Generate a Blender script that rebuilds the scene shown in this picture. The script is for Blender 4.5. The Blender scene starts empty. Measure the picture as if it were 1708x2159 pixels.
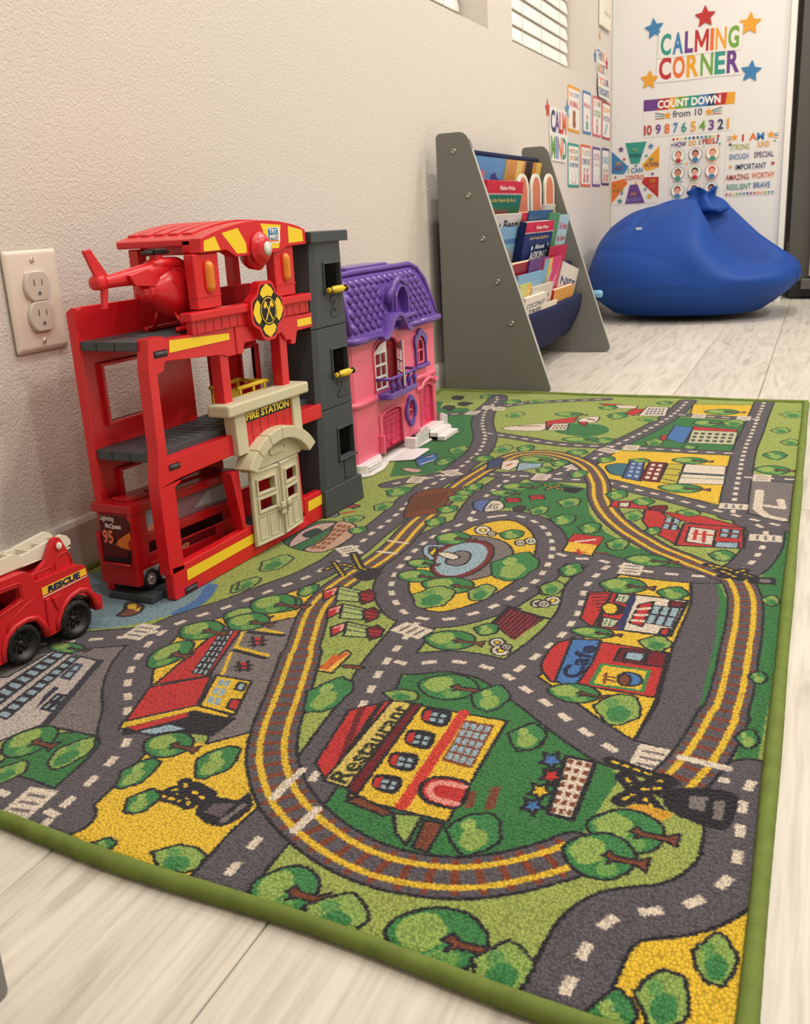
import bpy, bmesh, math, random
import numpy as np
from mathutils import Vector, Matrix
sc = bpy.context.scene
# ---------------------------------------------------------------- camera
FPX = 2010.87
RC = np.array([[0.92090319, 0.3862077, -0.05273459],
               [0.06690833, -0.28990249, -0.95471452],
               [-0.38400599, 0.87567126, -0.29281264]])   # world -> (right, down, forward)
CP = np.array([.890, 0.0, .428])
cam_d = bpy.data.cameras.new('camera'); cam = bpy.data.objects.new('camera', cam_d)
sc.collection.objects.link(cam); sc.camera = cam
cam_d.sensor_fit = 'HORIZONTAL'; cam_d.sensor_width = 36; cam_d.lens = FPX / 1708 * 36
cam_d.clip_start = .02
cam_d.dof.use_dof = True; cam_d.dof.focus_distance = 1.15; cam_d.dof.aperture_fstop = 22
M = np.eye(4); M[:3, 0] = RC[0]; M[:3, 1] = -RC[1]; M[:3, 2] = -RC[2]; M[:3, 3] = CP
cam.matrix_world = Matrix(M.tolist())
# ---------------------------------------------------------------- light, world, exposure
sc.view_settings.view_transform = 'Standard'; sc.view_settings.look = 'None'
sc.view_settings.gamma = 1; sc.view_settings.use_curve_mapping = False
sc.view_settings.exposure = 0.0
w = bpy.data.worlds.new('world'); sc.world = w; w.use_nodes = True
w.node_tree.nodes['Background'].inputs[0].default_value = (1.0, .93, .85, 1)
w.node_tree.nodes['Background'].inputs[1].default_value = .25
def downlight(x, y, power, size=.11, col=(1, .952, .90)):
    l = bpy.data.lights.new('downlight', 'AREA'); l.shape = 'DISK'; l.size = size; l.energy = power; l.color = col
    o = bpy.data.objects.new('downlight', l); sc.collection.objects.link(o); o.location = (x, y, 2.58)
for lx, ly, lp in ((1.0, .3, 13), (.9, 1.2, 8), (1.3, 2.1, 17), (.9, 3.3, 21), (2.6, 0.3, 17), (2.3, 1.4, 14), (2.7, 2.2, 16), (2.7, 3.6, 25), (1.6, 4.0, 9)):
    downlight(lx, ly, lp)
# ---------------------------------------------------------------- helpers
def ray(x, y): return RC.T @ np.array([(x - 854) / FPX, (y - 1079.5) / FPX, 1.0])
def az(x, y, z=0.0): d = ray(x, y); return CP + d * ((z - CP[2]) / d[2])
def ax(x, y, X): d = ray(x, y); return CP + d * ((X - CP[0]) / d[0])
def ay(x, y, Y): d = ray(x, y); return CP + d * ((Y - CP[1]) / d[1])
def lin(c):
    return tuple(((v / 255) / 12.92 if v <= 10 else (((v / 255) + .055) / 1.055) ** 2.4) for v in c)
# ---------------------------------------------------------------- the printed rug: drawn into a picture in the rug's own metres
RUG_C = [(.022, .478), (.881, .405), (.881, 2.196), (.022, 2.258)]      # near-left, near-right, far-right, far-left
PX = .0006; RX0, RY0 = 0.0, .38
RW, RH = int(.90 / PX), int(1.90 / PX)
IMG = np.zeros((RH, RW, 3), np.float32)
LG = (154, 170, 84); DG = (54, 120, 64); YE = (228, 188, 50); RD = (90, 85, 91); LOT = (122, 114, 112); BK = (34, 33, 40)
WH = (222, 208, 188); RE = (192, 46, 46); BR = (122, 66, 44); BL = (66, 118, 178); LB = (150, 176, 188); MR = (110, 24, 34); TG = (60, 130, 72)
ZN = dict(A=(880, 800, .4848), B=(0, 1200, .3747), C=(520, 1000, .3747), D=(1060, 1180, .3794), E=(540, 1400, .445), F=(1060, 1560, .3794),
          G=(170, 1000, .2283), H=(820, 640, .10539), K=(680, 520, .2408), P=(0, 0, 1))
def W(z, x, y):
    a = ZN[z]; p = az(a[0] + a[2] * x, a[1] + a[2] * y, .008); return (p[0], p[1])
def WL(z, pts): return [W(z, *p) if isinstance(p[0], (int, float)) else W(p[0], p[1], p[2]) for p in pts]
def topx(P): P = np.asarray(P, float); return np.stack([(P[:, 0] - RX0) / PX, (P[:, 1] - RY0) / PX], 1)
def fillw(P, col):
    q = topx(P); x0 = max(int(q[:, 0].min()) - 1, 0); x1 = min(int(q[:, 0].max()) + 2, RW); y0 = max(int(q[:, 1].min()) - 1, 0); y1 = min(int(q[:, 1].max()) + 2, RH)
    if x1 <= x0 or y1 <= y0: return
    D = np.zeros((y1 - y0, x1 - x0 + 1), np.int32); n = len(q)
    for i in range(n):
        a = q[i]; b = q[(i + 1) % n]
        if a[1] == b[1]: continue
        if a[1] > b[1]: a, b = b, a
        r0 = max(int(math.ceil(a[1] - .5)), y0); r1 = min(int(math.ceil(b[1] - .5)), y1)
        if r1 <= r0: continue
        r = np.arange(r0, r1); xs = a[0] + (r + .5 - a[1]) * (b[0] - a[0]) / (b[1] - a[1])
        c = np.clip(np.ceil(xs - .5).astype(int) - x0, 0, x1 - x0)
        np.add.at(D, (r - y0, c), 1)
    m = (np.cumsum(D, 1)[:, :-1] & 1).astype(bool)
    IMG[y0:y1, x0:x1][m] = col
def strokew(P, wd, col, closed=False):
    q = topx(P); n = len(q); h = wd / PX / 2
    for i in range(n if closed else n - 1):
        a = q[i]; b = q[(i + 1) % n]
        x0 = max(int(min(a[0], b[0]) - h) - 1, 0); x1 = min(int(max(a[0], b[0]) + h) + 2, RW)
        y0 = max(int(min(a[1], b[1]) - h) - 1, 0); y1 = min(int(max(a[1], b[1]) + h) + 2, RH)
        if x1 <= x0 or y1 <= y0: continue
        X = np.arange(x0, x1)[None] + .5 - a[0]; Y = np.arange(y0, y1)[:, None] + .5 - a[1]
        d = b - a; L = d @ d + 1e-9; t = np.clip((X * d[0] + Y * d[1]) / L, 0, 1)
        m = (X - t * d[0]) ** 2 + (Y - t * d[1]) ** 2 <= h * h
        IMG[y0:y1, x0:x1][m] = col
def smooth(P, closed=False, k=6):
    P = [np.array(p) for p in P]; n = len(P); out = []
    for i in range(n if closed else n - 1):
        g = lambda j: P[j % n] if closed else P[min(max(j, 0), n - 1)]
        a, b, c, d = g(i - 1), g(i), g(i + 1), g(i + 2)
        for s in range(k):
            t = s / k
            out.append(.5 * ((2 * b) + (c - a) * t + (2 * a - 5 * b + 4 * c - d) * t * t + (3 * b - a - 3 * c + d) * t ** 3))
    if not closed: out.append(P[-1])
    return [tuple(p) for p in out]
OW = .0028
def shape(z, pts, col, out=True, sm=False, ow=OW):
    P = WL(z, pts)
    if sm: P = smooth(P, True)
    fillw(P, col)
    if out: strokew(P, ow, BK, True)
def lines(z, segs, wd=OW, col=BK):
    for s in segs: strokew(WL(z, s), wd, col)
ROADS = []
RWD = .044
def road(z, pts, w=RWD): ROADS.append((smooth(WL(z, pts)), w, False))
def loop(z, pts, w=.040): ROADS.append((smooth(WL(z, pts), True), w, True))
def along(P, step, closed=False):
    P = [np.array(p) for p in P]
    if closed: P.append(P[0])
    out = []; acc = step / 2
    for a, b in zip(P[:-1], P[1:]):
        L = np.linalg.norm(b - a)
        while acc <= L and L > 0:
            out.append((a + (b - a) * acc / L, (b - a) / L)); acc += step
        acc -= L
    return out
def draw_roads():
    for P, w, c in ROADS: strokew(P, w + 2 * OW, BK, c)
    for P, w, c in ROADS: strokew(P, w, RD, c)
    for P, w, c in ROADS:
        for p, d in along(P, .030, c):
            n = np.array([-d[1], d[0]]) * .0036; e = d * .0075; fillw([p - e - n, p + e - n, p + e + n, p - e + n], WH)
def cross(z, x, y, ang=None, ln=.027, w=.040):
    # white crossing block across a road; ang = road direction in metres
    c = np.array(W(z, x, y)); d = np.array([math.cos(ang), math.sin(ang)]); n = np.array([-d[1], d[0]])
    q = lambda a, b: tuple(c + d * a + n * b)
    fillw([q(-ln / 2, -w / 2), q(ln / 2, -w / 2), q(ln / 2, w / 2), q(-ln / 2, w / 2)], WH)
    for b in (-.25, 0, .25): strokew([q(-ln * .28, w * b), q(ln * .28, w * b)], .0035, (120, 112, 112))
def jac(px, py):
    c = az(px, py, .008); e = az(px + 1, py, .008) - c; f = az(px, py + 1, .008) - c
    return np.linalg.inv(np.array([[e[0], f[0]], [e[1], f[1]]]))
def ext(z, x0, y0, x1, y1):
    a = ZN[z]; px = a[0] + a[2] * (x0 + x1) / 2; py = a[1] + a[2] * (y0 + y1) / 2
    J = jac(px, py); h = np.array([a[2] * (x1 - x0) / 2, a[2] * (y1 - y0) / 2]) ** 2
    try: s = np.linalg.solve(J ** 2, h)
    except Exception: s = np.array([.0005, .0005])
    s = np.sqrt(np.clip(s, .008 ** 2, .07 ** 2)); s[0] = min(max(s[0], s[1] * .55), s[1] * 1.9); s[1] = max(s[1], s[0] * .5)
    return W(z, (x0 + x1) / 2, (y0 + y1) / 2), s
rng = random.Random(5)
def crown(c, s, rough, tip, n=26):
    ph = [rng.uniform(0, 6.28) for _ in range(3)]; out = []
    for i in range(n):
        t = 2 * math.pi * i / n
        r = 1 + rough * (.6 * math.sin(5 * t + ph[0]) + .4 * math.sin(9 * t + ph[1]))
        x = math.cos(t) * r; y = math.sin(t) * r
        if x < 0: y *= (1 - tip * x * x); x *= 1 + .12 * tip
        out.append((c[0] + s[0] * x, c[1] + s[1] * y))
    return out
def bush(z, x0, y0, x1, y1, base=None, ow=OW):
    c, s = ext(z, x0, y0, x1, y1); P = crown(c, s, .09, .75)
    g = rng.random() < .5
    fillw(P, TG if g else (140, 170, 84))
    q = crown((c[0] + s[0] * .1, c[1] - s[1] * .3), s * .52, .1, .2, 14); fillw(q, (140, 170, 84) if g else TG)
    q = crown((c[0] - s[0] * .35, c[1] + s[1] * .3), s * .3, .1, .2, 12); fillw(q, (150, 178, 92) if g else (96, 152, 80))
    strokew(P, ow, BK, True)
def tree(z, x0, y0, x1, y1, trunk=1.0, ow=OW):
    """crown box; the brown trunk runs towards +x"""
    c, s = ext(z, x0, y0, x1, y1); P = crown(c, s, .025, .35)
    fillw(P, TG)
    fillw(crown((c[0] - s[0] * .35, c[1] + s[1] * .1), s * np.array([.5, .62]), .12, .3, 14), (146, 174, 86))
    fillw(crown((c[0] + s[0] * .3, c[1] - s[1] * .5), s * .32, .12, .2, 12), (110, 160, 80))
    strokew(P, ow, BK, True)
    L = s[0] * trunk; x = c[0] + s[0] * .35; y = c[1]; k = s[1]
    T = [(x - .1 * L, y + .28 * k), (x + .1 * L, y + .1 * k), (x + .75 * L, y + .1 * k), (x + 1.05 * L, y + .32 * k), (x + 1.05 * L, y - .32 * k), (x + .75 * L, y - .12 * k),
         (x + .1 * L, y - .12 * k), (x - .1 * L, y - .3 * k), (x - .05 * L, y - .05 * k), (x - .28 * L, y)]
    fillw(T, BR); strokew(T, ow * .8, BK, True)
def grid(z, quad, nu, nv, col, gap=.25, out=None, bg=None):
    """panes: quad corners p00,p10,p11,p01 in zoom coords"""
    q = [np.array(W(z, *p)) for p in quad]
    f = lambda u, v: tuple((q[0] * (1 - u) + q[1] * u) * (1 - v) + (q[3] * (1 - u) + q[2] * u) * v)
    if bg: fillw([f(0, 0), f(1, 0), f(1, 1), f(0, 1)], bg)
    for i in range(nu):
        for j in range(nv):
            a, b = (i + gap / 2) / nu, (i + 1 - gap / 2) / nu; c, d = (j + gap / 2) / nv, (j + 1 - gap / 2) / nv
            P = [f(a, c), f(b, c), f(b, d), f(a, d)]; fillw(P, col)
            if out: strokew(P, out, BK, True)
def glyphs(s):
    cu = bpy.data.curves.new('t', 'FONT'); cu.body = s; cu.size = 1; cu.resolution_u = 3
    o = bpy.data.objects.new('t', cu); me = o.to_mesh(); me.calc_loop_triangles()
    V = [v.co[:2] for v in me.vertices]; T = [[V[i] for i in t.vertices] for t in me.loop_triangles]
    o.to_mesh_clear(); bpy.data.objects.remove(o); bpy.data.curves.remove(cu)
    return T
def rugtext(z, s, quad, col, fat=0):
    T = glyphs(s); A = np.array([p for t in T for p in t]); mn, mx = A.min(0), A.max(0)
    q = [np.array(W(z, *p)) for p in quad]
    f = lambda p: tuple((q[0] * (1 - p[0]) + q[1] * p[0]) * (1 - p[1]) + (q[3] * (1 - p[0]) + q[2] * p[0]) * p[1])
    for t in T:
        P = [f(((p[0] - mn[0]) / (mx[0] - mn[0]), (p[1] - mn[1]) / (mx[1] - mn[1]))) for p in t]
        fillw(P, col)
        if fat: strokew(P, fat, col, True)
def crossing_sign(z, pts, w=.010):
    P = WL(z, pts); strokew(P, w, BK)
    for p, d in along(P, .009): strokew([p - d * .0018, p + d * .0018], .0035, YE)
def rug_print():
    IMG[:] = LG
    # --- ground colours
    shape('A', [(360, 455), (560, 435), (735, 470), (750, 580), (820, 660), (950, 725), (1120, 770), (1280, 840), (900, 800), (640, 760), (640, 690), (560, 590), (420, 555), (270, 560), (300, 490)], DG, 0)
    shape('A', [(-40, 90), (190, 95), (260, 160), (240, 280), (160, 370), (60, 405), (-120, 420), (-60, 250)], DG, 0)
    shape('A', [(130, 60), (350, 70), (270, 120), (100, 120)], LG, 0)
    shape('A', [(640, 190), (800, 195), (830, 225), (740, 245), (600, 225)], DG, 0, True)
    shape('A', [(950, 235), (1150, 160), (1450, 180), (1400, 310), (1180, 300), (900, 280)], DG, 0)
    shape('A', [(1200, 105), (1480, 110), (1460, 160), (1185, 150)], YE)
    shape('A', [(840, 305), (1390, 325), (1325, 545), (1000, 470), (800, 430), (780, 370)], YE)
    shape('A', [(1445, 435), (1640, 445), (1620, 615), (1430, 575)], LOT)
    shape('A', [(800, 460), (1000, 490), (1480, 620), (1420, 740), (1340, 820), (1100, 750), (900, 640), (820, 540)], LG, 0)
    shape('A', [(1560, 620), (1650, 620), (1600, 1200), (1480, 1200), (1500, 850)], DG, 0)
    shape('C', [(880, 590), (900, 470), (1060, 330), (1230, 290), (1420, 255), (1570, 270), (1655, 340), (1640, 470), (1560, 590), (1440, 680), (1250, 750), (1060, 770), (960, 720), (910, 650)], YE, 1, True)
    shape('C', [(430, 640), (700, 560), (780, 600), (740, 700), (850, 830), (700, 1060), (590, 1280), (420, 1480), (300, 1640), (310, 1300), (400, 1000)], LG, 0)
    shape('C', [(-150, 900), (-100, 760), (60, 700), (400, 600), (400, 660), (330, 770), (260, 850)], YE, 0)
    shape('C', [(400, 600), (690, 410), (560, 410), (340, 560)], DG, 0)
    shape('C', [(780, 1250), (830, 1150), (960, 1100), (1200, 1095), (1380, 1150), (1560, 1260), (1720, 1380), (1950, 1540), (2100, 1700), (1900, 2000), (1500, 2200), (1000, 2230), (560, 2050), (400, 1850)], DG, 0)
    shape('D', [(640, 60), (840, 80), (1045, 120), (1045, 230), (960, 480), (860, 760), (730, 1000), (560, 900), (400, 800), (180, 640), (380, 430), (520, 150)], YE)
    shape('D', [(1050, 105), (1185, 115), (1215, 220), (1190, 450), (1115, 800), (1015, 960), (925, 1090), (725, 1010), (860, 790), (945, 480), (1050, 230)], RD, 1)
    shape('D', [(1180, 110), (1205, 120), (1250, 230), (1225, 460), (1150, 800), (1055, 980), (970, 1095), (915, 1085), (1005, 960), (1100, 790), (1180, 450), (1205, 220)], DG, 0)
    shape('D', [(1370, 120), (1560, 120), (1500, 700), (1400, 1190), (1260, 1170), (1350, 940), (1420, 600), (1440, 300)], DG, 0)
    shape('B', [(-300, 1050), (0, 1080), (180, 930), (450, 905), (590, 940), (420, 1150), (270, 1290), (-300, 1150)], DG, 1)
    shape('B', [(-500, 900), (-300, 500), (250, 420), (760, 400), (640, 560), (620, 900), (560, 935), (300, 880), (-100, 960)], LOT, 1)
    shape('B', [(830, 520), (1000, 370), (1380, 200), (1700, 100), (1760, 240), (1600, 330), (900, 640), (850, 660)], YE, 0)
    shape('B', [(650, 1130), (800, 960), (1165, 970), (1480, 880), (1500, 1250), (1480, 1340), (1120, 1780), (820, 2160), (300, 1900), (350, 1440)], YE, 0)
    shape('B', [(1310, 330), (1720, 250), (1570, 600), (1470, 890), (1160, 975), (1210, 840), (1100, 760)], LOT, 1)
    shape('B', [(200, 40), (1240, -40), (1180, 180), (900, 290), (500, 350), (250, 380), (-200, 330)], (118, 148, 158), 0)
    strokew(smooth(WL('B', [(1240, 60), (1150, 195), (900, 285), (700, 330), (480, 352), (200, 380)])), .016, (150, 168, 76))
    strokew(smooth(WL('B', [(1190, 90), (1130, 170), (1000, 240)])), .016, (66, 112, 170))
    shape('F', [(1290, 960), (1100, 1050), (800, 1085), (700, 1160), (610, 1330), (560, 1700), (1500, 1700), (1500, 960)], YE, 0)
    # --- roads
    road('A', [(-120, 455), (-60, 440), (0, 432), (80, 420), (150, 408)], 0.034)
    road('A', [(1175, 92), (1130, 135), (1080, 170), (1000, 215), (920, 255), (870, 278), (830, 300), (760, 345), (680, 378), (610, 408), (540, 430)], 0.036)
    road('A', [(290, 228), (370, 240), (470, 255), (560, 270), (650, 280), (740, 285), (840, 287), (930, 293), (1060, 300), (1190, 310), (1300, 315), (1420, 320)], 0.03)
    road('A', [(30, 165), (130, 150), (240, 140), (300, 125), (350, 118), (430, 105), (520, 97), (600, 93), (700, 88), (820, 84)], 0.028)
    road('A', [(1120, 148), (1240, 155), (1320, 160), (1410, 165), (1480, 170)], 0.028)
    road('A', [(1400, 420), (1500, 425), (1680, 432)], 0.034)
    road('A', [(-10, 430), (80, 415), (150, 405), (240, 404), (340, 408), (450, 414), (520, 420), (600, 428), (700, 432), (800, 440), (870, 455), (950, 475), (1050, 498), (1150, 525), (1260, 555), (1350, 578), (1440, 600), (1540, 622), (1660, 650)], 0.034)
    road('A', [(345, 70), (345, 90), (300, 130), (283, 180), (290, 225), (295, 250), (275, 300), (235, 340), (190, 375), (140, 412), (60, 455), ('C', 960, 110), ('C', 890, 175), ('C', 850, 215), ('C', 800, 258), ('C', 745, 300), ('C', 690, 340),
               ('C', 620, 400), ('C', 560, 445), ('C', 500, 490), ('C', 450, 515), ('C', 370, 558), ('C', 265, 600), ('C', 140, 645), ('C', 0, 700), ('B', 1270, 208), ('B', 1135, 250), ('B', 970, 312), ('B', 860, 390), ('B', 780, 480), ('B', 735, 560), ('B', 715, 650),
               ('B', 720, 760), ('B', 700, 880), ('B', 710, 965), ('B', 610, 1090), ('B', 445, 1245), ('B', 290, 1390), ('B', 60, 1640)])
    road('B', [(930, 335), (760, 368), (640, 380), (500, 392), (200, 420), (-200, 470)])
    road('B', [(360, 1400), (160, 1310), (0, 1250), (-300, 1150)])
    road('C', [(1250, 262), (1275, 212), (1330, 135), (1400, 75), (1455, 35), (1520, -5)])
    loop('C', [(1380, 235), (1480, 226), (1570, 240), (1650, 278), (1700, 330), (1722, 400), (1705, 480), (1650, 568), (1590, 618), (1510, 670), (1415, 725), (1290, 772), (1145, 806), (1010, 806), (900, 775), (845, 720), (812, 645), (822, 585), (855, 525), (900, 475), (945, 425), (1010, 375), (1075, 333), (1160, 297), (1250, 260)])
    road('C', [(970, 810), (935, 860), (850, 965), (780, 1055), (730, 1135), (670, 1260), (560, 1420), (450, 1580), (360, 1720), (230, 1880), ('B', 1450, 1510), ('B', 1280, 1710), ('B', 1130, 1890), ('B', 900, 2160)])
    road('C', [(800, 1030), (860, 1050), (930, 1058), (1135, 1045), (1305, 1068), (1440, 1115), (1565, 1200), ('D', 240, 790), ('D', 365, 885), ('D', 495, 975), ('D', 630, 1055), ('D', 810, 1110), ('D', 950, 1150), ('D', 1100, 1190), ('D', 1250, 1220), ('D', 1400, 1250)])
    road('D', [(1400, 1190), (1340, 1330), (1320, 1480), ('F', 1290, 700), ('F', 1170, 835), ('F', 1040, 900), ('F', 920, 932), ('F', 780, 945), ('F', 655, 965), ('F', 560, 1020), ('F', 495, 1090), ('F', 440, 1190), ('F', 390, 1300), ('F', 340, 1410), ('F', 310, 1510), ('F', 290, 1800)])
    road('A', [(590, 745), (680, 770), (770, 775), (850, 795), (930, 817), (1060, 835), (1170, 845), (1280, 850), (1380, 835), (1440, 805), (1490, 745), (1510, 700), (1512, 650), (1450, 615)])
    road('A', [(1510, 95), (1480, 165), (1455, 230), (1425, 300), (1402, 400), (1382, 500), (1375, 560), (1370, 590)], 0.037)
    road('A', [(840, 795), (785, 840), (740, 885), (720, 930), (712, 980), (690, 1030), ('D', 395, 325), ('D', 345, 395), ('D', 270, 465), ('D', 180, 535), ('D', 40, 640)])
    draw_roads()
    P_ = math.pi
    for z, x, y, a in (('A', 308, 118, .2), ('A', 240, 142, 0), ('A', 355, 125, .2), ('A', 150, 402, .8), ('A', 830, 305, 1.0), ('A', 930, 293, 0), ('A', 690, 378, 1.0), ('A', 540, 420, 0), ('A', 1225, 155, 0), ('A', 1420, 165, 0), ('A', 1500, 425, 0), ('A', 1375, 548, 1.6),
                       ('A', 1515, 685, 1.6), ('A', 930, 817, 0), ('A', -5, 432, .1), ('D', 820, 1100, 3.05), ('C', 930, 870, 1.25), ('C', 575, 425, .85), ('B', 790, 345, .0), ('B', 160, 1310, .1)): cross(z, x, y, a)
    # --- the letters on the car park
    lines('A', [[(1490, 480), (1480, 560), (1520, 590), (1590, 605)]], .013, WH); lines('A', [[(1520, 545), (1590, 555)], [(1580, 520), (1590, 555)]], .011, WH)
    # --- railway
    rail = smooth(WL('A', [(1215, 800), (1150, 770), (1060, 735), (980, 690), (900, 640), (830, 575), (795, 510), (785, 440), (740, 375), (660, 335), (560, 315), (450, 318), (370, 345), (290, 390), (190, 455), ('C', 1080, 165), ('C', 940, 290), ('C', 850, 390), ('C', 750, 470), ('C', 560, 590), ('C', 470, 660),
                          ('C', 385, 760), ('C', 335, 900), ('C', 290, 1050), ('C', 230, 1230), ('C', 170, 1390), ('C', 140, 1560), ('E', 105, 560), ('E', 165, 665), ('E', 280, 780), ('E', 430, 880), ('E', 600, 950), ('E', 800, 990), ('E', 1000, 1000), ('E', 1200, 975), ('E', 1400, 925), ('E', 1520, 880)]))
    rail2 = smooth(WL('A', [(1060, 735), (1150, 772), (1260, 815), (1350, 850), ('D', 1300, 105), ('D', 1345, 200), ('D', 1345, 330), ('D', 1320, 480), ('D', 1290, 650), ('D', 1250, 800), ('D', 1170, 970), ('D', 1080, 1110), ('D', 960, 1240)]))
    def bed(r, wd, col):
        for i in range(len(r) - 1): strokew(r[i:i + 2], wd * (1.16 if r[i][1] < .78 else 1), col)
    for r in (rail, rail2): bed(r, .039, BK)
    for r in (rail, rail2): bed(r, .034, RD)
    for r in (rail, rail2):
        for p, d in along(r, .017):
            n = np.array([-d[1], d[0]]); q = 1.18 if p[1] < .78 else 1; strokew([p - n * .0135 * q, p + n * .0135 * q], .0055, (128, 62, 40))
    for r in (rail, rail2):
        q = np.array(r); d = np.gradient(q, axis=0); d /= np.linalg.norm(d, axis=1)[:, None] + 1e-9; n = np.stack([-d[:, 1], d[:, 0]], 1)
        for s in (-1, 1):
            strokew(q + n * .0086 * s * np.where(q[:, 1:] < .78, 1.2, 1), .0058, YE)
    lines('B', [[(1545, 1270), (1700, 1120)]], .007, WH); lines('D', [[(990, 1090), (1250, 1150)]], .008, WH); lines('C', [[(800, 370), (900, 385)], [(740, 430), (840, 440)]], .006, WH)
    lines('E', [[(180, 780), (290, 680)], [(85, 625), (150, 550)]], .008, WH)
    # brown tunnel over the railway
    shape('C', [(885, 235), (905, 170), (940, 110), (1060, 75), (1230, 80), (1180, 110), (1130, 150), (1100, 190), (1060, 215), (1000, 225), (930, 240)], (120, 64, 36), 1, True)
    lines('C', [[(900 + 12 * i, 215 - i * 2), (950 + 14 * i, 120 - 2 * i)] for i in range(0, 14)], .0012, (70, 36, 24))
    # --- fountain in the roundabout
    shape('C', [(1080, 380), (1260, 340), (1440, 370), (1500, 450), (1380, 560), (1120, 580)], LOT, 1, True)
    shape('C', [(1035, 500), (1080, 420), (1200, 370), (1330, 370), (1390, 410), (1370, 480), (1280, 550), (1160, 580), (1060, 560)], (120, 40, 40), 1, True)
    shape('C', [(1060, 500), (1100, 430), (1210, 385), (1310, 385), (1355, 420), (1335, 480), (1260, 535), (1160, 565), (1080, 550)], LB, 0, True)
    shape('C', [(1120, 490), (1160, 440), (1220, 425), (1260, 445), (1240, 490), (1180, 510)], LOT, 1, True); shape('C', [(1070, 440), (1140, 435), (1200, 460), (1150, 475)], WH, 1, True)
    strokew(smooth(WL('C', [(1100, 400), (1020, 400), (1010, 440), (1040, 470), (960, 480), (960, 510)])), .010, BK); strokew(smooth(WL('C', [(1100, 400), (1020, 400), (1010, 440), (1040, 470), (960, 480), (960, 510)])), .006, LB)
    # --- restaurant
    shape('E', [(770, 190), (1190, 265), (905, 740), (430, 620)], YE)
    shape('E', [(560, 185), (650, 160), (440, 570), (330, 550), (280, 460), (440, 210)], RE); lines('E', [[(500, 200), (380, 500)]], .006, MR); lines('E', [[(590, 180), (350, 540)]], .005, BK)
    shape('E', [(650, 160), (740, 180), (430, 580), (320, 545)], (214, 190, 96), 1)
    shape('E', [(740, 180), (785, 185), (470, 620), (430, 580)], MR, 1)
    rugtext('E', 'Restaurant', [(425, 560), (735, 205), (655, 185), (345, 535)], (40, 44, 30), .0012)
    lines('E', [[(985, 225), (690, 665)]], .010, (206, 60, 48))
    for i in range(4):
        x, y = 850 - 78 * i, 245 + 105 * i
        shape('E', [(x - 70, y), (x - 55, y - 38), (x - 10, y - 45), (x + 75, y - 25), (x + 45, y + 45), (x - 45, y + 30)], (32, 32, 40), 0, True)
        shape('E', [(x - 62, y + 8), (x - 50, y - 28), (x - 15, y - 34), (x - 35, y + 22)], RE, 0); grid('E', [(x - 18, y - 28), (x + 62, y - 12), (x + 38, y + 34), (x - 38, y + 22)], 2, 2, LB, .3)
    shape('E', [(990, 260), (1130, 285), (1020, 490), (880, 450)], BR, 0); grid('E', [(990, 265), (1120, 290), (1020, 480), (890, 445)], 4, 5, LB, .22)
    shape('E', [(1000, 560), (860, 530), (790, 560), (780, 610), (830, 650), (955, 670)], RE, 1, True, .004); strokew(smooth(WL('E', [(985, 575), (870, 555), (820, 585), (850, 630), (950, 655)])), .006, (230, 150, 140))
    shape('E', [(1010, 600), (1050, 590), (1030, 670), (985, 680)], BR, 0); shape('E', [(1110, 580), (1160, 570), (1130, 680), (1080, 685)], BR, 0)
    shape('E', [(800, 730), (890, 750), (810, 880), (740, 860)], BR, 1); shape('E', [(650, 700), (790, 710), (710, 850), (660, 790)], (146, 172, 86), 1)
    shape('E', [(420, 640), (490, 620), (660, 700), (600, 710)], BR, 1)
    # brick planter with stars
    shape('E', [(1470, 430), (1610, 460), (1500, 730), (1380, 700)], WH, 1, False, .004)
    grid('E', [(1475, 435), (1600, 462), (1495, 722), (1385, 700)], 3, 7, BR, .42)
    for (x, y), c in zip(((1400, 450), (1400, 525), (1345, 595), (1310, 665)), (BL, RE, YE, BL)):
        P = []
        for k in range(10):
            r = 62 if k % 2 == 0 else 30; t = k * P_ / 5 + .3; P.append((x + r * math.cos(t), y + r * .75 * math.sin(t)))
        shape('E', P, c, 1, False, .003)
    # --- shops
    shape('D', [(480, 175), (610, 170), (500, 370), (430, 320)], RE); lines('D', [[(490 + i * 8, 185 + 18 * i), (590 - i * 6, 180 + 18 * i)] for i in range(9)], .0022, (60, 16, 24))
    shape('D', [(610, 170), (730, 180), (640, 385), (520, 370)], RE, 1); shape('D', [(640, 180), (715, 190), (690, 235), (620, 225)], WH, 1); shape('D', [(560, 310), (650, 330), (620, 370), (540, 365)], WH, 1)
    rugtext('D', 'IE', [(640, 220), (690, 228), (700, 200), (650, 192)], TG); rugtext('D', 'IE', [(560, 355), (620, 362), (635, 330), (575, 322)], TG)
    shape('D', [(550, 250), (600, 230), (660, 245), (690, 270), (640, 300), (570, 295)], (40, 34, 40), 0, True); shape('D', [(550, 255), (590, 232), (640, 250), (630, 290), (575, 292)], YE, 1, True)
    shape('D', [(735, 185), (1030, 220), (930, 420), (660, 385)], WH, 1, False, .004); lines('D', [[(725, 200), (650, 380)]], .007, (40, 50, 100))
    shape('D', [(760, 240), (840, 225), (775, 365), (705, 345)], RE, 1); lines('D', [[(755, 268), (815, 262)], [(740, 300), (800, 300)], [(725, 330), (785, 335)]], .006, WH)
    grid('D', [(840, 245), (990, 260), (940, 370), (790, 345)], 3, 2, LB, .08, .002); shape('D', [(930, 220), (1010, 230), (990, 260), (920, 250)], MR, 1); shape('D', [(885, 375), (930, 375), (915, 415), (870, 405)], RE, 1)
    shape('D', [(370, 440), (390, 435), (300, 660), (240, 640), (215, 570), (290, 465)], RE, 1, True)
    shape('D', [(385, 435), (545, 440), (500, 560), (400, 710), (290, 670)], BL, 1); shape('D', [(545, 450), (920, 510), (850, 760), (410, 690), (500, 560)], RE, 1)
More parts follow.
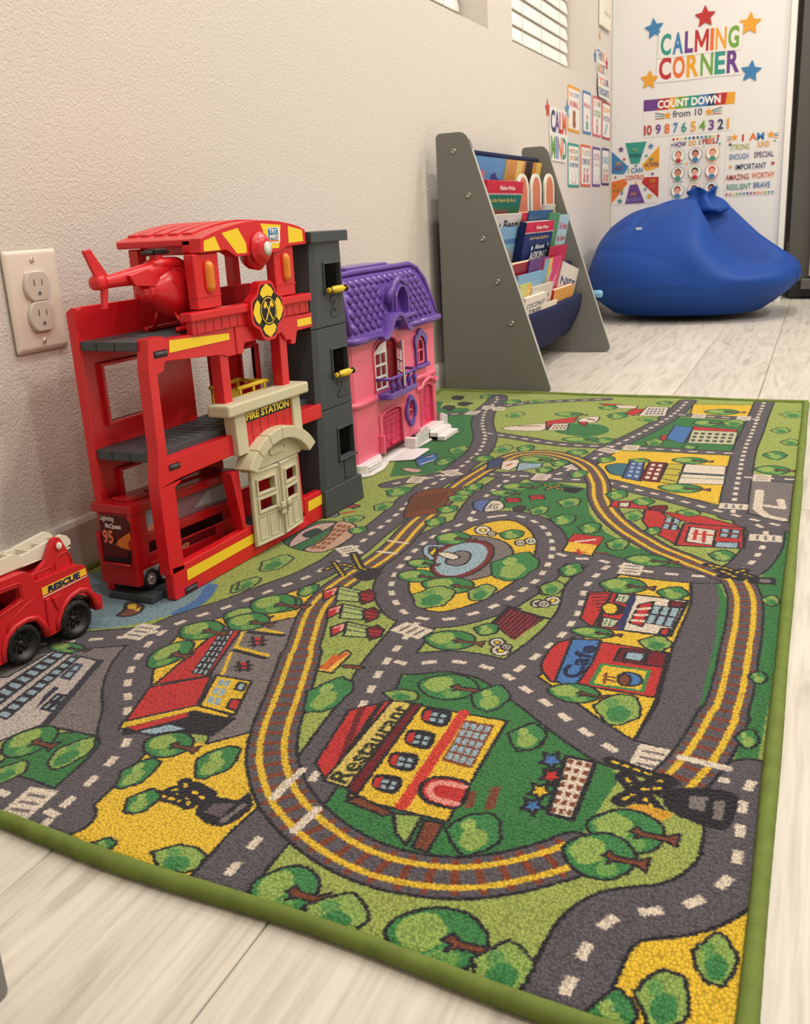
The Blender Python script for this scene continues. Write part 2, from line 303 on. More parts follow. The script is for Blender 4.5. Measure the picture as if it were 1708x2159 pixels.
    rugtext('D', 'Cafe', [(425, 655), (520, 480), (435, 465), (320, 640)], (26, 34, 70), .002)
    shape('D', [(655, 485), (820, 500), (790, 580), (620, 555)], MR, 1); shape('D', [(690, 505), (795, 515), (775, 560), (670, 545)], LB, 1)
    shape('D', [(550, 575), (815, 610), (775, 725), (490, 685)], YE, 1); lines('D', [[(550, 575), (815, 610), (775, 725), (490, 685), (550, 575)]], .004, TG)
    shape('D', [(640, 650), (690, 620), (760, 640), (770, 680), (700, 695)], BL, 1, True); shape('D', [(640, 655), (680, 630), (710, 650), (700, 690), (660, 690)], BR, 1, True); lines('D', [[(560, 640), (620, 650)], [(560, 660), (620, 670)], [(575, 625), (565, 680)]], .003, BR)
    shape('D', [(810, 505), (915, 515), (900, 590), (790, 580)], (120, 20, 34), 1)
    # --- red long building, left
    shape('B', [(1240, 320), (1380, 300), (1170, 590), (870, 640)], RE, 1)
    grid('B', [(1265, 310), (1335, 305), (1160, 590), (1075, 575)], 3, 9, (170, 186, 190), .2, .0016, (50, 48, 60))
    shape('B', [(840, 655), (1190, 590), (1110, 755), (700, 850)], RE, 1); shape('B', [(690, 860), (1110, 755), (1330, 830), (1200, 930), (900, 900), (680, 930)], BK, 0)
    shape('B', [(690, 850), (1110, 755), (1300, 810), (1280, 830), (1090, 790), (670, 895)], YE, 1); shape('B', [(720, 880), (1060, 795), (1060, 820), (760, 900)], RE, 0); shape('B', [(760, 905), (960, 860), (1070, 890), (850, 925)], LB, 1)
    shape('B', [(1215, 585), (1415, 620), (1320, 810), (1120, 760)], YE, 1, False, .003); grid('B', [(1240, 600), (1305, 612), (1230, 765), (1150, 745)], 2, 3, LB, .25); shape('B', [(1345, 625), (1385, 635), (1365, 675), (1320, 665)], LB, 1)
    shape('B', [(1300, 720), (1360, 725), (1330, 790), (1275, 770)], RE, 1)
    lines('B', [[(1380, 315), (1580, 350)], [(1330, 430), (1500, 475)]], .007, YE); lines('B', [[(1400, 345), (1590, 362)], [(1320, 445), (1490, 490)]], .006, BK); lines('B', [[(1380, 320), (1325, 430)], [(1300, 460), (1250, 580)]], .004, YE)
    for x, y in ((1450, 400), (1370, 540)):
        shape('B', [(x - 40, y - 20), (x + 30, y - 30), (x + 40, y), (x - 30, y + 20)], RE, 0); lines('B', [[(x - 50, y), (x + 50, y - 10)], [(x - 30, y - 30), (x - 20, y + 25)], [(x + 25, y - 35), (x + 25, y + 20)], [(x - 45, y + 20), (x + 40, y + 12)]], .0035, BK)
    # --- grey block, far left
    shape('B', [(300, 450), (560, 510), (250, 860), (0, 960), (-400, 900), (-300, 620), (40, 600)], (190, 180, 172), 1)
    for a in ((310, 455, 380, 470, -60, 800, -150, 760), (395, 480, 450, 490, 40, 840, -40, 820)):
        grid('B', [(a[0], a[1]), (a[2], a[3]), (a[4], a[5]), (a[6], a[7])], 1, 9, LB, .22, .003, (60, 64, 84))
    shape('B', [(420, 520), (470, 530), (390, 620), (330, 600)], (56, 60, 80), 0); grid('B', [(425, 530), (460, 535), (385, 610), (345, 600)], 1, 2, LB, .3)
    grid('B', [(320, 690), (400, 700), (300, 800), (220, 780)], 2, 2, LB, .25, .003, (60, 64, 84)); shape('B', [(250, 700), (310, 650), (330, 660), (200, 780)], (46, 50, 70), 0)
    lines('B', [[(560, 510), (240, 880)]], .008, (50, 50, 62))
    # --- market stalls beside the railway
    for i in range(3):
        x, y = 560 + i * 22, 660 + 100 * i
        shape('C', [(x - 130, y - 10), (x - 40, y - 40), (x - 60, y + 10), (x - 130, y + 45)], RE, 1); strokew(WL('C', [(x - 110, y - 5), (x - 60, y - 25), (x - 75, y + 8)]), .003, (230, 170, 160))
        shape('C', [(x - 40, y - 40), (x + 90, y - 10), (x + 70, y + 50), (x - 60, y + 40)], (168, 186, 110), 1); lines('C', [[(x - 30, y - 20), (x + 70, y)], [(x - 40, y + 5), (x + 70, y + 25)]], .002, (50, 70, 60))
        shape('C', [(x + 70, y), (x + 130, y - 20), (x + 170, y + 5), (x + 150, y + 45), (x + 90, y + 65)], MR, 1); lines('C', [[(x + 90, y + 10), (x + 150, y + 20)], [(x + 90, y + 30), (x + 140, y + 35)]], .003, RE)
    shape('C', [(440, 1060), (560, 980), (590, 1000), (480, 1110), (380, 1090)], (236, 190, 70), 1); lines('C', [[(420, 1080), (500, 1010)], [(450, 1085), (530, 1010)], [(480, 1050), (560, 1000)]], .005, (214, 96, 40))
    lines('C', [[(560, 1070), (640, 1080)]], .009, BK); lines('C', [[(560, 1070), (635, 1080)]], .005, BR)
    # --- bridge of planks and rings
    shape('C', [(1470, 740), (1680, 800), (1500, 920), (1380, 830)], (64, 20, 30), 1); lines('C', [[(1475 + 22 * i, 745 + 8 * i), (1395 + 14 * i, 830 + 12 * i)] for i in range(1, 9)], .0018, (170, 50, 60)); lines('C', [[(1450, 730), (1540, 750)], [(1640, 800), (1700, 805)]], .004, BK)
    for z, x, y, r in (('C', 1410, 940, 45), ('C', 1430, 985, 55), ('C', 1640, 720, 40), ('C', 1330, 310, 45), ('C', 1380, 330, 25), ('C', 1600, 370, 35), ('C', 1540, 380, 30), ('D', 280, 220, 45), ('D', 230, 240, 35), ('D', 20, 480, 30)):
        P = [(x + r * math.cos(t * .6), y + r * .55 * math.sin(t * .6)) for t in range(11)]; shape(z, P, (214, 206, 180), 1, True, .0025); shape(z, [(x + (a - x) * .4, y + (b - y) * .4) for a, b in P], YE if r > 40 else (200, 196, 180), 1, True, .0015)
    # --- the red food sign, the stop signs
    shape('A', [(680, 665), (810, 680), (760, 760), (630, 740)], (238, 190, 60), 1); shape('A', [(680, 665), (810, 680), (790, 715), (655, 700)], RE, 0); lines('A', [[(690, 700), (770, 690)]], .006, WH); lines('A', [[(700, 735), (705, 755)], [(680, 745), (730, 745)]], .004, RE); lines('A', [[(780, 745), (830, 750)]], .005, BR)
    shape('A', [(245, 530), (290, 520), (335, 525), (290, 570), (250, 560)], (90, 110, 160), 1, True); shape('A', [(320, 525), (370, 530), (370, 560), (290, 570)], WH, 1, True); rugtext('A', 'KG', [(300, 562), (345, 560), (358, 538), (325, 535)], BK)
    shape('A', [(415, 560), (440, 545), (470, 550), (450, 575)], (60, 58, 62), 1, True)
    for x, y in ((415, 520), (520, 508)): shape('A', [(x - 35, y - 8), (x + 30, y - 10), (x + 35, y + 8), (x - 25, y + 12)], RE, 1); lines('A', [[(x - 35, y), (x + 35, y)]], .0025, BK)
    # --- red house right, school block, small buildings
    shape('A', [(850, 525), (1000, 525), (1005, 560), (835, 550)], RE, 1); shape('A', [(880, 532), (925, 530), (920, 550), (875, 548)], WH, 1); shape('A', [(1030, 545), (1085, 545), (1070, 570), (1010, 560)], MR, 1, True)
    shape('A', [(990, 560), (1060, 570), (1160, 660), (1120, 710), (1010, 650), (980, 610)], RE, 1); grid('A', [(1080, 590), (1150, 600), (1130, 655), (1060, 645)], 2, 2, LB, .2, .002)
    shape('A', [(1060, 570), (1240, 590), (1430, 640), (1400, 660), (1150, 610)], RE, 1); shape('A', [(1160, 620), (1420, 640), (1420, 730), (1120, 715)], RE, 1, False, .004)
    shape('A', [(1185, 635), (1300, 650), (1285, 715), (1165, 700)], WH, 1); lines('A', [[(1200, 665), (1280, 672)], [(1215, 650), (1205, 690)], [(1250, 655), (1245, 700)]], .005, RE); grid('A', [(1320, 640), (1410, 650), (1400, 690), (1310, 680)], 2, 2, LB, .2, .002); shape('A', [(1300, 700), (1400, 705), (1395, 730), (1290, 722)], LB, 1)
    shape('A', [(820, 375), (870, 362), (920, 370), (930, 415), (850, 410)], (60, 110, 120), 1, True); shape('A', [(925, 350), (990, 350), (970, 440), (890, 425)], (64, 84, 140), 1); grid('A', [(930, 355), (985, 355), (965, 430), (905, 422)], 2, 4, LB, .4)
    shape('A', [(1010, 355), (1085, 360), (1050, 445), (965, 435)], MR, 1); grid('A', [(1015, 360), (1075, 365), (1045, 440), (980, 430)], 2, 4, WH, .4)
    shape('A', [(1090, 365), (1160, 365), (1130, 455), (1050, 445)], (190, 176, 60), 1); lines('A', [[(1090, 385), (1140, 390)], [(1080, 410), (1135, 415)], [(1070, 430), (1120, 440)]], .004, (60, 60, 40))
    shape('A', [(1165, 365), (1345, 375), (1335, 455), (1130, 450)], WH, 1); lines('A', [[(1150, 405), (1335, 415)]], .012, (60, 80, 84)); lines('A', [[(1150, 425), (1335, 432)]], .003, TG)
    shape('A', [(1120, 195), (1200, 205), (1160, 275), (1080, 255)], BL, 1); shape('A', [(1200, 200), (1400, 215), (1360, 240), (1190, 230)], RE, 1); shape('A', [(1195, 215), (1395, 225), (1380, 280), (1175, 272)], (200, 196, 160), 1); grid('A', [(1200, 222), (1385, 230), (1370, 275), (1180, 268)], 6, 3, (70, 80, 70), .4); shape('A', [(1060, 240), (1090, 238), (1080, 262), (1055, 255)], RE, 1)
    shape('A', [(790, 102), (870, 105), (960, 120), (850, 122)], RE, 1); shape('A', [(860, 108), (960, 112), (950, 124), (870, 122)], WH, 1); shape('A', [(935, 125), (1000, 125), (940, 155), (905, 145)], RE, 1); shape('A', [(1000, 115), (1095, 118), (1080, 155), (960, 155)], WH, 1); grid('A', [(1005, 120), (1080, 122), (1070, 150), (985, 150)], 5, 3, (80, 84, 110), .4)
    shape('A', [(380, 205), (560, 190), (540, 220), (400, 218)], WH, 1, True); lines('A', [[(440, 200), (530, 200)]], .006, MR); shape('A', [(560, 180), (700, 160), (680, 185), (590, 190), (560, 215)], RE, 1); shape('A', [(590, 190), (660, 190), (650, 218), (565, 218)], WH, 1); grid('A', [(595, 194), (655, 194), (645, 214), (580, 214)], 4, 2, (90, 70, 70), .4); shape('A', [(720, 165), (790, 160), (770, 185), (700, 182)], WH, 1, True); lines('A', [[(740, 168), (770, 175)]], .006, BK); shape('A', [(695, 182), (740, 182), (730, 202)], RE, 1)
    shape('A', [(310, 350), (370, 335), (380, 360), (300, 392)], (54, 70, 110), 1); shape('A', [(370, 350), (450, 340), (440, 370), (400, 392), (360, 385)], WH, 1); lines('A', [[(390, 370), (410, 362)]], .005, RE); shape('A', [(440, 360), (550, 350), (540, 375), (430, 395)], LB, 1)
    # --- boat and brick arch near the station door
    shape('C', [(205, 370), (290, 290), (420, 258), (530, 265), (600, 300), (560, 370), (420, 425), (300, 420)], (52, 110, 70), 1, True); shape('C', [(510, 262), (610, 280), (590, 350), (440, 430), (320, 418), (440, 360)], (196, 160, 136), 1, True); grid('C', [(520, 272), (600, 285), (430, 420), (350, 415)], 3, 6, (140, 76, 46), .3)
    shape('C', [(300, 320), (400, 275), (500, 270), (400, 330), (260, 400), (240, 380)], (200, 170, 160), 1, True); shape('C', [(320, 330), (390, 300), (420, 320), (350, 350)], (40, 60, 60), 1, True)
    # far-left blue sports court, sheep, brown pen
    shape('K', [(800, 1840), (990, 1800), (1010, 1850), (840, 1925)], BL, 1); shape('K', [(840, 1850), (950, 1820), (960, 1850), (870, 1890)], (60, 110, 180), 0); lines('K', [[(840, 1850), (960, 1825)], [(870, 1895), (975, 1860)]], .004, WH); lines('K', [[(780, 1870), (940, 1820)]], .006, BK)
    shape('K', [(690, 1940), (760, 1930), (880, 1950), (800, 1970)], (206, 170, 150), 1, True)
    for z, x, y in (('H', 1380, 1870), ('H', 1500, 1990), ('H', 1200, 2060), ('A', 230, 100), ('A', 190, 78), ('A', 140, 130)):
        k = 40 / ZN[z][2] * .105 if z == 'A' else 110
        shape(z, [(x - k, y), (x - k * .3, y - k * .35), (x + k, y - k * .2), (x + k * .5, y + k * .35), (x - k * .6, y + k * .3)], (60, 44, 44), 1, True, .005)
    shape('C', [(560, 170), (600, 160), (640, 175), (600, 190)], (60, 90, 70), 1); lines('C', [[(540, 215), (600, 205)], [(560, 185), (630, 165)]], .006, RE); shape('C', [(470, 200), (520, 215), (500, 235), (450, 232)], LOT, 1, True)
    # ducks on the pond
    for x, y in ((720, 220), (680, 115)):
        shape('B', [(x - 60, y + 35), (x - 20, y + 5), (x - 10, y - 35), (x + 50, y - 35), (x + 85, y - 15), (x + 60, y + 20), (x, y + 40)], BR, 1, True, .004); shape('B', [(x + 5, y - 25), (x + 45, y - 28), (x + 40, y), (x, y - 5)], YE, 0, True); shape('B', [(x + 30, y + 5), (x + 75, y - 12), (x + 60, y + 14)], YE, 0)
    # --- level-crossing gates in black and yellow
    crossing_sign('D', [(600, 1110), (860, 1200), (940, 1230)], .012); crossing_sign('D', [(680, 1200), (860, 1400)], .016); crossing_sign('D', [(660, 1330), (900, 1210)], .016); crossing_sign('D', [(760, 1270), (880, 1260)], .016)
    shape('D', [(940, 1260), (1290, 1290), (1260, 1470), (1150, 1480), (950, 1400), (890, 1330)], BK, 0, True); shape('D', [(1040, 1300), (1140, 1310), (1120, 1390), (1030, 1370)], LOT, 0); shape('D', [(1180, 1330), (1240, 1330), (1220, 1440), (1170, 1430)], LOT, 0); shape('D', [(760, 1350), (700, 1370), (860, 1440), (940, 1400)], (214, 160, 50), 0, True)
    crossing_sign('B', [(840, 1250), (1060, 1310)], .012); crossing_sign('B', [(960, 1240), (1090, 1210), (1180, 1260)], .012); crossing_sign('B', [(1040, 1190), (1060, 1320)], .012); crossing_sign('B', [(1080, 1240), (1200, 1320)], .016)
    shape('B', [(1180, 1270), (1330, 1290), (1400, 1250), (1410, 1340), (1240, 1440), (1100, 1370)], BK, 0, True); shape('B', [(1200, 1310), (1320, 1310), (1240, 1390), (1150, 1360)], (96, 86, 90), 0); lines('B', [[(1250, 1410), (1370, 1320)]], .005, LOT)
    crossing_sign('C', [(440, 530), (540, 500), (700, 540)], .010); crossing_sign('C', [(600, 440), (640, 520), (720, 550)], .012); crossing_sign('C', [(490, 490), (540, 560)], .010); shape('C', [(600, 560), (720, 520), (760, 550), (700, 590), (640, 590)], (44, 40, 48), 0, True)
    crossing_sign('A', [(1260, 800), (1340, 815), (1480, 860)], .012); crossing_sign('A', [(1330, 850), (1420, 825)], .016); crossing_sign('A', [(1320, 825), (1400, 860)], .016); shape('A', [(1430, 850), (1560, 860), (1560, 890), (1440, 880)], BK, 0); shape('A', [(1490, 862), (1540, 866), (1535, 880), (1485, 876)], LOT, 0)
    crossing_sign('A', [(545, 455), (640, 475)], .010); crossing_sign('A', [(560, 475), (620, 455)], .010); shape('A', [(630, 462), (730, 470), (690, 492), (640, 485)], BK, 0)
    # --- trees and bushes
    for t in (('B', 1410, 135, 1700, 235), ('B', 1250, 200, 1500, 305), ('B', 830, 390, 1080, 545), ('B', 1000, 280, 1260, 390), ('B', 0, 870, 330, 1050), ('B', 800, 905, 1090, 1050), ('E', 610, 1130, 1100, 1450), ('E', -40, 940, 300, 1190), ('C', 15, 665, 280, 775), ('C', -120, 770, 130, 870),
              ('C', 1000, 870, 1290, 980), ('C', 965, 1115, 1300, 1260), ('C', 845, 530, 1060, 600), ('C', 985, 570, 1280, 665), ('C', 1060, 320, 1260, 390), ('C', 900, 470, 1060, 520), ('D', 540, 90, 800, 180), ('D', 380, 365, 620, 430), ('D', 250, 680, 540, 790), ('F', 470, 370, 900, 620), ('F', 335, 500, 740, 760),
              ('A', 440, 330, 590, 360), ('A', 1250, 125, 1400, 150), ('A', 1200, 170, 1320, 200), ('A', 1110, 335, 1260, 365), ('A', 1050, 450, 1240, 490), ('A', 365, 445, 500, 480), ('A', 315, 475, 430, 505), ('A', 905, 755, 1100, 805), ('A', 630, 245, 800, 272), ('A', 1470, 370, 1620, 410), ('B', 260, 405, 480, 465), ('A', 600, 140, 720, 160)):
        tree(*t, trunk=.95, ow=.0026)
    for t in (('B', 1290, 50, 1440, 125), ('B', 650, 1050, 890, 1225), ('B', 1080, 980, 1350, 1165), ('B', 690, 1230, 900, 1370), ('B', 270, 935, 530, 1115), ('B', -60, 1070, 160, 1200), ('B', 850, 1540, 1150, 1700), ('B', 500, 1505, 650, 1600), ('C', 65, 445, 260, 540), ('C', 780, 65, 930, 120), ('C', 710, 150, 830, 200), ('C', 540, 225, 660, 265), ('C', 570, 290, 680, 330),
              ('C', 1210, 50, 1330, 95), ('C', 1130, 105, 1250, 150), ('C', 1070, 170, 1190, 215), ('C', 1000, 235, 1120, 290), ('C', 1420, 305, 1560, 360), ('C', 1390, 430, 1620, 590), ('C', 925, 620, 1170, 745), ('C', 1240, 610, 1400, 705), ('C', 1280, 830, 1420, 900), ('C', 1260, 1180, 1480, 1325), ('C', 770, 1200, 970, 1270), ('C', 1480, 1390, 1690, 1550), ('C', 310, 1130, 600, 1330),
              ('C', 280, 610, 410, 680), ('C', -40, 570, 60, 640), ('D', 190, 110, 330, 190), ('D', 310, 15, 430, 90), ('D', 860, 140, 1030, 215), ('D', 760, 415, 940, 500), ('D', 510, 735, 770, 910), ('D', 30, 905, 240, 1050), ('D', 1300, 930, 1420, 1040), ('D', 1380, 610, 1460, 680), ('D', 1440, 190, 1540, 250),
              ('E', 900, 690, 1165, 890), ('E', 1020, 1300, 1310, 1560), ('E', 220, 1070, 530, 1290), ('F', 1060, 1060, 1300, 1350), ('F', 740, 1255, 1040, 1600), ('F', 470, 1370, 740, 1700), ('E', 1020, 1560, 1200, 1640),
              ('A', 610, 510, 710, 550), ('A', 580, 580, 690, 630), ('A', 700, 615, 800, 665), ('A', 820, 685, 920, 735), ('A', 485, 545, 570, 585), ('A', 1270, 735, 1380, 785), ('A', 820, 475, 915, 520), ('A', 935, 510, 1030, 545), ('A', 1130, 560, 1230, 590), ('A', 620, 790, 720, 850), ('A', 530, 870, 640, 930), ('A', 780, 330, 860, 360), ('A', 660, 390, 740, 425),
              ('A', 515, 375, 590, 402), ('A', 580, 345, 660, 375), ('A', 650, 300, 740, 325), ('A', 325, 280, 415, 315), ('A', 430, 280, 510, 310), ('A', 240, 325, 330, 352), ('A', 210, 445, 280, 480), ('A', 770, 250, 860, 275), ('A', 1000, 255, 1060, 285), ('A', 390, 138, 460, 165), ('A', 830, 140, 910, 170), ('A', 960, 160, 1050, 180), ('A', 1540, 205, 1620, 232), ('A', 1585, 255, 1660, 285),
              ('A', 1505, 308, 1605, 345), ('A', 1580, 135, 1680, 165), ('A', 120, 210, 190, 240), ('A', 140, 285, 215, 318), ('A', 85, 335, 150, 370), ('A', 1150, 280, 1220, 300), ('A', 1040, 92, 1110, 108), ('A', 270, 62, 330, 80), ('A', 480, 85, 560, 100), ('A', 160, 475, 250, 500), ('A', 1330, 170, 1420, 200), ('A', 920, 340, 1010, 358), ('A', 790, 110, 870, 130), ('A', 370, 85, 450, 105),
              ('A', 900, 565, 980, 610), ('A', 990, 635, 1060, 670)):
        bush(*t, ow=.0024)
# ---------------------------------------------------------------- building kit
COL = sc.collection
MATS = {}
def mat(name, rgb, rough=.45, spec=.5, bump=None, metal=0, coat=0, trans=0, var=0, sub=0):
    if name in MATS: return MATS[name]
    m = bpy.data.materials.new(name); m.use_nodes = True; nt = m.node_tree; b = nt.nodes['Principled BSDF']
    c = lin(rgb) + (1,); b.inputs['Base Color'].default_value = c; b.inputs['Roughness'].default_value = rough
    b.inputs['Specular IOR Level'].default_value = spec; b.inputs['Metallic'].default_value = metal; b.inputs['Coat Weight'].default_value = coat
    b.inputs['Transmission Weight'].default_value = trans
    if sub: b.inputs['Subsurface Weight'].default_value = sub; b.inputs['Subsurface Radius'].default_value = (.004, .002, .001)
    if var or bump:
        tc = nt.nodes.new('ShaderNodeTexCoord')
    if var:
        n = nt.nodes.new('ShaderNodeTexNoise'); n.inputs['Scale'].default_value = 60; n.inputs['Detail'].default_value = 3
        r = nt.nodes.new('ShaderNodeValToRGB'); r.color_ramp.elements[0].position = .3; r.color_ramp.elements[1].position = .7
        r.color_ramp.elements[0].color = tuple(v * (1 - var) for v in c[:3]) + (1,); r.color_ramp.elements[1].color = tuple(min(v * (1 + var), 1) for v in c[:3]) + (1,)
        nt.links.new(tc.outputs['Object'], n.inputs['Vector']); nt.links.new(n.outputs['Fac'], r.inputs['Fac']); nt.links.new(r.outputs['Color'], b.inputs['Base Color'])
    if bump:
        n = nt.nodes.new('ShaderNodeTexNoise'); n.inputs['Scale'].default_value = bump[0]; n.inputs['Detail'].default_value = 3
        u = nt.nodes.new('ShaderNodeBump'); u.inputs['Strength'].default_value = bump[1]; u.inputs['Distance'].default_value = bump[2]
        nt.links.new(tc.outputs['Object'], n.inputs['Vector']); nt.links.new(n.outputs['Fac'], u.inputs['Height']); nt.links.new(u.outputs['Normal'], b.inputs['Normal'])
    MATS[name] = m; return m
def flat(rgb, rough=.55):
    return mat('print_%d_%d_%d' % tuple(rgb), rgb, rough, .3)
from mathutils.geometry import tessellate_polygon
class MB:
    def __init__(s): s.V = []; s.F = []; s.K = []; s.S = []
    def add(s, V, F, k=0, sm=False):
        o = len(s.V); s.V += [tuple(v) for v in V]; s.F += [tuple(i + o for i in f) for f in F]; s.K += [k] * len(F); s.S += [sm] * len(F); return s
    def box(s, x0, x1, y0, y1, z0, z1, k=0):
        V = [(x, y, z) for x in (x0, x1) for y in (y0, y1) for z in (z0, z1)]
        return s.add(V, [(0, 1, 3, 2), (4, 6, 7, 5), (0, 4, 5, 1), (2, 3, 7, 6), (0, 2, 6, 4), (1, 5, 7, 3)], k)
    def prism(s, pts, a0, a1, axis='x', holes=(), k=0, sm=False):
        loops = [list(pts)] + [list(h) for h in holes]; n = sum(map(len, loops))
        P = {'x': lambda a, p: (a, p[0], p[1]), 'y': lambda a, p: (p[0], a, p[1]), 'z': lambda a, p: (p[0], p[1], a)}[axis]
        fl = [p for l in loops for p in l]; T = tessellate_polygon([[Vector((p[0], p[1], 0)) for p in l] for l in loops]) if holes or len(pts) > 4 else [tuple(range(len(pts)))]
        o = len(s.V); s.V += [P(a0, p) for p in fl] + [P(a1, p) for p in fl]
        for t in T: s.F.append(tuple(o + i for i in t)); s.F.append(tuple(o + n + i for i in reversed(t))); s.K += [k, k]; s.S += [False, False]
        q = 0
        for l in loops:
            m = len(l)
            for i in range(m): s.F.append((o + q + i, o + q + (i + 1) % m, o + n + q + (i + 1) % m, o + n + q + i)); s.K.append(k); s.S.append(sm)
            q += m
        return s
    def tube(s, path, r, n=8, k=0, closed=False, sx=1):
        P = [Vector(p) for p in path]; m = len(P); R = r if hasattr(r, '__len__') else [r] * m; V = []; F = []
        up = None
        for i in range(m):
            a = P[i - 1] if (i > 0 or closed) else P[i]; b = P[(i + 1) % m] if (i < m - 1 or closed) else P[i]
            d = (b - a); d = d.normalized() if d.length > 1e-9 else Vector((0, 0, 1))
            if up is None: up = d.orthogonal().normalized() if abs(d.z) > .9 else Vector((0, 0, 1))
            u = up - d * up.dot(d); u = u.normalized() if u.length > 1e-6 else d.orthogonal().normalized(); w = d.cross(u); up = u
            for j in range(n):
                t = 2 * math.pi * j / n; V.append(P[i] + (u * math.cos(t) + w * math.sin(t) * sx) * R[i])
        for i in range(m if closed else m - 1):
            for j in range(n): F.append((i * n + j, i * n + (j + 1) % n, ((i + 1) % m) * n + (j + 1) % n, ((i + 1) % m) * n + j))
        if not closed: F.append(tuple(range(n))[::-1]); F.append(tuple((m - 1) * n + j for j in range(n)))
        return s.add(V, F, k, True)
    def lathe(s, prof, c, axis='x', n=24, k=0, sm=True, caps=True):
        """prof = [(radius, height along axis)]"""
        V = []; F = []
        for r, h in prof:
            for j in range(n):
                t = 2 * math.pi * j / n; a, b = r * math.cos(t), r * math.sin(t)
                V.append({'x': (c[0] + h, c[1] + a, c[2] + b), 'y': (c[0] + a, c[1] + h, c[2] + b), 'z': (c[0] + a, c[1] + b, c[2] + h)}[axis])
        m = len(prof)
        for i in range(m - 1):
            for j in range(n): F.append((i * n + j, i * n + (j + 1) % n, (i + 1) * n + (j + 1) % n, (i + 1) * n + j))
        if caps: F.append(tuple(range(n))); F.append(tuple((m - 1) * n + j for j in range(n))[::-1])
        return s.add(V, F, k, sm)
    def ball(s, c, r, n=20, m=12, k=0):
        r = r if hasattr(r, '__len__') else (r, r, r)
        V = [(c[0] + r[0] * math.sin(math.pi * i / m) * math.cos(2 * math.pi * j / n), c[1] + r[1] * math.sin(math.pi * i / m) * math.sin(2 * math.pi * j / n), c[2] + r[2] * math.cos(math.pi * i / m)) for i in range(1, m) for j in range(n)]
        V += [(c[0], c[1], c[2] + r[2]), (c[0], c[1], c[2] - r[2])]; q = (m - 1) * n
        F = [(i * n + j, i * n + (j + 1) % n, (i + 1) * n + (j + 1) % n, (i + 1) * n + j) for i in range(m - 2) for j in range(n)]
        F += [(q, (j + 1) % n, j) for j in range(n)] + [(q + 1, (m - 2) * n + j, (m - 2) * n + (j + 1) % n) for j in range(n)]
        return s.add(V, F, k, True)
    def strip(s, A, B, k=0, sm=True):
        """loft between successive loops given as list of equal-length point lists"""
        return s
    def loft(s, loops, k=0, sm=True, closed=True, caps=True):
        n = len(loops[0]); V = [p for l in loops for p in l]; F = []
        for i in range(len(loops) - 1):
            for j in range(n if closed else n - 1): F.append((i * n + j, i * n + (j + 1) % n, (i + 1) * n + (j + 1) % n, (i + 1) * n + j))
        if caps: F.append(tuple(range(n))[::-1]); F.append(tuple((len(loops) - 1) * n + j for j in range(n)))
        return s.add(V, F, k, sm)
    def xf(s, M, i0=0):
        for i in range(i0, len(s.V)): s.V[i] = tuple(M @ Vector(s.V[i]))
        return s
    def mesh(s, name, mats, autos=False):
        me = bpy.data.meshes.new(name); me.from_pydata(s.V, [], s.F)
        for m in (mats if isinstance(mats, (list, tuple)) else [mats]): me.materials.append(m)
        me.polygons.foreach_set('material_index', s.K); me.polygons.foreach_set('use_smooth', s.S)
        bm = bmesh.new(); bm.from_mesh(me); bmesh.ops.recalc_face_normals(bm, faces=bm.faces); bm.to_mesh(me); bm.free(); return me
    def build(s, name, mats, parent=None, bevel=0, seg=2, label=None, sub=0):
        o = bpy.data.objects.new(name, s.mesh(name, mats)); COL.objects.link(o)
        if parent: o.parent = parent
        if bevel:
            b = o.modifiers.new('bevel', 'BEVEL'); b.width = bevel; b.segments = seg; b.limit_method = 'ANGLE'; b.angle_limit = .6; b.harden_normals = False
        if sub: b = o.modifiers.new('sub', 'SUBSURF'); b.levels = sub; b.render_levels = sub
        if label: o['label'] = label
        return o
def tag(o, label, cat, group=None, kind=None):
    if label: o['label'] = label
    if cat: o['category'] = cat
    if group: o['group'] = group
    if kind: o['kind'] = kind
    return o
def thing(name, label, cat, loc=(0, 0, 0), rz=0, group=None, M=None):
    o = bpy.data.objects.new(name, None); COL.objects.link(o); o.empty_display_size = .02
    if M is not None: o.matrix_world = M
    else: o.location = loc; o.rotation_euler = (0, 0, rz)
    return tag(o, label, cat, group)
def frame(o, a, b):
    """matrix with local x,y along a,b and z = a x b"""
    a = Vector(a).normalized(); b = Vector(b).normalized(); n = a.cross(b)
    return Matrix(((a.x, b.x, n.x, o[0]), (a.y, b.y, n.y, o[1]), (a.z, b.z, n.z, o[2]), (0, 0, 0, 1)))
def dup(root, M=None, label=None, group=None):
    r = root.copy(); COL.objects.link(r)
    if M is not None: r.matrix_world = M
    if label: r['label'] = label
    if group: r['group'] = group
    for ch in root.children:
        c = ch.copy(); COL.objects.link(c); c.parent = r
        for g in ch.children:
            d = g.copy(); COL.objects.link(d); d.parent = c
    return r
def rrect(x0, x1, y0, y1, r, n=4):
    out = []
    for cx, cy, a in ((x1 - r, y1 - r, 0), (x0 + r, y1 - r, 90), (x0 + r, y0 + r, 180), (x1 - r, y0 + r, 270)):
        for i in range(n + 1):
            t = math.radians(a + 90 * i / n); out.append((cx + r * math.cos(t), cy + r * math.sin(t)))
    return out
def rect(x0, x1, y0, y1): return [(x0, y0), (x1, y0), (x1, y1), (x0, y1)]
def arc(cx, cy, r, a0, a1, n=16, ry=None):
    ry = ry or r
    return [(cx + r * math.cos(math.radians(a0 + (a1 - a0) * i / n)), cy + ry * math.sin(math.radians(a0 + (a1 - a0) * i / n))) for i in range(n + 1)]
def starp(cx, cy, r, rot=90, q=.45):
    return [(cx + (r if k % 2 == 0 else r * q) * math.cos(math.radians(rot + 36 * k)), cy + (r if k % 2 == 0 else r * q) * math.sin(math.radians(rot + 36 * k))) for k in range(10)]
TX = {}
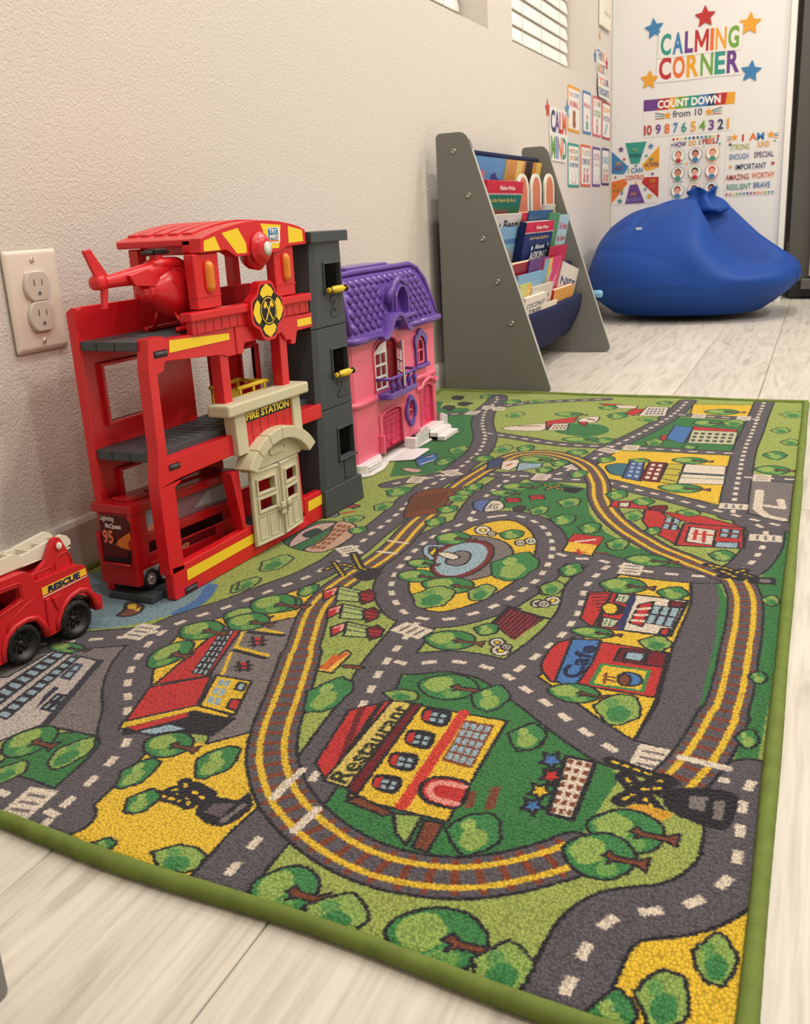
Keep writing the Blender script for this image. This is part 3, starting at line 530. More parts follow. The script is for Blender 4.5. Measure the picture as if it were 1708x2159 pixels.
def textmesh(s, bold=.0):
    if (s, bold) in TX: return TX[(s, bold)]
    if s == 'M' and bold > 0: return [(0, 0), (.19, 0), (.19, .62), (.42, .2), (.58, .2), (.81, .62), (.81, 0), (1, 0), (1, 1), (.80, 1), (.5, .45), (.20, 1), (0, 1)], [(0, 1, 2), (0, 2, 11), (0, 11, 12), (2, 3, 10), (2, 10, 11), (3, 4, 10), (4, 5, 10), (5, 9, 10), (5, 6, 7), (5, 7, 8), (5, 8, 9)]
    cu = bpy.data.curves.new('t', 'FONT'); cu.body = s; cu.size = 1; cu.resolution_u = 3; cu.offset = bold
    o = bpy.data.objects.new('t', cu); me = o.to_mesh()
    V = np.array([v.co[:2] for v in me.vertices]); F = [tuple(p.vertices) for p in me.polygons]
    o.to_mesh_clear(); bpy.data.objects.remove(o); bpy.data.curves.remove(cu)
    V = (V - V.min(0)) / (V.max(0) - V.min(0)); TX[(s, bold)] = (V, F); return TX[(s, bold)]
class Art:
    """flat print: coloured shapes in local (a, b), stacked a hair's breadth apart"""
    def __init__(s, step=.00012, z=0.0, P=None): s.V = []; s.F = []; s.K = []; s.m = []; s.z = z; s.step = step; s.P = P or (lambda a, b, n: (a, b, n))
    def _k(s, c):
        c = tuple(c)
        if c not in s.m: s.m.append(c)
        return s.m.index(c)
    def poly(s, pts, c):
        s.z += s.step; o = len(s.V); s.V += [s.P(p[0], p[1], s.z) for p in pts]
        if len(pts) == 4: T = [(0, 1, 2, 3)]
        else: T = tessellate_polygon([[Vector((p[0], p[1], 0)) for p in pts]])
        for t in T: s.F.append(tuple(o + i for i in t)); s.K.append(s._k(c))
        return s
    def disc(s, x, y, r, c, n=18, ry=None): return s.poly(arc(x, y, r, 0, 360 - 360 / n, n - 1, ry), c)
    def star(s, x, y, r, c, rot=90, q=.45): return s.poly(starp(x, y, r, rot, q), c)
    def line(s, P, w, c):
        for a, b in zip(P[:-1], P[1:]):
            d = np.array(b) - np.array(a); L = np.hypot(*d) + 1e-9; n = np.array([-d[1], d[0]]) / L * w / 2
            s.poly([tuple(a - n), tuple(b - n), tuple(b + n), tuple(a + n)], c)
        return s
    def text(s, t, x0, x1, y0, y1, c, bold=.015, shear=0, rot=0):
        """c may be one colour or a list with one per letter"""
        V, F = textmesh(t, bold); s.z += s.step; o = len(s.V); cx, cy = (x0 + x1) / 2, (y0 + y1) / 2; cr, sr = math.cos(rot), math.sin(rot)
        for v in V:
            a = x0 + (x1 - x0) * v[0] + shear * (v[1] - .5) * (y1 - y0); b = y0 + (y1 - y0) * v[1]
            a, b = cx + (a - cx) * cr - (b - cy) * sr, cy + (a - cx) * sr + (b - cy) * cr
            s.V.append(s.P(a, b, s.z))
        for f in F:
            s.F.append(tuple(o + i for i in f))
            if isinstance(c, list):
                u = sum(V[i][0] for i in f) / len(f); s.K.append(s._k(c[min(int(u * len(c)), len(c) - 1)]))
            else: s.K.append(s._k(c))
        return s
    def build(s, name, parent, rough=.5, label=None):
        me = bpy.data.meshes.new(name); me.from_pydata(s.V, [], s.F)
        for c in s.m: me.materials.append(flat(c, rough))
        me.polygons.foreach_set('material_index', s.K)
        o = bpy.data.objects.new(name, me); COL.objects.link(o); o.parent = parent
        if label: o['label'] = label
        return o
# ---------------------------------------------------------------- room materials
def wall_mat(name, rgb, sc_=(180, 300), st=.75, dist=.0015):
    m = bpy.data.materials.new(name); m.use_nodes = True; nt = m.node_tree; b = nt.nodes['Principled BSDF']
    b.inputs['Base Color'].default_value = lin(rgb) + (1,); b.inputs['Roughness'].default_value = .62; b.inputs['Specular IOR Level'].default_value = .35
    tc = nt.nodes.new('ShaderNodeTexCoord'); a = nt.nodes.new('ShaderNodeTexNoise'); a.inputs['Scale'].default_value = sc_[0]; a.inputs['Detail'].default_value = 2.5; a.inputs['Distortion'].default_value = .6
    c = nt.nodes.new('ShaderNodeTexNoise'); c.inputs['Scale'].default_value = sc_[1]; c.inputs['Detail'].default_value = 2
    mx = nt.nodes.new('ShaderNodeMath'); mx.operation = 'ADD'; u = nt.nodes.new('ShaderNodeBump'); u.inputs['Strength'].default_value = st; u.inputs['Distance'].default_value = dist
    for n in (a, c): nt.links.new(tc.outputs['Object'], n.inputs['Vector'])
    nt.links.new(a.outputs['Fac'], mx.inputs[0]); nt.links.new(c.outputs['Fac'], mx.inputs[1]); nt.links.new(mx.outputs[0], u.inputs['Height']); nt.links.new(u.outputs['Normal'], b.inputs['Normal'])
    return m
M_wall = wall_mat('orange_peel_paint', (214, 206, 196))
M_white = wall_mat('smooth_white_paint', (226, 224, 220), (300, 60), .12, .0006)
M_trim = mat('trim_paint', (206, 200, 190), .22)
M_ceil = mat('ceiling_paint', (235, 232, 225), .8)
def plank_mat():
    m = bpy.data.materials.new('whitewashed_plank'); m.use_nodes = True; nt = m.node_tree; L = nt.links.new; b = nt.nodes['Principled BSDF']
    b.inputs['Roughness'].default_value = .42; b.inputs['Specular IOR Level'].default_value = .4
    tc = nt.nodes.new('ShaderNodeTexCoord'); oi = nt.nodes.new('ShaderNodeObjectInfo'); ad = nt.nodes.new('ShaderNodeVectorMath'); ad.operation = 'MULTIPLY_ADD'
    cx = nt.nodes.new('ShaderNodeCombineXYZ'); L(oi.outputs['Random'], cx.inputs[0]); L(oi.outputs['Random'], cx.inputs[1]); L(cx.outputs[0], ad.inputs[0]); ad.inputs[1].default_value = (13, 37, 0); L(tc.outputs['Object'], ad.inputs[2])
    mp = nt.nodes.new('ShaderNodeMapping'); mp.inputs['Scale'].default_value = (16, 1.7, 1); L(ad.outputs[0], mp.inputs[0])
    n1 = nt.nodes.new('ShaderNodeTexNoise'); n1.inputs['Scale'].default_value = 2.2; n1.inputs['Detail'].default_value = 5; n1.inputs['Distortion'].default_value = 1.6; L(mp.outputs[0], n1.inputs[0])
    mp2 = nt.nodes.new('ShaderNodeMapping'); mp2.inputs['Scale'].default_value = (150, 6, 1); L(ad.outputs[0], mp2.inputs[0])
    n2 = nt.nodes.new('ShaderNodeTexNoise'); n2.inputs['Scale'].default_value = 1.5; n2.inputs['Detail'].default_value = 3; n2.inputs['Distortion'].default_value = .5; L(mp2.outputs[0], n2.inputs[0])
    r = nt.nodes.new('ShaderNodeValToRGB'); e = r.color_ramp.elements; e[0].position = .30; e[0].color = lin((184, 176, 164)) + (1,); e[1].position = .66; e[1].color = lin((216, 209, 196)) + (1,)
    x = e.new(.46); x.color = lin((206, 199, 186)) + (1,); L(n1.outputs['Fac'], r.inputs[0])
    r2 = nt.nodes.new('ShaderNodeValToRGB'); r2.color_ramp.elements[0].position = .32; r2.color_ramp.elements[0].color = (.84, .83, .82, 1); r2.color_ramp.elements[1].position = .55; r2.color_ramp.elements[1].color = (1, 1, 1, 1); L(n2.outputs['Fac'], r2.inputs[0])
    mx = nt.nodes.new('ShaderNodeMix'); mx.data_type = 'RGBA'; mx.blend_type = 'MULTIPLY'; mx.inputs[0].default_value = .8; L(r.outputs[0], mx.inputs[6]); L(r2.outputs[0], mx.inputs[7])
    hv = nt.nodes.new('ShaderNodeHueSaturation'); ml = nt.nodes.new('ShaderNodeMapRange'); ml.inputs[3].default_value = .94; ml.inputs[4].default_value = 1.04; L(oi.outputs['Random'], ml.inputs[0]); L(ml.outputs[0], hv.inputs['Value']); L(mx.outputs[2], hv.inputs['Color']); L(hv.outputs[0], b.inputs['Base Color'])
    u = nt.nodes.new('ShaderNodeBump'); u.inputs['Strength'].default_value = .18; u.inputs['Distance'].default_value = .0006; L(n2.outputs['Fac'], u.inputs['Height']); L(u.outputs[0], b.inputs['Normal'])
    return m
M_plank = plank_mat()
def struct(name, mb, m, parent=None, **k):
    o = mb.build(name, m, parent, **k)
    if parent is None: o['kind'] = 'structure'
    return o
# floor with real planks
fl = struct('floor', MB().box(-.1, 3.7, -1.5, 5.6, -.03, -.0045), mat('joint_dark', (96, 88, 80), .9))  # slab under the planks carries the dark joint colour
Wp, Lp = .190, 1.488
offs = {2: 1.103, 3: .365, 4: 1.421}
rr = random.Random(3)
PM = {}
for i in range(-2, 15):
    x0 = .400 + (i - 2) * Wp; x1 = x0 + Wp
    x0c, x1c = max(x0, 0), x1
    if x1c <= 0.01 or x0 > 3.5: continue
    ys = offs.get(i, rr.uniform(0, Lp)); cuts = [ys + k * Lp for k in range(-4, 5)]
    if i == 3: cuts = [-1.45, .60, 1.853, 3.341, 4.829, 6.3]
    for y, yn in zip(cuts[:-1], cuts[1:]):
        a, b = max(y, -1.4), min(yn, 5.5)
        if b > -1.35 and b - a > .02:
            key = (round(x1c - x0c, 4), round(b - a, 4))
            if key not in PM:
                g = .0006; hx, hy = (x1c - x0c) / 2 - g, (b - a) / 2 - g; c = .0008
                mb = MB(); V = [(sx * hx, sy * hy, -.0045) for sx, sy in ((-1, -1), (1, -1), (1, 1), (-1, 1))] + [(sx * hx, sy * hy, -.0012) for sx, sy in ((-1, -1), (1, -1), (1, 1), (-1, 1))] + [(sx * (hx - c), sy * (hy - c), 0) for sx, sy in ((-1, -1), (1, -1), (1, 1), (-1, 1))]
                F = [(8, 9, 10, 11)] + [(j + q, (j + 1) % 4 + q, (j + 1) % 4 + q + 4, j + q + 4) for q in (0, 4) for j in range(4)] + [(3, 2, 1, 0)]
                PM[key] = mb.add(V, F).mesh('plank', M_plank)
            o = bpy.data.objects.new('plank', PM[key]); COL.objects.link(o); o.parent = fl; o.location = ((x0c + x1c) / 2, (a + b) / 2, 0)
struct('ceiling', MB().box(-.2, 3.7, -1.5, 5.6, 2.6, 2.65), M_ceil)
# left wall with two window openings
WZ0, WZ1 = .918, 1.92
wins = [(1.72, 2.783), (3.017, 4.048)]
wl = struct('wall_left', MB().prism(rect(-1.5, 5.6, -.03, 2.6), -.16, 0, 'x', [rect(a, b, WZ0, WZ1) for a, b in wins]), M_wall)
struct('baseboard_left', MB().prism([(0, 0), (.012, 0), (.012, .066), (.009, .072), (0, .072)], -1.45, 4.51, 'y'), M_trim)
M_blind = mat('blind_slat', (246, 243, 234), .4); M_jamb = mat('window_liner', (176, 170, 158), .6); M_cord = mat('cord', (205, 200, 188), .8)
for wi, (a, b) in enumerate(wins):
    wo = bpy.data.objects.new('window_%d' % (wi + 1), None); COL.objects.link(wo); wo.location = (0, (a + b) / 2, WZ0); wo['kind'] = 'structure'
    hw = (b - a) / 2
    mb = MB(); t = .03
    for q in ((-hw, -hw + t, 0, WZ1 - WZ0), (hw - t, hw, 0, WZ1 - WZ0), (-hw, hw, 0, t), (-hw, hw, WZ1 - WZ0 - t, WZ1 - WZ0), (-.012, .012, 0, WZ1 - WZ0)): mb.box(-.15, -.125, *q)
    mb.build('window_frame', M_trim, wo)
    MB().box(-.142, -.138, -hw + .01, hw - .01, .01, WZ1 - WZ0 - .01).build('pane', mat('night_glass', (40, 44, 52), .06, .6, trans=.3), wo)
    sm = MB().prism([(-.022, .001), (-.018, -.001), (.020, -.001 + .0), (.022, .001), (.0, .0045)], -hw + .008, hw - .008, 'y')
    sm = MB(); pr = [(-.003, -.027), (.0012, -.026), (.0030, -.012), (.0030, .010), (.0005, .027), (-.0026, .0265), (-.0005, .010), (-.0005, -.012)]
    sm.prism(pr, -hw + .010, hw - .012, 'y'); sme = sm.mesh('slat', M_blind)
    n = int((WZ1 - WZ0 - .06) / .0462)
    for i in range(n):
        o = bpy.data.objects.new('slat', sme); COL.objects.link(o); o.parent = wo; o.location = (-.085, 0, .030 + i * .0462); o.rotation_euler = (0, math.radians(-13), 0)
    MB().box(-.115, -.06, -hw + .005, hw - .008, WZ1 - WZ0 - .05, WZ1 - WZ0 - .002).build('head_rail', M_blind, wo, .002)
    for yy in (-.75 * hw, -.25 * hw, .22 * hw, .74 * hw):
        MB().tube([(-.078, yy, .004), (-.078, yy, WZ1 - WZ0 - .05)], .0011, 6).build('cord', M_cord, wo)
# end panel with the calming-corner signs and its edge moulding
struct('wall_back', MB().box(0, .737, 4.51, 4.60, 0, 2.6), M_white)
struct('trim_1', MB().box(.715, .738, 4.498, 4.51, 0, 2.6), mat('white_edge', (232, 229, 222), .4), bevel=.002)
struct('trim_2', MB().box(0.0, .006, 4.503, 4.51, .072, 2.6), mat('corner_bead', (196, 190, 178), .6))
struct('wall_right', MB().box(3.5, 3.6, -1.5, 5.6, 0, 2.6), M_wall)
struct('wall_front', MB().box(-.1, 3.6, -1.5, -1.4, 0, 2.6), M_wall)
struct('wall_far', MB().box(0.0, 3.6, 5.5, 5.6, 0, 2.6), M_wall)
# ---------------------------------------------------------------- rug objects
def make_rug():
    rug_print()
    # soften the print a little, then hand it to a picture that lives only in memory
    A = IMG
    B = A.copy(); B[1:-1, 1:-1] = (A[1:-1, 1:-1] * 2 + A[:-2, 1:-1] + A[2:, 1:-1] + A[1:-1, :-2] + A[1:-1, 2:]) / 6
    im = bpy.data.images.new('rug_print', RW, RH, alpha=False); px = np.ones((RH, RW, 4), np.float32); px[..., :3] = B / 255
    im.pixels.foreach_set(px.ravel()); im.update(); im.pack()
    m = bpy.data.materials.new('printed_loop_pile'); m.use_nodes = True; nt = m.node_tree; L = nt.links.new; b = nt.nodes['Principled BSDF']
    b.inputs['Roughness'].default_value = .95; b.inputs['Specular IOR Level'].default_value = .1; b.inputs['Sheen Weight'].default_value = .15
    tc = nt.nodes.new('ShaderNodeTexCoord'); nz = nt.nodes.new('ShaderNodeTexNoise'); nz.inputs['Scale'].default_value = 420; nz.inputs['Detail'].default_value = 1; L(tc.outputs['Object'], nz.inputs[0])
    sb = nt.nodes.new('ShaderNodeVectorMath'); sb.operation = 'SUBTRACT'; sb.inputs[1].default_value = (.5, .5, .5); L(nz.outputs['Color'], sb.inputs[0])
    ma = nt.nodes.new('ShaderNodeVectorMath'); ma.operation = 'MULTIPLY_ADD'; ma.inputs[1].default_value = (.0042, .0042, 0); L(sb.outputs[0], ma.inputs[0]); L(tc.outputs['Object'], ma.inputs[2])
    mp = nt.nodes.new('ShaderNodeMapping'); mp.vector_type = 'POINT'; mp.inputs['Location'].default_value = (-RX0 / (RW * PX), -RY0 / (RH * PX), 0); mp.inputs['Scale'].default_value = (1 / (RW * PX), 1 / (RH * PX), 1); L(ma.outputs[0], mp.inputs[0])
    ti = nt.nodes.new('ShaderNodeTexImage'); ti.image = im; ti.interpolation = 'Linear'; ti.extension = 'EXTEND'; L(mp.outputs[0], ti.inputs[0])
    vo = nt.nodes.new('ShaderNodeTexVoronoi'); vo.inputs['Scale'].default_value = 470; vo.inputs['Randomness'].default_value = .75; mv = nt.nodes.new('ShaderNodeMapping'); mv.inputs['Scale'].default_value = (1.0, .82, 1); L(tc.outputs['Object'], mv.inputs[0]); L(mv.outputs[0], vo.inputs['Vector'])
    r = nt.nodes.new('ShaderNodeMapRange'); r.inputs[1].default_value = .1; r.inputs[2].default_value = .8; r.inputs[3].default_value = 1.18; r.inputs[4].default_value = .50; L(vo.outputs['Distance'], r.inputs[0])
    n3 = nt.nodes.new('ShaderNodeTexNoise'); n3.inputs['Scale'].default_value = 900; L(tc.outputs['Object'], n3.inputs[0]); r3 = nt.nodes.new('ShaderNodeMapRange'); r3.inputs[3].default_value = .85; r3.inputs[4].default_value = 1.15; L(n3.outputs['Fac'], r3.inputs[0])
    mm = nt.nodes.new('ShaderNodeMath'); mm.operation = 'MULTIPLY'; L(r.outputs[0], mm.inputs[0]); L(r3.outputs[0], mm.inputs[1])
    mx = nt.nodes.new('ShaderNodeVectorMath'); mx.operation = 'SCALE'; L(ti.outputs['Color'], mx.inputs[0]); L(mm.outputs[0], mx.inputs['Scale']); L(mx.outputs[0], b.inputs['Base Color'])
    iv = nt.nodes.new('ShaderNodeMath'); iv.operation = 'SUBTRACT'; iv.inputs[0].default_value = 1; L(vo.outputs['Distance'], iv.inputs[1])
    u = nt.nodes.new('ShaderNodeBump'); u.inputs['Strength'].default_value = .95; u.inputs['Distance'].default_value = .0016; L(iv.outputs[0], u.inputs['Height']); L(u.outputs[0], b.inputs['Normal'])
    root = thing('play_rug', 'road map play rug printed with railway, restaurant and cafe, bound in green', 'rug', (0, 0, 0))
    C = [np.array(c) for c in RUG_C]
    # pile surface: a gently uneven sheet
    nu, nv = 60, 120; V = []; F = []
    rg = random.Random(9); ph = [rg.uniform(0, 6) for _ in range(6)]
    def E(u, v):
        p = (C[0] * (1 - u) + C[1] * u) * (1 - v) + (C[3] * (1 - u) + C[2] * u) * v
        e = min(u, 1 - u, v, 1 - v); wv = .0016 * math.sin(v * 31 + ph[0]) * math.exp(-abs(u) * 30) + .0016 * math.sin(u * 17 + ph[1]) * (math.exp(-v * 40) + math.exp(-(1 - v) * 40))
        return p + np.array([0, wv * 1.5]), .0065 + .0006 * math.sin(u * 9 + ph[2]) * math.sin(v * 14 + ph[3]) + abs(wv) * .4
    for j in range(nv + 1):
        for i in range(nu + 1):
            p, z = E(i / nu, j / nv); V.append((p[0], p[1], z))
    for j in range(nv):
        for i in range(nu): a = j * (nu + 1) + i; F.append((a, a + 1, a + nu + 2, a + nu + 1))
    n0 = len(V); V += [(v[0], v[1], .0006) for v in V]; F += [tuple(n0 + i for i in reversed(f)) for f in list(F)]
    rim = [i for i in range(nu + 1)] + [(j + 1) * (nu + 1) - 1 for j in range(1, nv + 1)] + [nv * (nu + 1) + i for i in range(nu - 1, -1, -1)] + [j * (nu + 1) for j in range(nv - 1, 0, -1)]
    for a, c in zip(rim, rim[1:] + rim[:1]): F.append((a, c, c + n0, a + n0))
    MB().add(V, F, 0, True).build('pile', m, root)
    # thread-wrapped green binding, one ridge per turn of thread
    path = []
    for (u0, v0, u1, v1) in ((0, 0, 1, 0), (1, 0, 1, 1), (1, 1, 0, 1), (0, 1, 0, 0)):
        A0 = E(u0, v0)[0]; A1 = E(u1, v1)[0]; n = int(np.linalg.norm(A1 - A0) / .00075)
        for i in range(n):
            t = i / n; p, z = E(u0 + (u1 - u0) * t, v0 + (v1 - v0) * t); path.append((p[0], p[1], .0058))
    R = []
    for i in range(len(path)):
        R.append((.0056 + .00050 * (i % 2) + .0003 * rg.random() + .0004 * math.sin(i * .013)))
    mb = MB().tube(path, R, 9, closed=True, sx=1.05)
    mg = mat('green_binding', (108, 124, 58), .8, .2, (1500, .4, .0004), var=.12)
    mb.build('binding', mg, root)
    return root
make_rug()
# ---------------------------------------------------------------- toy materials
M_red = mat('red_plastic', (212, 30, 38), .28, .5, (900, .12, .0002), sub=.05)
M_grey = mat('charcoal_plastic', (66, 72, 76), .48, .4, (1400, .25, .0002))
M_cream = mat('cream_plastic', (206, 200, 168), .42, .4)
M_yel = mat('yellow_plastic', (232, 196, 36), .35)
M_dark = mat('black_plastic', (26, 26, 28), .42)
M_amber = mat('amber_lens', (240, 138, 16), .12, .6, trans=.15, coat=.4)
YEL = (244, 208, 48); BLK = (24, 24, 26)
def P3(f): return f
def R_(x, y, rz, z=0): return Matrix.Translation((x, y, z)) @ Matrix.Rotation(rz, 4, 'Z')
# ---------------------------------------------------------------- fire station (local: x out of the wall, y along it, z up)
ST = thing('toy_fire_station', 'red three-level toy fire station with cream doors and charcoal lift tower', 'toy building', (.208, .867, .0075), -math.atan2(.020, .350))
def S(name, mb, m, bev=.0012, label=None): return mb.build(name, m, ST, bev, label=label)
zb = -.0075   # levels below are measured from the wooden floor
def zz(p): return [(a, b + zb) for a, b in p]
# front frame, one moulded piece per storey
S('base_beam', MB().prism(zz([(-.006, .0075), (-.006, .050), (.016, .047), (.164, .050), (.165, .022), (.290, .022), (.291, .050), (.354, .050), (.354, .0075)]), -.013, 0), M_red, .002)
S('base_sill', MB().box(-.035, .001, .160, .292, zb + .0075, zb + .017), M_red, .0012)
S('front_post', MB().prism(zz([(-.009, .04), (.017, .04), (.0185, .142), (.030, .146), (.030, .150), (.141, .152), (.141, .160), (.142, .178), (.012, .177), (.013, .275), (.024, .278), (.029, .288), (.136, .280), (.147, .276), (.165, .276), (.165, .312), (.036, .312), (.030, .316), (.004, .316), (-.001, .283), (-.003, .19), (-.009, .15)]), -.016, 0), M_red, .0014)
S('middle_frame', MB().prism(zz([(.1655, .3115), (.1655, .276), (.177, .276), (.183, .288), (.270, .290), (.279, .279), (.2905, .279), (.2905, .272), (.302, .272), (.308, .288), (.350, .289), (.350, .309), (.3035, .3105)]), -.016, .0015), M_red, .0014)
for nm, pts in (('inner_post', [(.133, .288), (.150, .288), (.150, .205), (.133, .205)]), ('inner_post', [(.268, .29), (.285, .29), (.283, .205), (.266, .205)])):
    S(nm, MB().prism(zz(pts), -.018, -.002), M_red, .001)
S('inner_post', MB().prism(zz([(.128, .13), (.145, .13), (.150, .045), (.143, .045)]), -.018, -.001), M_red, .001)
S('inner_post', MB().prism(zz([(.288, .13), (.276, .13), (.272, .03), (.291, .03)]), -.018, -.001), M_red, .001)
S('balcony_beam', MB().prism(zz([(.297, .157), (.352, .157), (.352, .178), (.297, .178)]), -.02, .004), M_red, .0015)
# parapet of boards with a cap rail
S('parapet', MB().prism(zz([(.080, .311), (.340, .311), (.340, .328), (.080, .328)]), -.006, .003), M_red, .0008)
mb = MB()
for i in range(16): mb.box(.003, .0034, .088 + i * .0163, .0885 + i * .0163, zb + .3115, zb + .327)
S('board_seams', mb, mat('red_seam', (120, 12, 20), .6), 0)
S('cap_rail', MB().prism(zz([(.074, .326), (.343, .326), (.343, .337), (.074, .337)]), -.010, .008), M_red, .0022)
for a in (.099, .268):
    S('roof_post', MB().prism(zz([(a + .001, .338), (a + .047, .338), (a + .049, .402), (a, .402)]), -.014, .000), M_red, .0015)
    S('post_band', MB().box(-.0145, .0008, a, a + .048, zb + .352, zb + .3535), M_red, .0004)
    o = MB().xf(Matrix()); o.ball((0, 0, 0), (.005, .0082, .0082), 16, 10); n0 = len(o.V)
    L = MB(); pr = [(0.0001, .0)] ; 
    loops = []
    for t in [i / 14 for i in range(15)]:
        zc = -.0185 + .037 * t; e = min(1, max(.02, 1 - (max(0, abs(zc) - .0105) / .0085) ** 2)) ** .5
        loops.append([(.0065 * e * math.sin(q * math.pi / 9) * 1.0, .0080 * e * math.cos(q * math.pi / 9), zc) for q in range(10)] )
    L.loft(loops, closed=True); L.xf(Matrix.Translation((.0, a + .027, zb + .375)))
    S('siren_light', L, M_amber, 0, 'amber lens')
    S('lens_base', MB().prism([(a + .027 + p[0], zb + .375 + p[1]) for p in rrect(-.0095, .0095, -.0205, .0205, .009)], -.002, .0012), M_red, .0004)
# arched roof: gable fascia and ribbed barrel
G = zz([(.110, .403), (.112, .4195), (.131, .4245), (.152, .4290), (.178, .4330), (.205, .4360), (.230, .4370), (.255, .4365), (.283, .4345), (.309, .4310), (.330, .4270), (.345, .4220), (.346, .403), (.297, .402), (.283, .398), (.272, .396), (.181, .395), (.172, .399), (.162, .404)])
S('gable', MB().prism(G, -.012, .004), M_red, .0022)
top = [p for p in G[1:12]]
def under(p, d): return [(a, b - d) for a, b in p][::-1]
S('roof_shell', MB().prism(top + under(top, .007), -.125, -.010), M_red, .0015)
mb = MB()
for xx in (-.030, -.052, -.074, -.096, -.115): 
    t2 = [(a, b + .0022) for a, b in top[1:-1]]; mb.prism(t2 + under(t2, .004), xx - .007, xx + .007)
S('roof_rib', mb, M_red, .0008)
S('roof_lip', MB().box(-.124, -.010, .1105, .118, zb + .4110, zb + .4195), M_red, .002)
S('roof_block', MB().box(-.024, -.008, .1105, .119, zb + .403, zb + .419), M_red, .002); S('roof_tray', MB().prism(zz([(.13, .401), (.33, .401), (.33, .412), (.13, .412)]), -.105, -.020), M_red, .002)
S('rear_post', MB().box(-.115, -.100, .120, .136, zb + .33, zb + .41), M_red, .0015)
S('rear_post', MB().box(-.115, -.100, .315, .33, zb + .33, zb + .41), M_red, .0015)
S('horn_housing', MB().lathe([(.012, -.020), (.017, -.012), (.019, 0)], (.0, .232, zb + .394), 'x', 24), M_red, 0)
S('round_button', MB().lathe([(.0215, .004), (.0215, .0062), (.0195, .0078), (.0185, .0082), (.0165, .0115), (.0120, .0145), (.006, .0158), (.0005, .0160)], (.0, .232, zb + .402), 'x', 32), M_red, 0)
S('button_dot', MB().lathe([(.0088, 0), (.0088, .0015), (.0, .0018)], (.0151, .2330, zb + .4020), 'x', 24), mat('button_white', (206, 202, 190), .35), 0)
PA = lambda x: (lambda a, b, n: (x + n, a, b + zb))
for q in ([(.116, .4045), (.118, .4165), (.140, .4210), (.149, .4045)], [(.154, .4240), (.188, .4290), (.203, .4100), (.203, .3985), (.182, .3985)], [(.238, .4330), (.285, .4300), (.277, .4010), (.254, .4010)], [(.302, .4280), (.337, .4220), (.338, .4070), (.301, .4060)]): Art(P=PA(.0041)).poly(q, YEL).build('yellow_panel', ST, .35, 'yellow roof front panel sticker')
A = Art(P=PA(.0043)); A.poly(rrect(.252, .281, .4075, .4275, .004), (240, 238, 230)); A.poly(rrect(.2535, .2765, .412, .4265, .0025), (52, 120, 170)); A.poly([(.258, .4095), (.278, .4095), (.276, .4115), (.256, .4115)], (226, 110, 60)); A.poly([(.256, .4085), (.262, .4085), (.256, .4045)], (240, 238, 230))
A.text('TRY', .256, .274, .4200, .4255, (240, 240, 236), .03); A.text('ME!', .256, .274, .4130, .4185, (240, 240, 236), .03)
A.build('speech_sticker', ST, .35, 'blue speech bubble sticker reading TRY ME!')
for nm, x, q in (('stripe_sticker', .0005, [(.036, .296), (.154, .297), (.154, .304), (.039, .311)][0:0] or [(.037, .2965), (.153, .2965), (.153, .3045), (.039, .3105)]), ('stripe_sticker', .0018, [(.309, .2935), (.346, .2935), (.346, .3035), (.309, .3035)]), ('stripe_sticker', .0003, [(.019, .024), (.160, .026), (.160, .039), (.020, .038)]), ('stripe_sticker', .0003, [(.299, .028), (.352, .029), (.352, .043), (.300, .043)])):
    Art(P=PA(x)).poly(q, YEL).build(nm, ST, .3, 'yellow stripe sticker')
for x, y0, y1, z0, z1 in ((.0, .011, .034, .2935, .3015), (.0, .012, .032, .1625, .170), (.0, .012, .036, .0085, .0165)):
    S('latch_slot', MB().box(-.002, .0004, y0, y1, zb + z0, zb + z1), mat('slot_shadow', (60, 8, 12), .7), 0)
    S('latch', MB().lathe([(.0026, 0), (.0026, y1 - y0 - .003)], (-.0006, y0 + .0015, zb + (z0 + z1) / 2), 'y', 10), M_grey, 0)
# back wall with window openings, left end wall pieces
S('back_wall', MB().prism(zz([(.0, .0075), (.0, .345), (.012, .352), (.350, .352), (.350, .0075)]), -.104, -.098, 'x', [zz(rect(.028, .100, .214, .281)), zz(rect(.186, .237, .178, .268)), zz(rect(.303, .342, .214, .262)), zz(rect(.034, .19, .108, .152)), zz(rect(.24, .33, .06, .15))]), M_red, .0008)
for r in (rect(.028, .100, .214, .281), rect(.186, .237, .178, .268), rect(.303, .342, .214, .262), rect(.034, .19, .108, .152)):
    (a, c), (b, _), (_, d), _2 = r
    S('window_rim', MB().prism(zz(rect(a - .004, b + .004, c - .004, d + .004)), -.104, -.092, 'x', [zz(rect(a, b, c, d))]), M_red, .0006)
S('back_rib', MB().box(-.099, -.085, .108, .180, zb + .18, zb + .29), M_red, .002)
S('back_rib', MB().box(-.099, -.088, .243, .256, zb + .18, zb + .31), M_red, .002)
S('back_post', MB().prism([(-.108, zb + .0075), (-.108, zb + .347), (-.099, zb + .352), (-.096, zb + .352), (-.096, zb + .0075)], -.004, .003, 'y'), M_red, .0014)
# charcoal decks
for z0, z1, y1 in ((.303, .3135, .352), (.1745, .186, .352), (.0080, .0175, .362)):
    S('deck', MB().box(-.098, -.014, -.001, y1, zb + z0, zb + z1), M_grey, .0008)
    mb = MB()
    for t in (.30, .62): mb.box(-.098 + .084 * t, -.098 + .084 * t + .0014, -.0014, .0005, zb + z0, zb + z1 - .001)
    S('deck_seam', mb, M_dark, 0)
    mb = MB()
    for i in range(15):
        for j in range(16):
            y = .045 + i * .0155; x = -.090 + j * .0045
            if (x + .055) ** 2 / .0016 + (y - .16) ** 2 / .0144 < 1 or y > .24: mb.box(x, x + .0022, y, y + .0105, zb + z1 - .0002, zb + z1 + .0009)
    o = S('tread', mb, mat('tread_plastic', (88, 94, 98), .5), 0); o['kind'] = 'stuff'
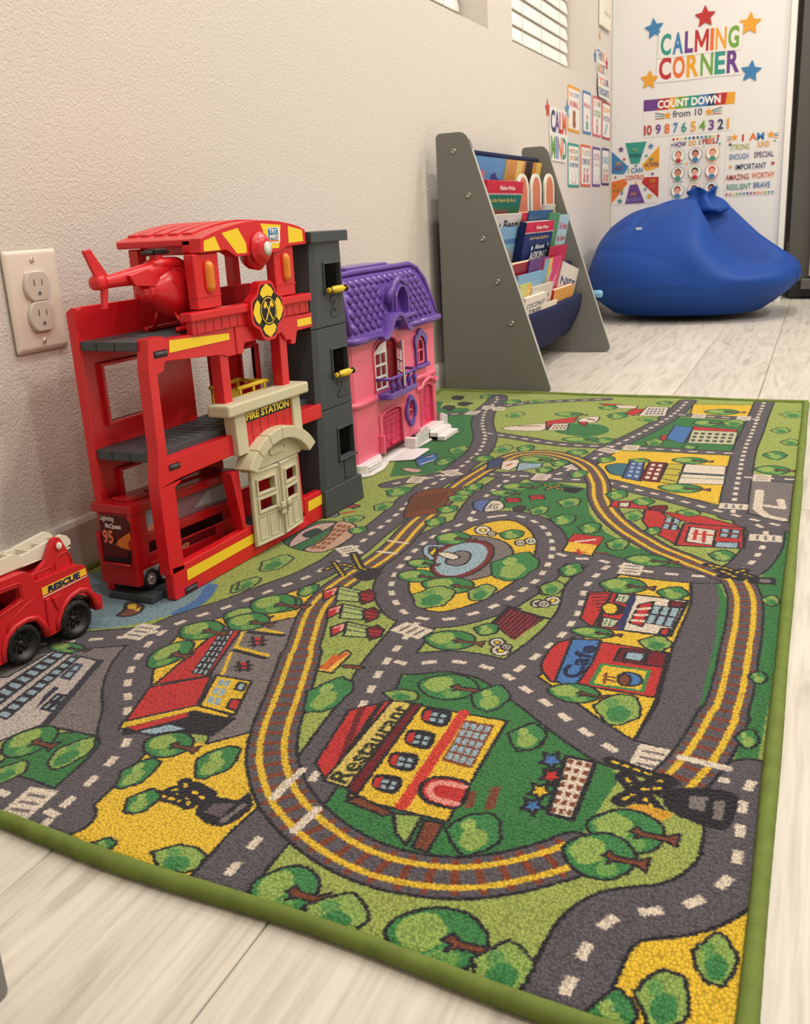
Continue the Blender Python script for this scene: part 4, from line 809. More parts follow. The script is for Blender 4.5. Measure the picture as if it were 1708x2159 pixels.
# ramp tongue in front of the ground deck
S('ramp_tongue', MB().prism([(-.085, zb + .0078), (-.020, zb + .0078), (-.020, zb + .0165), (-.085, zb + .0165)], -.024, -.002, 'y'), M_grey, .001)
# badge
def badge(k, g=0): 
    out = []
    for i in range(48):
        t = 2 * math.pi * i / 48; r = 1 + .085 * math.cos(4 * t) - .05 * math.cos(8 * t)
        out.append((.2270 + (.0350 * r * k + g) * math.cos(t), .3245 + (.0345 * r * k + g) * math.sin(t)))
    return out
S('badge_plate', MB().prism(zz(badge(1.0, .002)), -.001, .0115), M_red, .0016)
A = Art(P=PA(.0116)); A.poly(badge(.93), BLK)
for q in range(4):
    a0 = 90 * q + 45; c = (.2270, .3245); pts = []
    for a, r in [(a0 + d, .0185) for d in (74, 60, 45, 30, 16)] + [(a0 + d, rr2) for d, rr2 in ((10, .0272), (24, .0305), (45, .0342), (66, .0305), (80, .0272))]:
        pts.append((c[0] + r * math.cos(math.radians(a)), c[1] + r * math.sin(math.radians(a))))
    A.poly(pts, YEL)
A.disc(.227, .3245, .0188, BLK, 28).disc(.227, .3245, .0170, YEL, 28).disc(.227, .3245, .0158, BLK, 28)
for s in (-1, 1):
    A.line([(.227 + s * .0075, .3125), (.227 - s * .0055, .3335)], .0022, YEL)
    A.poly([(.227 - s * .0030, .3345), (.227 - s * .0075, .3375), (.227 - s * .0120, .3300), (.227 - s * .0075, .3275), (.227 - s * .0055, .3305)], YEL)
A.build('fire_badge', ST, .3, 'black and yellow cross badge with crossed axes')
# cream portal
S('portal_cap', MB().box(-.020, .014, .118, .306, zb + .2035, zb + .219), M_cream, .0026)
S('pilaster', MB().prism(zz([(.138, .150), (.161, .150), (.160, .204), (.136, .204)]), -.010, .008), M_cream, .0015)
S('pilaster', MB().prism(zz([(.272, .150), (.292, .150), (.290, .204), (.270, .204)]), -.010, .008), M_cream, .0015)
S('pilaster_clip', MB().box(-.006, .003, .291, .298, zb + .157, zb + .180), M_cream, .001)
S('portal_panel', MB().box(-.004, .004, .158, .275, zb + .14, zb + .205), M_red, .0006)
A = Art(P=PA(.0042)); A.poly(rect(.163, .269, .1885, .2025), BLK); A.text('FIRE STATION', .1655, .2665, .1905, .2005, (250, 224, 80), .045)
for i in range(5): A.line([(.176 + i * .019, .188), (.177 + i * .019, .16)], .0007, (70, 8, 14))
A.build('name_sign', ST, .35, 'black FIRE STATION sign in yellow letters')
# arch of voussoirs (each its own piece) and lunette with oval
ca, R0_, R1_ = (.222, .092), .064, .081
def arcq(r, d): return (ca[0] + r * math.sin(math.radians(d)) * 1.16, ca[1] + r * math.cos(math.radians(d)) * .98)
ed = [-62, -40, -18, 4, 26, 48, 62]; ed = [-60, -40, -20, 0, 20, 40, 60]
for a, b in zip(ed[:-1], ed[1:]):
    o = [arcq(R1_, a + (b - a) * t / 5 + (.25 if t == 0 else -.25 if t == 5 else 0)) for t in range(6)]; i_ = [arcq(R0_, a + (b - a) * t / 5 + (.25 if t == 0 else -.25 if t == 5 else 0)) for t in range(5, -1, -1)]
    S('arch_block', MB().prism(zz(o + i_), -.006, .020), M_cream, .0014)
S('arch_bed', MB().prism(zz([arcq(R1_ - .002, -59 + 118 * t / 20) for t in range(21)] + [arcq(R0_ + .002, 59 - 118 * t / 20) for t in range(21)]), -.006, .0185), M_cream, 0)
S('lunette', MB().prism(zz([arcq(R0_ + .001, -56 + 112 * t / 20) for t in range(21)] + [(.280, .1235), (.157, .1235)]), -.006, .008), M_cream, .001)
S('oval_rim', MB().prism([(.2235 + p[0], zb + .141 + p[1]) for p in rrect(-.0205, .0205, -.0058, .0058, .0056)], .007, .0098, 'x', [[(.2235 + p[0], zb + .141 + p[1]) for p in rrect(-.0172, .0172, -.0036, .0036, .0035)]]), M_cream, .0005)
S('lunette_rib', MB().box(.007, .0090, .176, .178, zb + .1255, zb + .142).box(.007, .009, .268, .270, zb + .1255, zb + .137), M_cream, .0004)
# two doors, slightly ajar
for s, (u0, u1) in ((-1, (.1585, .2165)), (1, (.2195, .2735))):
    dr = bpy.data.objects.new('door_leaf', None); COL.objects.link(dr); dr.parent = ST
    w_ = u1 - u0; hinge = u0 if s < 0 else u1; dr.location = (.002, hinge, zb); dr.rotation_euler = (0, 0, s * math.radians(6))
    L = lambda a: (a - hinge)
    h = [rect(L(u0 + .013), L(u1 - .012), .092, .1085), rect(L(u0 + .013), L(u1 - .012), .067, .0825)]
    MB().prism(rect(L(u0), L(u1), .0205, .1225), 0, .004, 'x', h).build('door_panel', M_cream, dr, .0008)
    mb = MB()
    for q in h:
        a, c = q[0]; b, d = q[2]; mb.prism(rect(a - .0035, b + .0035, c - .003, d + .003), .0035, .0062, 'x', [rect(a, b, c, d)])
    mb.prism(rect(L(u0) + .0008, L(u1) - .0008, .0213, .1217), .0035, .0052, 'x', [rect(L(u0) + .003, L(u1) - .003, .0237, .1193)])
    for k in (0, 1):
        a = L(u0 + .009 + k * (w_ - .014) / 2); mb.prism(rect(a, a + (w_ - .022) / 2, .028, .060), .0035, .0050, 'x', [rect(a + .0008, a + (w_ - .022) / 2 - .0008, .0288, .0592)])
    mb.build('door_moulding', M_cream, dr, .0004)
    MB().box(.004, .0125, L(u1 if s < 0 else u0) - (.009 if s < 0 else .0), L(u1 if s < 0 else u0) + (0 if s < 0 else .009), .0585, .0645).box(.009, .0125, L(u1 if s < 0 else u0) - (.009 if s < 0 else 0), L(u1 if s < 0 else u0) + (0 if s < 0 else .009), .054, .070).build('door_handle', M_cream, dr, .0008)
# lift tower: four walls with windows, cap, foot
def tl(z): return .343 + max(0, (z - .05)) * .062
for z0, z1, a0, a1, b0, b1 in ((.047, .165, .341, .347, .4465, .4455), (.166, .284, .345, .350, .4450, .4440), (.285, .405, .349, .362, .4435, .4405)):
    hole = {0.047: rect(.393, .436, .087, .130), .166: rect(.392, .435, .212, .250), .285: rect(.386, .431, .335, .373)}[z0]
    S('tower_front', MB().prism(zz([(a0 + .006, z0), (b0 - .004, z0), (b1 - .004, z1), (a1 + .006, z1)]), -.002, .004, 'x', [zz(hole)]), M_grey, .0008)
    V = [(-.050, a0 - .004), (.0, a0 - .004), (.004, a0 + .006)]; W_ = [(-.046, a1 - .004), (.0, a1 - .004), (.004, a1 + .006)]
    S('tower_side', MB().loft([[(x, y, zb + z0) for x, y in V + [(-.0, a0 + .006), (-.050, a0)]], [(x, y, zb + z1) for x, y in W_ + [(.0, a1 + .006), (-.046, a1)]]], sm=False), M_grey, .0004)
    V = [(-.050, b0 + .002), (.0, b0 + .002), (.004, b0 - .004)]; W_ = [(-.046, b1 + .002), (.0, b1 + .002), (.004, b1 - .004)]
    S('tower_side', MB().loft([[(x, y, zb + z0) for x, y in V + [(.0, b0 - .004), (-.050, b0 - .002)]], [(x, y, zb + z1) for x, y in W_ + [(.0, b1 - .004), (-.046, b1 - .002)]]], sm=False), M_grey, .0004)
    (a, c), (b, _), (_, d), _2 = hole
    S('window_trim', MB().prism(zz(rect(a - .0028, b + .0028, c - .002, d + .0028)), .0035, .0062, 'x', [zz(hole)]), M_grey, .0006)
    S('window_sill', MB().box(.0035, .0085, a - .005, b + .006, zb + c - .0052, zb + c - .0022), M_grey, .0008)
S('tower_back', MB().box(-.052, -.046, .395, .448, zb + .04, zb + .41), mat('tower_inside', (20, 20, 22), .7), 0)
S('lift_shaft', MB().box(-.046, -.036, .352, .396, zb + .05, zb + .30), M_red, .001)
S('tower_foot', MB().loft([[(-.056, .333, zb + .0075), (.008, .336, zb + .0075), (.010, .450, zb + .0075), (-.056, .452, zb + .0075)], [(-.054, .335, zb + .047), (.006, .340, zb + .047), (.008, .449, zb + .047), (-.054, .450, zb + .047)]], sm=False), M_grey, .001)
S('tower_cap', MB().box(-.050, .009, .351, .455, zb + .4035, zb + .4185), M_grey, .0012)
for z, yc in ((.3355, .409), (.2125, .413)):
    S('lift_bar', MB().lathe([(.0022, -.027), (.0040, -.026), (.0040, -.022), (.0020, -.0215), (.0020, -.015), (.0052, -.012), (.0052, .012), (.0020, .015), (.0020, .0215), (.0040, .022), (.0040, .026), (.0022, .027)], (.0125, yc, zb + z + .001), 'y', 14), M_yel, 0, 'yellow lift bar')
    for h0 in (-.0245, .0215): S('bar_end', MB().lathe([(.0046, h0), (.0046, h0 + .0025)], (.0125, yc, zb + z + .001), 'y', 12), M_dark, 0)
for t, z, y in (('3', .2965, .399), ('2', .178, .401), ('1', .051, .405)):
    V, F = textmesh(t, .05); h = .031; wd = h * (.84 if t != '1' else .6); mb = MB()
    A = Art(P=lambda a, b, n: (.0041 + n * .05, a, b))
    for q in range(8): dx, dy = .0015 * math.cos(q * .785), .0015 * math.sin(q * .785); A.text(t, y + dx, y + wd + dx, zb + z + dy, zb + z + h + dy, (36, 40, 44), .05)
    A.build('number_shade', ST, .6)  # flat dark rim painted as the shadow round the raised figure
    P2 = [(.0036, y + v[0] * wd, zb + z + v[1] * h) for v in V]; n = len(P2); mb.add(P2 + [(.0047, a, b) for _, a, b in P2], [tuple(n + i for i in f) for f in F])
    # side walls of the raised figure
    ec = {}
    for f in F:
        for i in range(len(f)): e = (f[i], f[(i + 1) % len(f)]); ec[tuple(sorted(e))] = ec.get(tuple(sorted(e)), 0) + 1
    Q = [(a, b, b + n, a + n) for (a, b), c in ec.items() if c == 1]; mb.F += Q; mb.K += [0] * len(Q); mb.S += [False] * len(Q)
    S('raised_number', mb, M_grey, 0)
# ---------------------------------------------------------------- yellow lift platform standing on the middle deck behind the doors
MS = R_(.208, .867, -math.atan2(.020, .350), .0)
LP = thing('lift_platform', 'small yellow open-sided toy platform behind the cream portal cap', 'toy part', M=MS @ Matrix.Translation((-.045, .222, .1872)))
MB().box(-.022, .022, -.030, .035, .0, .003).build('platform_floor', M_yel, LP, .0008)
for s in (-1, 1):
    MB().box(s * .022 - .0015, s * .022 + .0015, -.030, .035, .001, .031).build('side_plate', M_yel, LP, .0008)
    MB().tube([(s * .022, -.032, .040), (s * .022, .030, .0405), (s * .022, .038, .0395)], .0030, 8).build('hand_rail', M_yel, LP)
    for y in (-.026, .004, .030): MB().tube([(s * .022, y, .02), (s * .022, y, .0405)], .0020, 8).build('rail_post', M_yel, LP)
MB().tube([(-.022, .033, .040), (.022, .033, .040)], .0022, 8).build('hand_rail', M_yel, LP)
# ---------------------------------------------------------------- helicopter parked on the top deck
HC = thing('toy_helicopter', 'red toy helicopter with black rotor hub parked on the top deck', 'toy helicopter', M=MS @ Matrix.Translation((-.050, .0, .3139)) @ Matrix.Rotation(math.radians(-3), 4, 'Z'))
# body axis runs along +y (nose towards the tower)
def ring(y, zc, ry, rz, n=20, pw=1.0): return [(math.copysign(abs(math.cos(2 * math.pi * j / n)) ** pw, math.cos(2 * math.pi * j / n)) * ry, y, zc + math.copysign(abs(math.sin(2 * math.pi * j / n)) ** pw, math.sin(2 * math.pi * j / n)) * rz) for j in range(n)]
prof = [(.064, .050, .004, .004), (.066, .050, .0125, .0130), (.074, .049, .0150, .0165), (.082, .048, .0185, .022), (.092, .046, .0225, .030), (.110, .045, .0245, .035), (.130, .044, .0240, .034), (.148, .041, .0210, .029), (.162, .038, .0160, .022), (.172, .035, .0090, .013), (.176, .034, .002, .003)]
MB().loft([ring(*p) for p in prof]).build('fuselage', M_red, HC, 0, sub=1)
MB().lathe([(.0065, -.012), (.0088, -.0105), (.0092, -.0050), (.0122, -.0035), (.0128, .004)], (0, .066, .0490), 'y', 24).build('tail_cap', M_red, HC, .0006)
MB().loft([ring(.105, .071, .0130, .0130), ring(.085, .0705, .0120, .0135), ring(.060, .069, .0095, .0112), ring(.030, .067, .0074, .0086), ring(.006, .065, .0062, .0070), ring(.000, .065, .0056, .0062)]).build('tail_boom', M_red, HC)
MB().lathe([(.0072, -.0075), (.0080, -.0062), (.0080, .0062), (.0072, .0075)], (0, -.006, .065), 'x', 20).build('tail_hub', M_red, HC)
MB().prism([(-.009, .069), (-.0225, .100), (-.0125, .1015), (.010, .070)], -.0022, .0022).build('tail_fin', M_red, HC, .0008)
MB().prism([(-.003, .060), (-.0060, .036), (.0010, .036), (.0060, .058)], -.0022, .0022).build('tail_fin', M_red, HC, .0008)
MB().prism([(.060, .076), (.030, .070), (.038, .058), (.070, .055), (.080, .065)], .006, .0125).build('boom_panel', M_red, HC, .0012)
MB().loft([ring(.074, .077, .009, .007), ring(.088, .079, .012, .0085), ring(.120, .077, .0130, .009), ring(.150, .067, .010, .006)]).build('engine_cowl', M_red, HC)
MB().lathe([(.0075, 0), (.0075, .008)], (0, .088, .083), 'z', 16).build('mast_base', M_red, HC, .0006)
mb = MB().box(-.006, .006, .070, .106, .0905, .0945).box(-.0085, .0085, .080, .098, .0900, .0965)
mb.build('rotor_hub', M_dark, HC, .001, label='black rotor hub')
# window outlines pressed into the body
def hull(y, t):
    for a, b in zip(prof[:-1], prof[1:]):
        if a[0] <= y <= b[0]: k = (y - a[0]) / (b[0] - a[0]); q = [a[i] + (b[i] - a[i]) * k for i in range(4)]; return ((q[2]) * math.cos(t) * 1.0, y, q[1] + q[3] * math.sin(t))
    return (0, y, .045)
for loop_ in ([(.098, .95), (.092, .45), (.098, .15), (.120, -.15), (.150, -.1), (.155, .3), (.120, .55), (.105, .95)], [(.112, -.35), (.120, -.75), (.160, -.7), (.158, -.3)], [(.125, -.35), (.132, -.75)], [(.138, -.35), (.145, -.72)]):
    pts = [Vector(hull(y, t)) for y, t in loop_]; MB().tube([p for p in pts] + ([pts[0]] if len(pts) > 2 else []), .0008, 6).build('panel_line', M_red, HC)
for s in (-1, 1):
    MB().tube([(s * .024, .082, .0035), (s * .025, .084, .0033), (s * .025, .150, .0033), (s * .024, .158, .0050)], .0033, 12).build('skid', M_red, HC)
    for y in (.098, .140): MB().tube([(s * .014, y - .004, .022), (s * .0245, y, .004)], .0022, 10).build('skid_strut', M_red, HC)
# ---------------------------------------------------------------- red transporter trailer parked inside the ground floor
M_red2 = mat('deep_red_plastic', (176, 18, 26), .28, .5)
M_sil = mat('grey_skirt', (150, 146, 146), .4)
M_rub = mat('tyre_black', (22, 22, 23), .55, .4)
M_rim = mat('silver_rim', (196, 196, 194), .3, metal=.6)
TR = thing('toy_transporter_trailer', 'dark red toy transporter trailer with lettered rear door, inside the fire station ground floor', 'toy truck', M=MS @ Matrix.Translation((-.037, -.021, .0265)) @ Matrix.Rotation(math.radians(-2.0), 4, 'X'))
Lt, Wt, Ht = .205, .055, .098
def T(mb, n, m, bev=.0010, label=None): return mb.build(n, m, TR, bev, label=label)
T(MB().box(-Wt, 0, 0, Lt, .0, .024), 'chassis', M_red2, .0014)
T(MB().prism([(0, .020), (.022, .020), (.022, .090), (0, .090)], -.004, 0), 'side_frame', M_red2, .001)
T(MB().prism([(.02, .020), (Lt, .020), (Lt, .036), (.02, .036)], -.003, -.0005), 'side_sill', M_red2, .001)
T(MB().box(-.008, -.001, .02, Lt, .048, .060), 'side_shelf', M_red2, .0015)
T(MB().prism([(.0, .088), (Lt, .088), (Lt, .100), (.0, .100)], -Wt, .0015), 'roof', M_red2, .0018)
T(MB().box(-Wt + .014, -.014, .012, .05, .0995, .1035), 'roof_hatch', M_red2, .0012); T(MB().box(-Wt + .02, -.02, .060, Lt - .01, .0995, .1025), 'roof_hatch', M_red2, .0012)
T(MB().box(-Wt, -Wt + .003, 0, Lt, .02, .09), 'far_side', M_red2, .0006)
T(MB().box(-.045, -.030, .02, Lt, .02, .088), 'inner_bay', mat('dark_bay', (70, 8, 14), .5), 0)
A = Art(P=lambda a, b, n: (-.0075 + n, a, b)); A.poly(rect(.024, .075, .060, .087), (142, 150, 166)).poly([(.026, .060), (.05, .064), (.073, .061), (.073, .052), (.028, .052)], (196, 92, 52)).poly(rect(.080, Lt - .004, .060, .087), (128, 96, 104)).poly([(.120, .066), (.15, .082), (.2, .084), (.2, .062)], (150, 152, 160)); A.text('95', .030, .052, .0535, .0665, (236, 130, 84), .02, .2); A.build('side_picture', TR, .3, 'printed side panel reading 95')
T(MB().box(-.0095, -.0078, .022, .078, .050, .0885).box(-.0095, -.0078, .079, Lt, .05, .0885), 'picture_backing', M_red2, 0)
A = Art(P=lambda a, b, n: (-.0004 + n, a, b)); A.poly(rect(.050, .150, .0205, .0345), (92, 14, 22)).poly(rect(.045, .050, .0195, .0345), (146, 140, 146)); A.text('Rust-eze', .062, .094, .0225, .0320, (214, 150, 92), .01, .15); A.build('side_name', TR, .3, 'small lettered strip reading Rust-eze')
A = Art(P=lambda a, b, n: (.0003 + n, a, b)); A.poly([(.006, .0025), (.05, .0015), (.05, .0195), (.006, .0185)], (150, 144, 144)); A.build('skirt_panel', TR, .35)
# rear door with its printed sheet
RF = lambda a, b, n: (a - Wt, -.0022 - n, b)
T(MB().prism(rect(-Wt + .002, -.004, .024, .088), -.002, .001, 'y'), 'rear_door', M_red2, .0006)
T(MB().prism([(-Wt - .002, .0), (.0, .0), (.0, .026), (-Wt - .002, .026)], -.004, .0015, 'y'), 'rear_bumper', M_red2, .0015)
T(MB().prism([(-.006, .024), (.0008, .024), (.0008, .093), (-.006, .093), (-.006, .084), (-.001, .078), (-.001, .060), (-.0075, .058), (-.0075, .050), (-.004, .046)], -.005, .0015, 'y'), 'rear_pillar', M_red2, .0008)
T(MB().prism([(-Wt - .001, .024), (-Wt + .003, .024), (-Wt + .003, .06), (-Wt - .0035, .064), (-Wt - .0035, .046)], -.004, .0015, 'y'), 'rear_pillar', M_red2, .0008)
T(MB().prism([(-Wt - .004, .0895), (.0015, .0895), (.0015, .1005), (-Wt - .004, .1005)], -.006, .002, 'y'), 'rear_visor', M_red2, .0014)
T(MB().lathe([(.0016, -.020), (.0016, .020)], (-Wt / 2, -.0045, .0265), 'x', 8), 'door_hinge', M_red2, 0)
A = Art(P=RF); A.poly(rect(.004, .050, .028, .0865), (84, 16, 24)); A.poly([(.022, .052), (.046, .066), (.050, .068), (.050, .045), (.034, .047)], (216, 116, 40)); A.poly([(.004, .028), (.050, .028), (.050, .036), (.004, .034)], (36, 14, 20)); A.poly([(.042, .028), (.050, .028), (.050, .046), (.044, .045)], (40, 14, 20))
A.text('Lightning', .0060, .0270, .0775, .0855, (226, 212, 212), .04); A.text('McQueen', .0125, .0370, .0690, .0765, (226, 212, 212), .04); A.text('95', .007, .0235, .0505, .0680, (232, 124, 92), .04)
A.poly([(.0205, .052), (.027, .060), (.025, .055), (.030, .058), (.027, .052)], (36, 14, 20)); A.build('rear_sheet', TR, .25, 'rear sheet reading Lightning McQueen 95')
def wheel(parent, M, r, w, rim, rimm, name='wheel'):
    o = MB().lathe([(r * .62, -w / 2), (r * .93, -w / 2), (r, -w * .36), (r, w * .36), (r * .93, w / 2), (r * .70, w / 2), (r * .66, w * .36), (r * .60, w * .36)], (0, 0, 0), 'x', 28, caps=False).build(name, M_rub, parent); o.matrix_local = M
    MB().lathe([(r * .62, -w * .3), (r * .66, w * .40), (r * .60, w * .42), (r * .50, w * .12), (r * .24, w * .16), (r * .16, w * .40), (r * .01, w * .44)], (0, 0, 0), 'x', 28).build('rim', rimm, o)
    mb = MB()
    for k in range(6):
        a = k * math.pi / 3; mb.tube([(w * .26, r * .15 * math.cos(a), r * .15 * math.sin(a)), (w * .22, r * .56 * math.cos(a), r * .56 * math.sin(a))], r * .07, 6)
    q = mb.build('spokes', rimm, o); q['kind'] = 'stuff'
    return o
for y in (.0175, .0415):
    for x in (-.0015, -Wt + .002): wheel(TR, Matrix.Translation((x, y, .0055)) @ (Matrix() if x > -.02 else Matrix.Rotation(math.pi, 4, 'Z')), .0122, .0085, 0, M_rim)
# ---------------------------------------------------------------- red rescue engine with white ladder
FT = thing('toy_rescue_engine', 'chunky red toy rescue engine with white ladder and black wheels, cut by the left edge', 'toy truck', M=R_(.156, .655, -math.atan2(.009, .074), .0075))
M_red3 = mat('rescue_red', (200, 28, 36), .34, .5, sub=.05)
ZB = -.0075
def F_(mb, n, m, bev=.001, label=None): return mb.build(n, m, FT, bev, label=label)
def zf(p): return [(a, b + ZB) for a, b in p]
body = zf([(-.095, .020), (-.0145, .0185), (-.0070, .0188), (-.0060, .032), (.0, .0425), (.0115, .0495), (.0265, .0516), (.0374, .0487), (.0445, .0375), (.0462, .0245), (.0503, .0240), (.0630, .0243), (.0655, .0364), (.0739, .0479), (.0846, .0551), (.0977, .0580), (.1056, .0555), (.1127, .0475), (.1172, .0363), (.1176, .0275), (.1257, .0262), (.1268, .0430), (.1165, .0470), (.1142, .0525),
           (.1127, .0692), (.1108, .0835), (.1010, .0880), (.0480, .0880), (.0440, .0890), (.0405, .0985), (.0350, .1025), (.0280, .1035), (-.060, .1020), (-.095, .08)])
win = zf([(-.055, .060), (-.0045, .0690), (.0170, .0735), (.0245, .0780), (.0245, .0900), (.0200, .0905), (-.050, .0915)])
F_(MB().prism(body, -.010, -.0015, 'x', [win]), 'side_panel', M_red3, .0018)
F_(MB().prism(body, -.074, -.064, 'x', [win]), 'side_panel', M_red3, .0018)
F_(MB().prism(zf([(.034, .060), (.112, .060), (.1108, .0830), (.034, .0875)]), -.066, -.009), 'bed', M_red3, .001)
F_(MB().prism(zf([(-.09, .1015), (.028, .1033), (.036, .1020), (.036, .095), (-.09, .093)]), -.066, -.009), 'cab_roof', M_red3, .001)
F_(MB().prism(zf([(-.09, .03), (.125, .03), (.125, .042), (-.09, .058)]), -.062, -.012), 'floor_pan', mat('engine_underside', (30, 12, 14), .7), 0)
F_(MB().box(-.066, -.009, .1175, .1262, ZB + .027, ZB + .043), 'rear_bumper', M_red3, .002)
# wheel-arch flares and raised mouldings
def flare(pts, n='arch_flare'): F_(MB().tube([(-.0022, a, b) for a, b in zf(pts)], .0030, 8, sx=1.3), n, M_red3, 0)
flare([(-.0075, .020), (-.0064, .032), (-.0004, .0435), (.0113, .0506), (.0265, .0528), (.0380, .0500), (.0458, .0385), (.0485, .0260)])
flare([(.0625, .0262), (.0645, .0368), (.0730, .0490), (.0840, .0562), (.0977, .0592), (.1064, .0563), (.1138, .0480), (.1184, .0366), (.119, .0285)])
F_(MB().tube([(-.0014, a, b) for a, b in zf([(.0005, .0495), (.0065, .0590), (.0290, .0690), (.0400, .0715)])], .0009, 6), 'panel_line', M_red3, 0)
F_(MB().tube([(-.0014, a, b) for a, b in zf([(-.02, .0655), (.0090, .0715), (.0265, .0745), (.0275, .0760), (.0275, .0915), (.0230, .0945), (-.02, .0955)])], .0009, 6), 'panel_line', M_red3, 0)
F_(MB().prism(zf([(.0500, .030), (.0545, .029), (.0570, .0660), (.0515, .0660)]), -.002, .0002), 'side_rib', M_red3, .0008)
F_(MB().prism(zf([(.0600, .0640), (.0725, .0655), (.0745, .0610), (.0655, .047)]), -.002, .0002), 'side_rib', M_red3, .0008)
# ladder turret
for x0, x1, tz in ((-.014, -.008, 0), (-.052, -.046, 1)):
    F_(MB().prism(zf([(.030, .088), (.036, .0925), (.0500, .0955), (.0655, .1030), (.0760, .1195), (.0790, .1228), (.0830, .1240), (.0870, .1232), (.0900, .1200), (.0960, .1060), (.1010, .0900), (.1012, .0870)] if not tz else [(.030, .088), (.0500, .0955), (.0700, .1050), (.0900, .1050), (.1010, .0900), (.1012, .0870)]), x0, x1), 'turret', M_red3, .0015)
F_(MB().tube([(-.0078, a, b) for a, b in zf([(.0765, .0900), (.0762, .0975), (.0835, .1045), (.0935, .1045), (.0975, .1000), (.0985, .0905)])], .0009, 6), 'panel_line', M_red3, 0)
F_(MB().tube([(-.0078, a, b) for a, b in zf([(.0500, .0885), (.0520, .0945), (.0710, .0950), (.0725, .0905)])], .0009, 6), 'panel_line', M_red3, 0)
F_(MB().box(-.046, -.014, .036, .098, ZB + .086, ZB + .094), 'turret_base', M_red3, .001)
M_lad = mat('ladder_white', (226, 219, 200), .4)
F_(MB().lathe([(.0052, -.004), (.0052, .0006), (.0045, .0012)], (-.0078, .0850, ZB + .1140), 'x', 20), 'pivot_ring', M_red3, 0)
F_(MB().ball((-.0072, .0850, ZB + .1140), (.0022, .0040, .0042)), 'pivot_pin', M_lad, 0)
for nm, y0, y1, xo, dz in (('ladder_side', .042, .108, 0, 0), ('ladder_side', -.09, .044, .0025, -.001)):
    for x0 in (-.0185 + xo, -.0445 - xo):
        pr = zf([(y0, .1030 + dz), (y0, .1165 + dz), (y0 + .012, .1165 + dz), (y0 + .0135, .1175 + dz), (y1 - .012, .1225 + dz), (y1 - .004, .1185 + dz), (y1, .113 + dz), (y1, .108 + dz), (y1 - .008, .1060 + dz), (y1 - .045, .1050 + dz), (y1 - .049, .1030 + dz)])
        F_(MB().prism(pr, x0, x0 + .003), nm, M_lad, .0006)
for y in [.100, .079, .058, .040, .021, .003, -.015]:
    F_(MB().box(-.044, -.017, y - .0008, y + .0008, ZB + .1045, ZB + .1155), 'rung', M_lad, .0005)
F_(MB().box(-.046, -.015, -.09, .106, ZB + .1035, ZB + .1048), 'ladder_floor', M_lad, .0004)
A = Art(P=lambda a, b, n: (-.0012 + n, a, b + ZB)); A.poly([(.0499, .0706), (.1103, .0735), (.1098, .0812), (.0499, .0795)], (240, 192, 56)); A.poly([(.0499, .0682), (.1103, .0712), (.1103, .0722), (.0499, .0693)], (238, 226, 216))
A.text('RESCUE', .0575, .1010, .0722, .0792, (24, 40, 84), .055, .15, .04); A.build('rescue_sticker', FT, .3, 'yellow RESCUE sticker')
def bigwheel(y, x, flip=False):
    Mx = Matrix.Translation((x, y, .0216)) @ (Matrix.Rotation(math.pi, 4, 'Z') if flip else Matrix()); r, w = .0214, .017
    o = MB().lathe([(r * .68, -w / 2), (r * .92, -w / 2), (r, -w * .30), (r, w * .30), (r * .94, w * .46), (r * .80, w / 2), (r * .73, w / 2), (r * .70, w * .40)], (0, 0, 0), 'x', 40, caps=False).build('wheel', M_rub, FT); o.matrix_local = Mx
    MB().lathe([(r * .70, -w * .3), (r * .72, w * .43), (r * .68, w * .42), (r * .60, w * .10), (r * .20, w * .06), (r * .14, w * .22), (r * .09, w * .26), (r * .01, w * .28)], (0, 0, 0), 'x', 40).build('rim', M_dark, o)
    mb = MB()
    for k in range(7):
        a = k * 2 * math.pi / 7
        for s in (-.14, .14): mb.tube([(w * .12, r * .16 * math.cos(a + s), r * .16 * math.sin(a + s)), (w * .12, r * .52 * math.cos(a + s), r * .52 * math.sin(a + s))], r * .035, 6)
    q = mb.build('spokes', M_dark, o); q['kind'] = 'stuff'
    mb = MB()
    for k in range(14):
        a = k * 2 * math.pi / 14
        for rr_, xx in ((.992, .30), (.97, .42)): 
            c, s_ = math.cos(a), math.sin(a); mb.tube([(w * (-.30 if rr_ > .98 else .30), r * 1.0 * c, r * 1.0 * s_), (w * .32, r * 1.0 * c, r * 1.0 * s_), (w * .46, r * .945 * c, r * .945 * s_), (w * .49, r * .86 * math.cos(a + .12), r * .86 * math.sin(a + .12))], .0005, 5); break
    q = mb.build('tyre_tread', M_rub, o); q['kind'] = 'stuff'
for y in (.0175, .0875): bigwheel(y, -.0085); bigwheel(y, -.0655, True)
# ---------------------------------------------------------------- pink doll house
DH = thing('toy_doll_house', 'pink toy doll house with purple scalloped roof and white steps', 'toy building', (.180, 1.425, .0075))
M_pink = mat('pink_plastic', (238, 108, 134), .34, .5, sub=.08); M_pnk2 = mat('deep_pink_plastic', (214, 52, 98), .34); M_pur = mat('purple_plastic', (104, 72, 160), .24, .5)
M_pur2 = mat('dark_purple_inside', (54, 16, 104), .5); M_wht = mat('white_plastic', (228, 224, 222), .38); M_rin = mat('inside_red', (150, 20, 40), .5)
def D_(mb, n, m, bev=.001, label=None): return mb.build(n, m, DH, bev, label=label)
Dp, Ln = .115, .388          # depth, length
def dz(p): return [(a, b + ZB) for a, b in p]
def rr_loop(z, x0, x1, y0, y1, r): return [(p[0], p[1], z) for p in rrect(x0, x1, y0, y1, r, 5)]
garage = dz([(.110, .026)] + [(.110, .092)] + [(a, b) for a, b in arc(.158, .086, .048, 165, 15, 8, .014)] + [(.206, .026)])
fdoor = dz([(.298, .032), (.298, .100)] + arc(.3325, .100, .0345, 170, 10, 8, .013) + [(.367, .100), (.367, .032)])
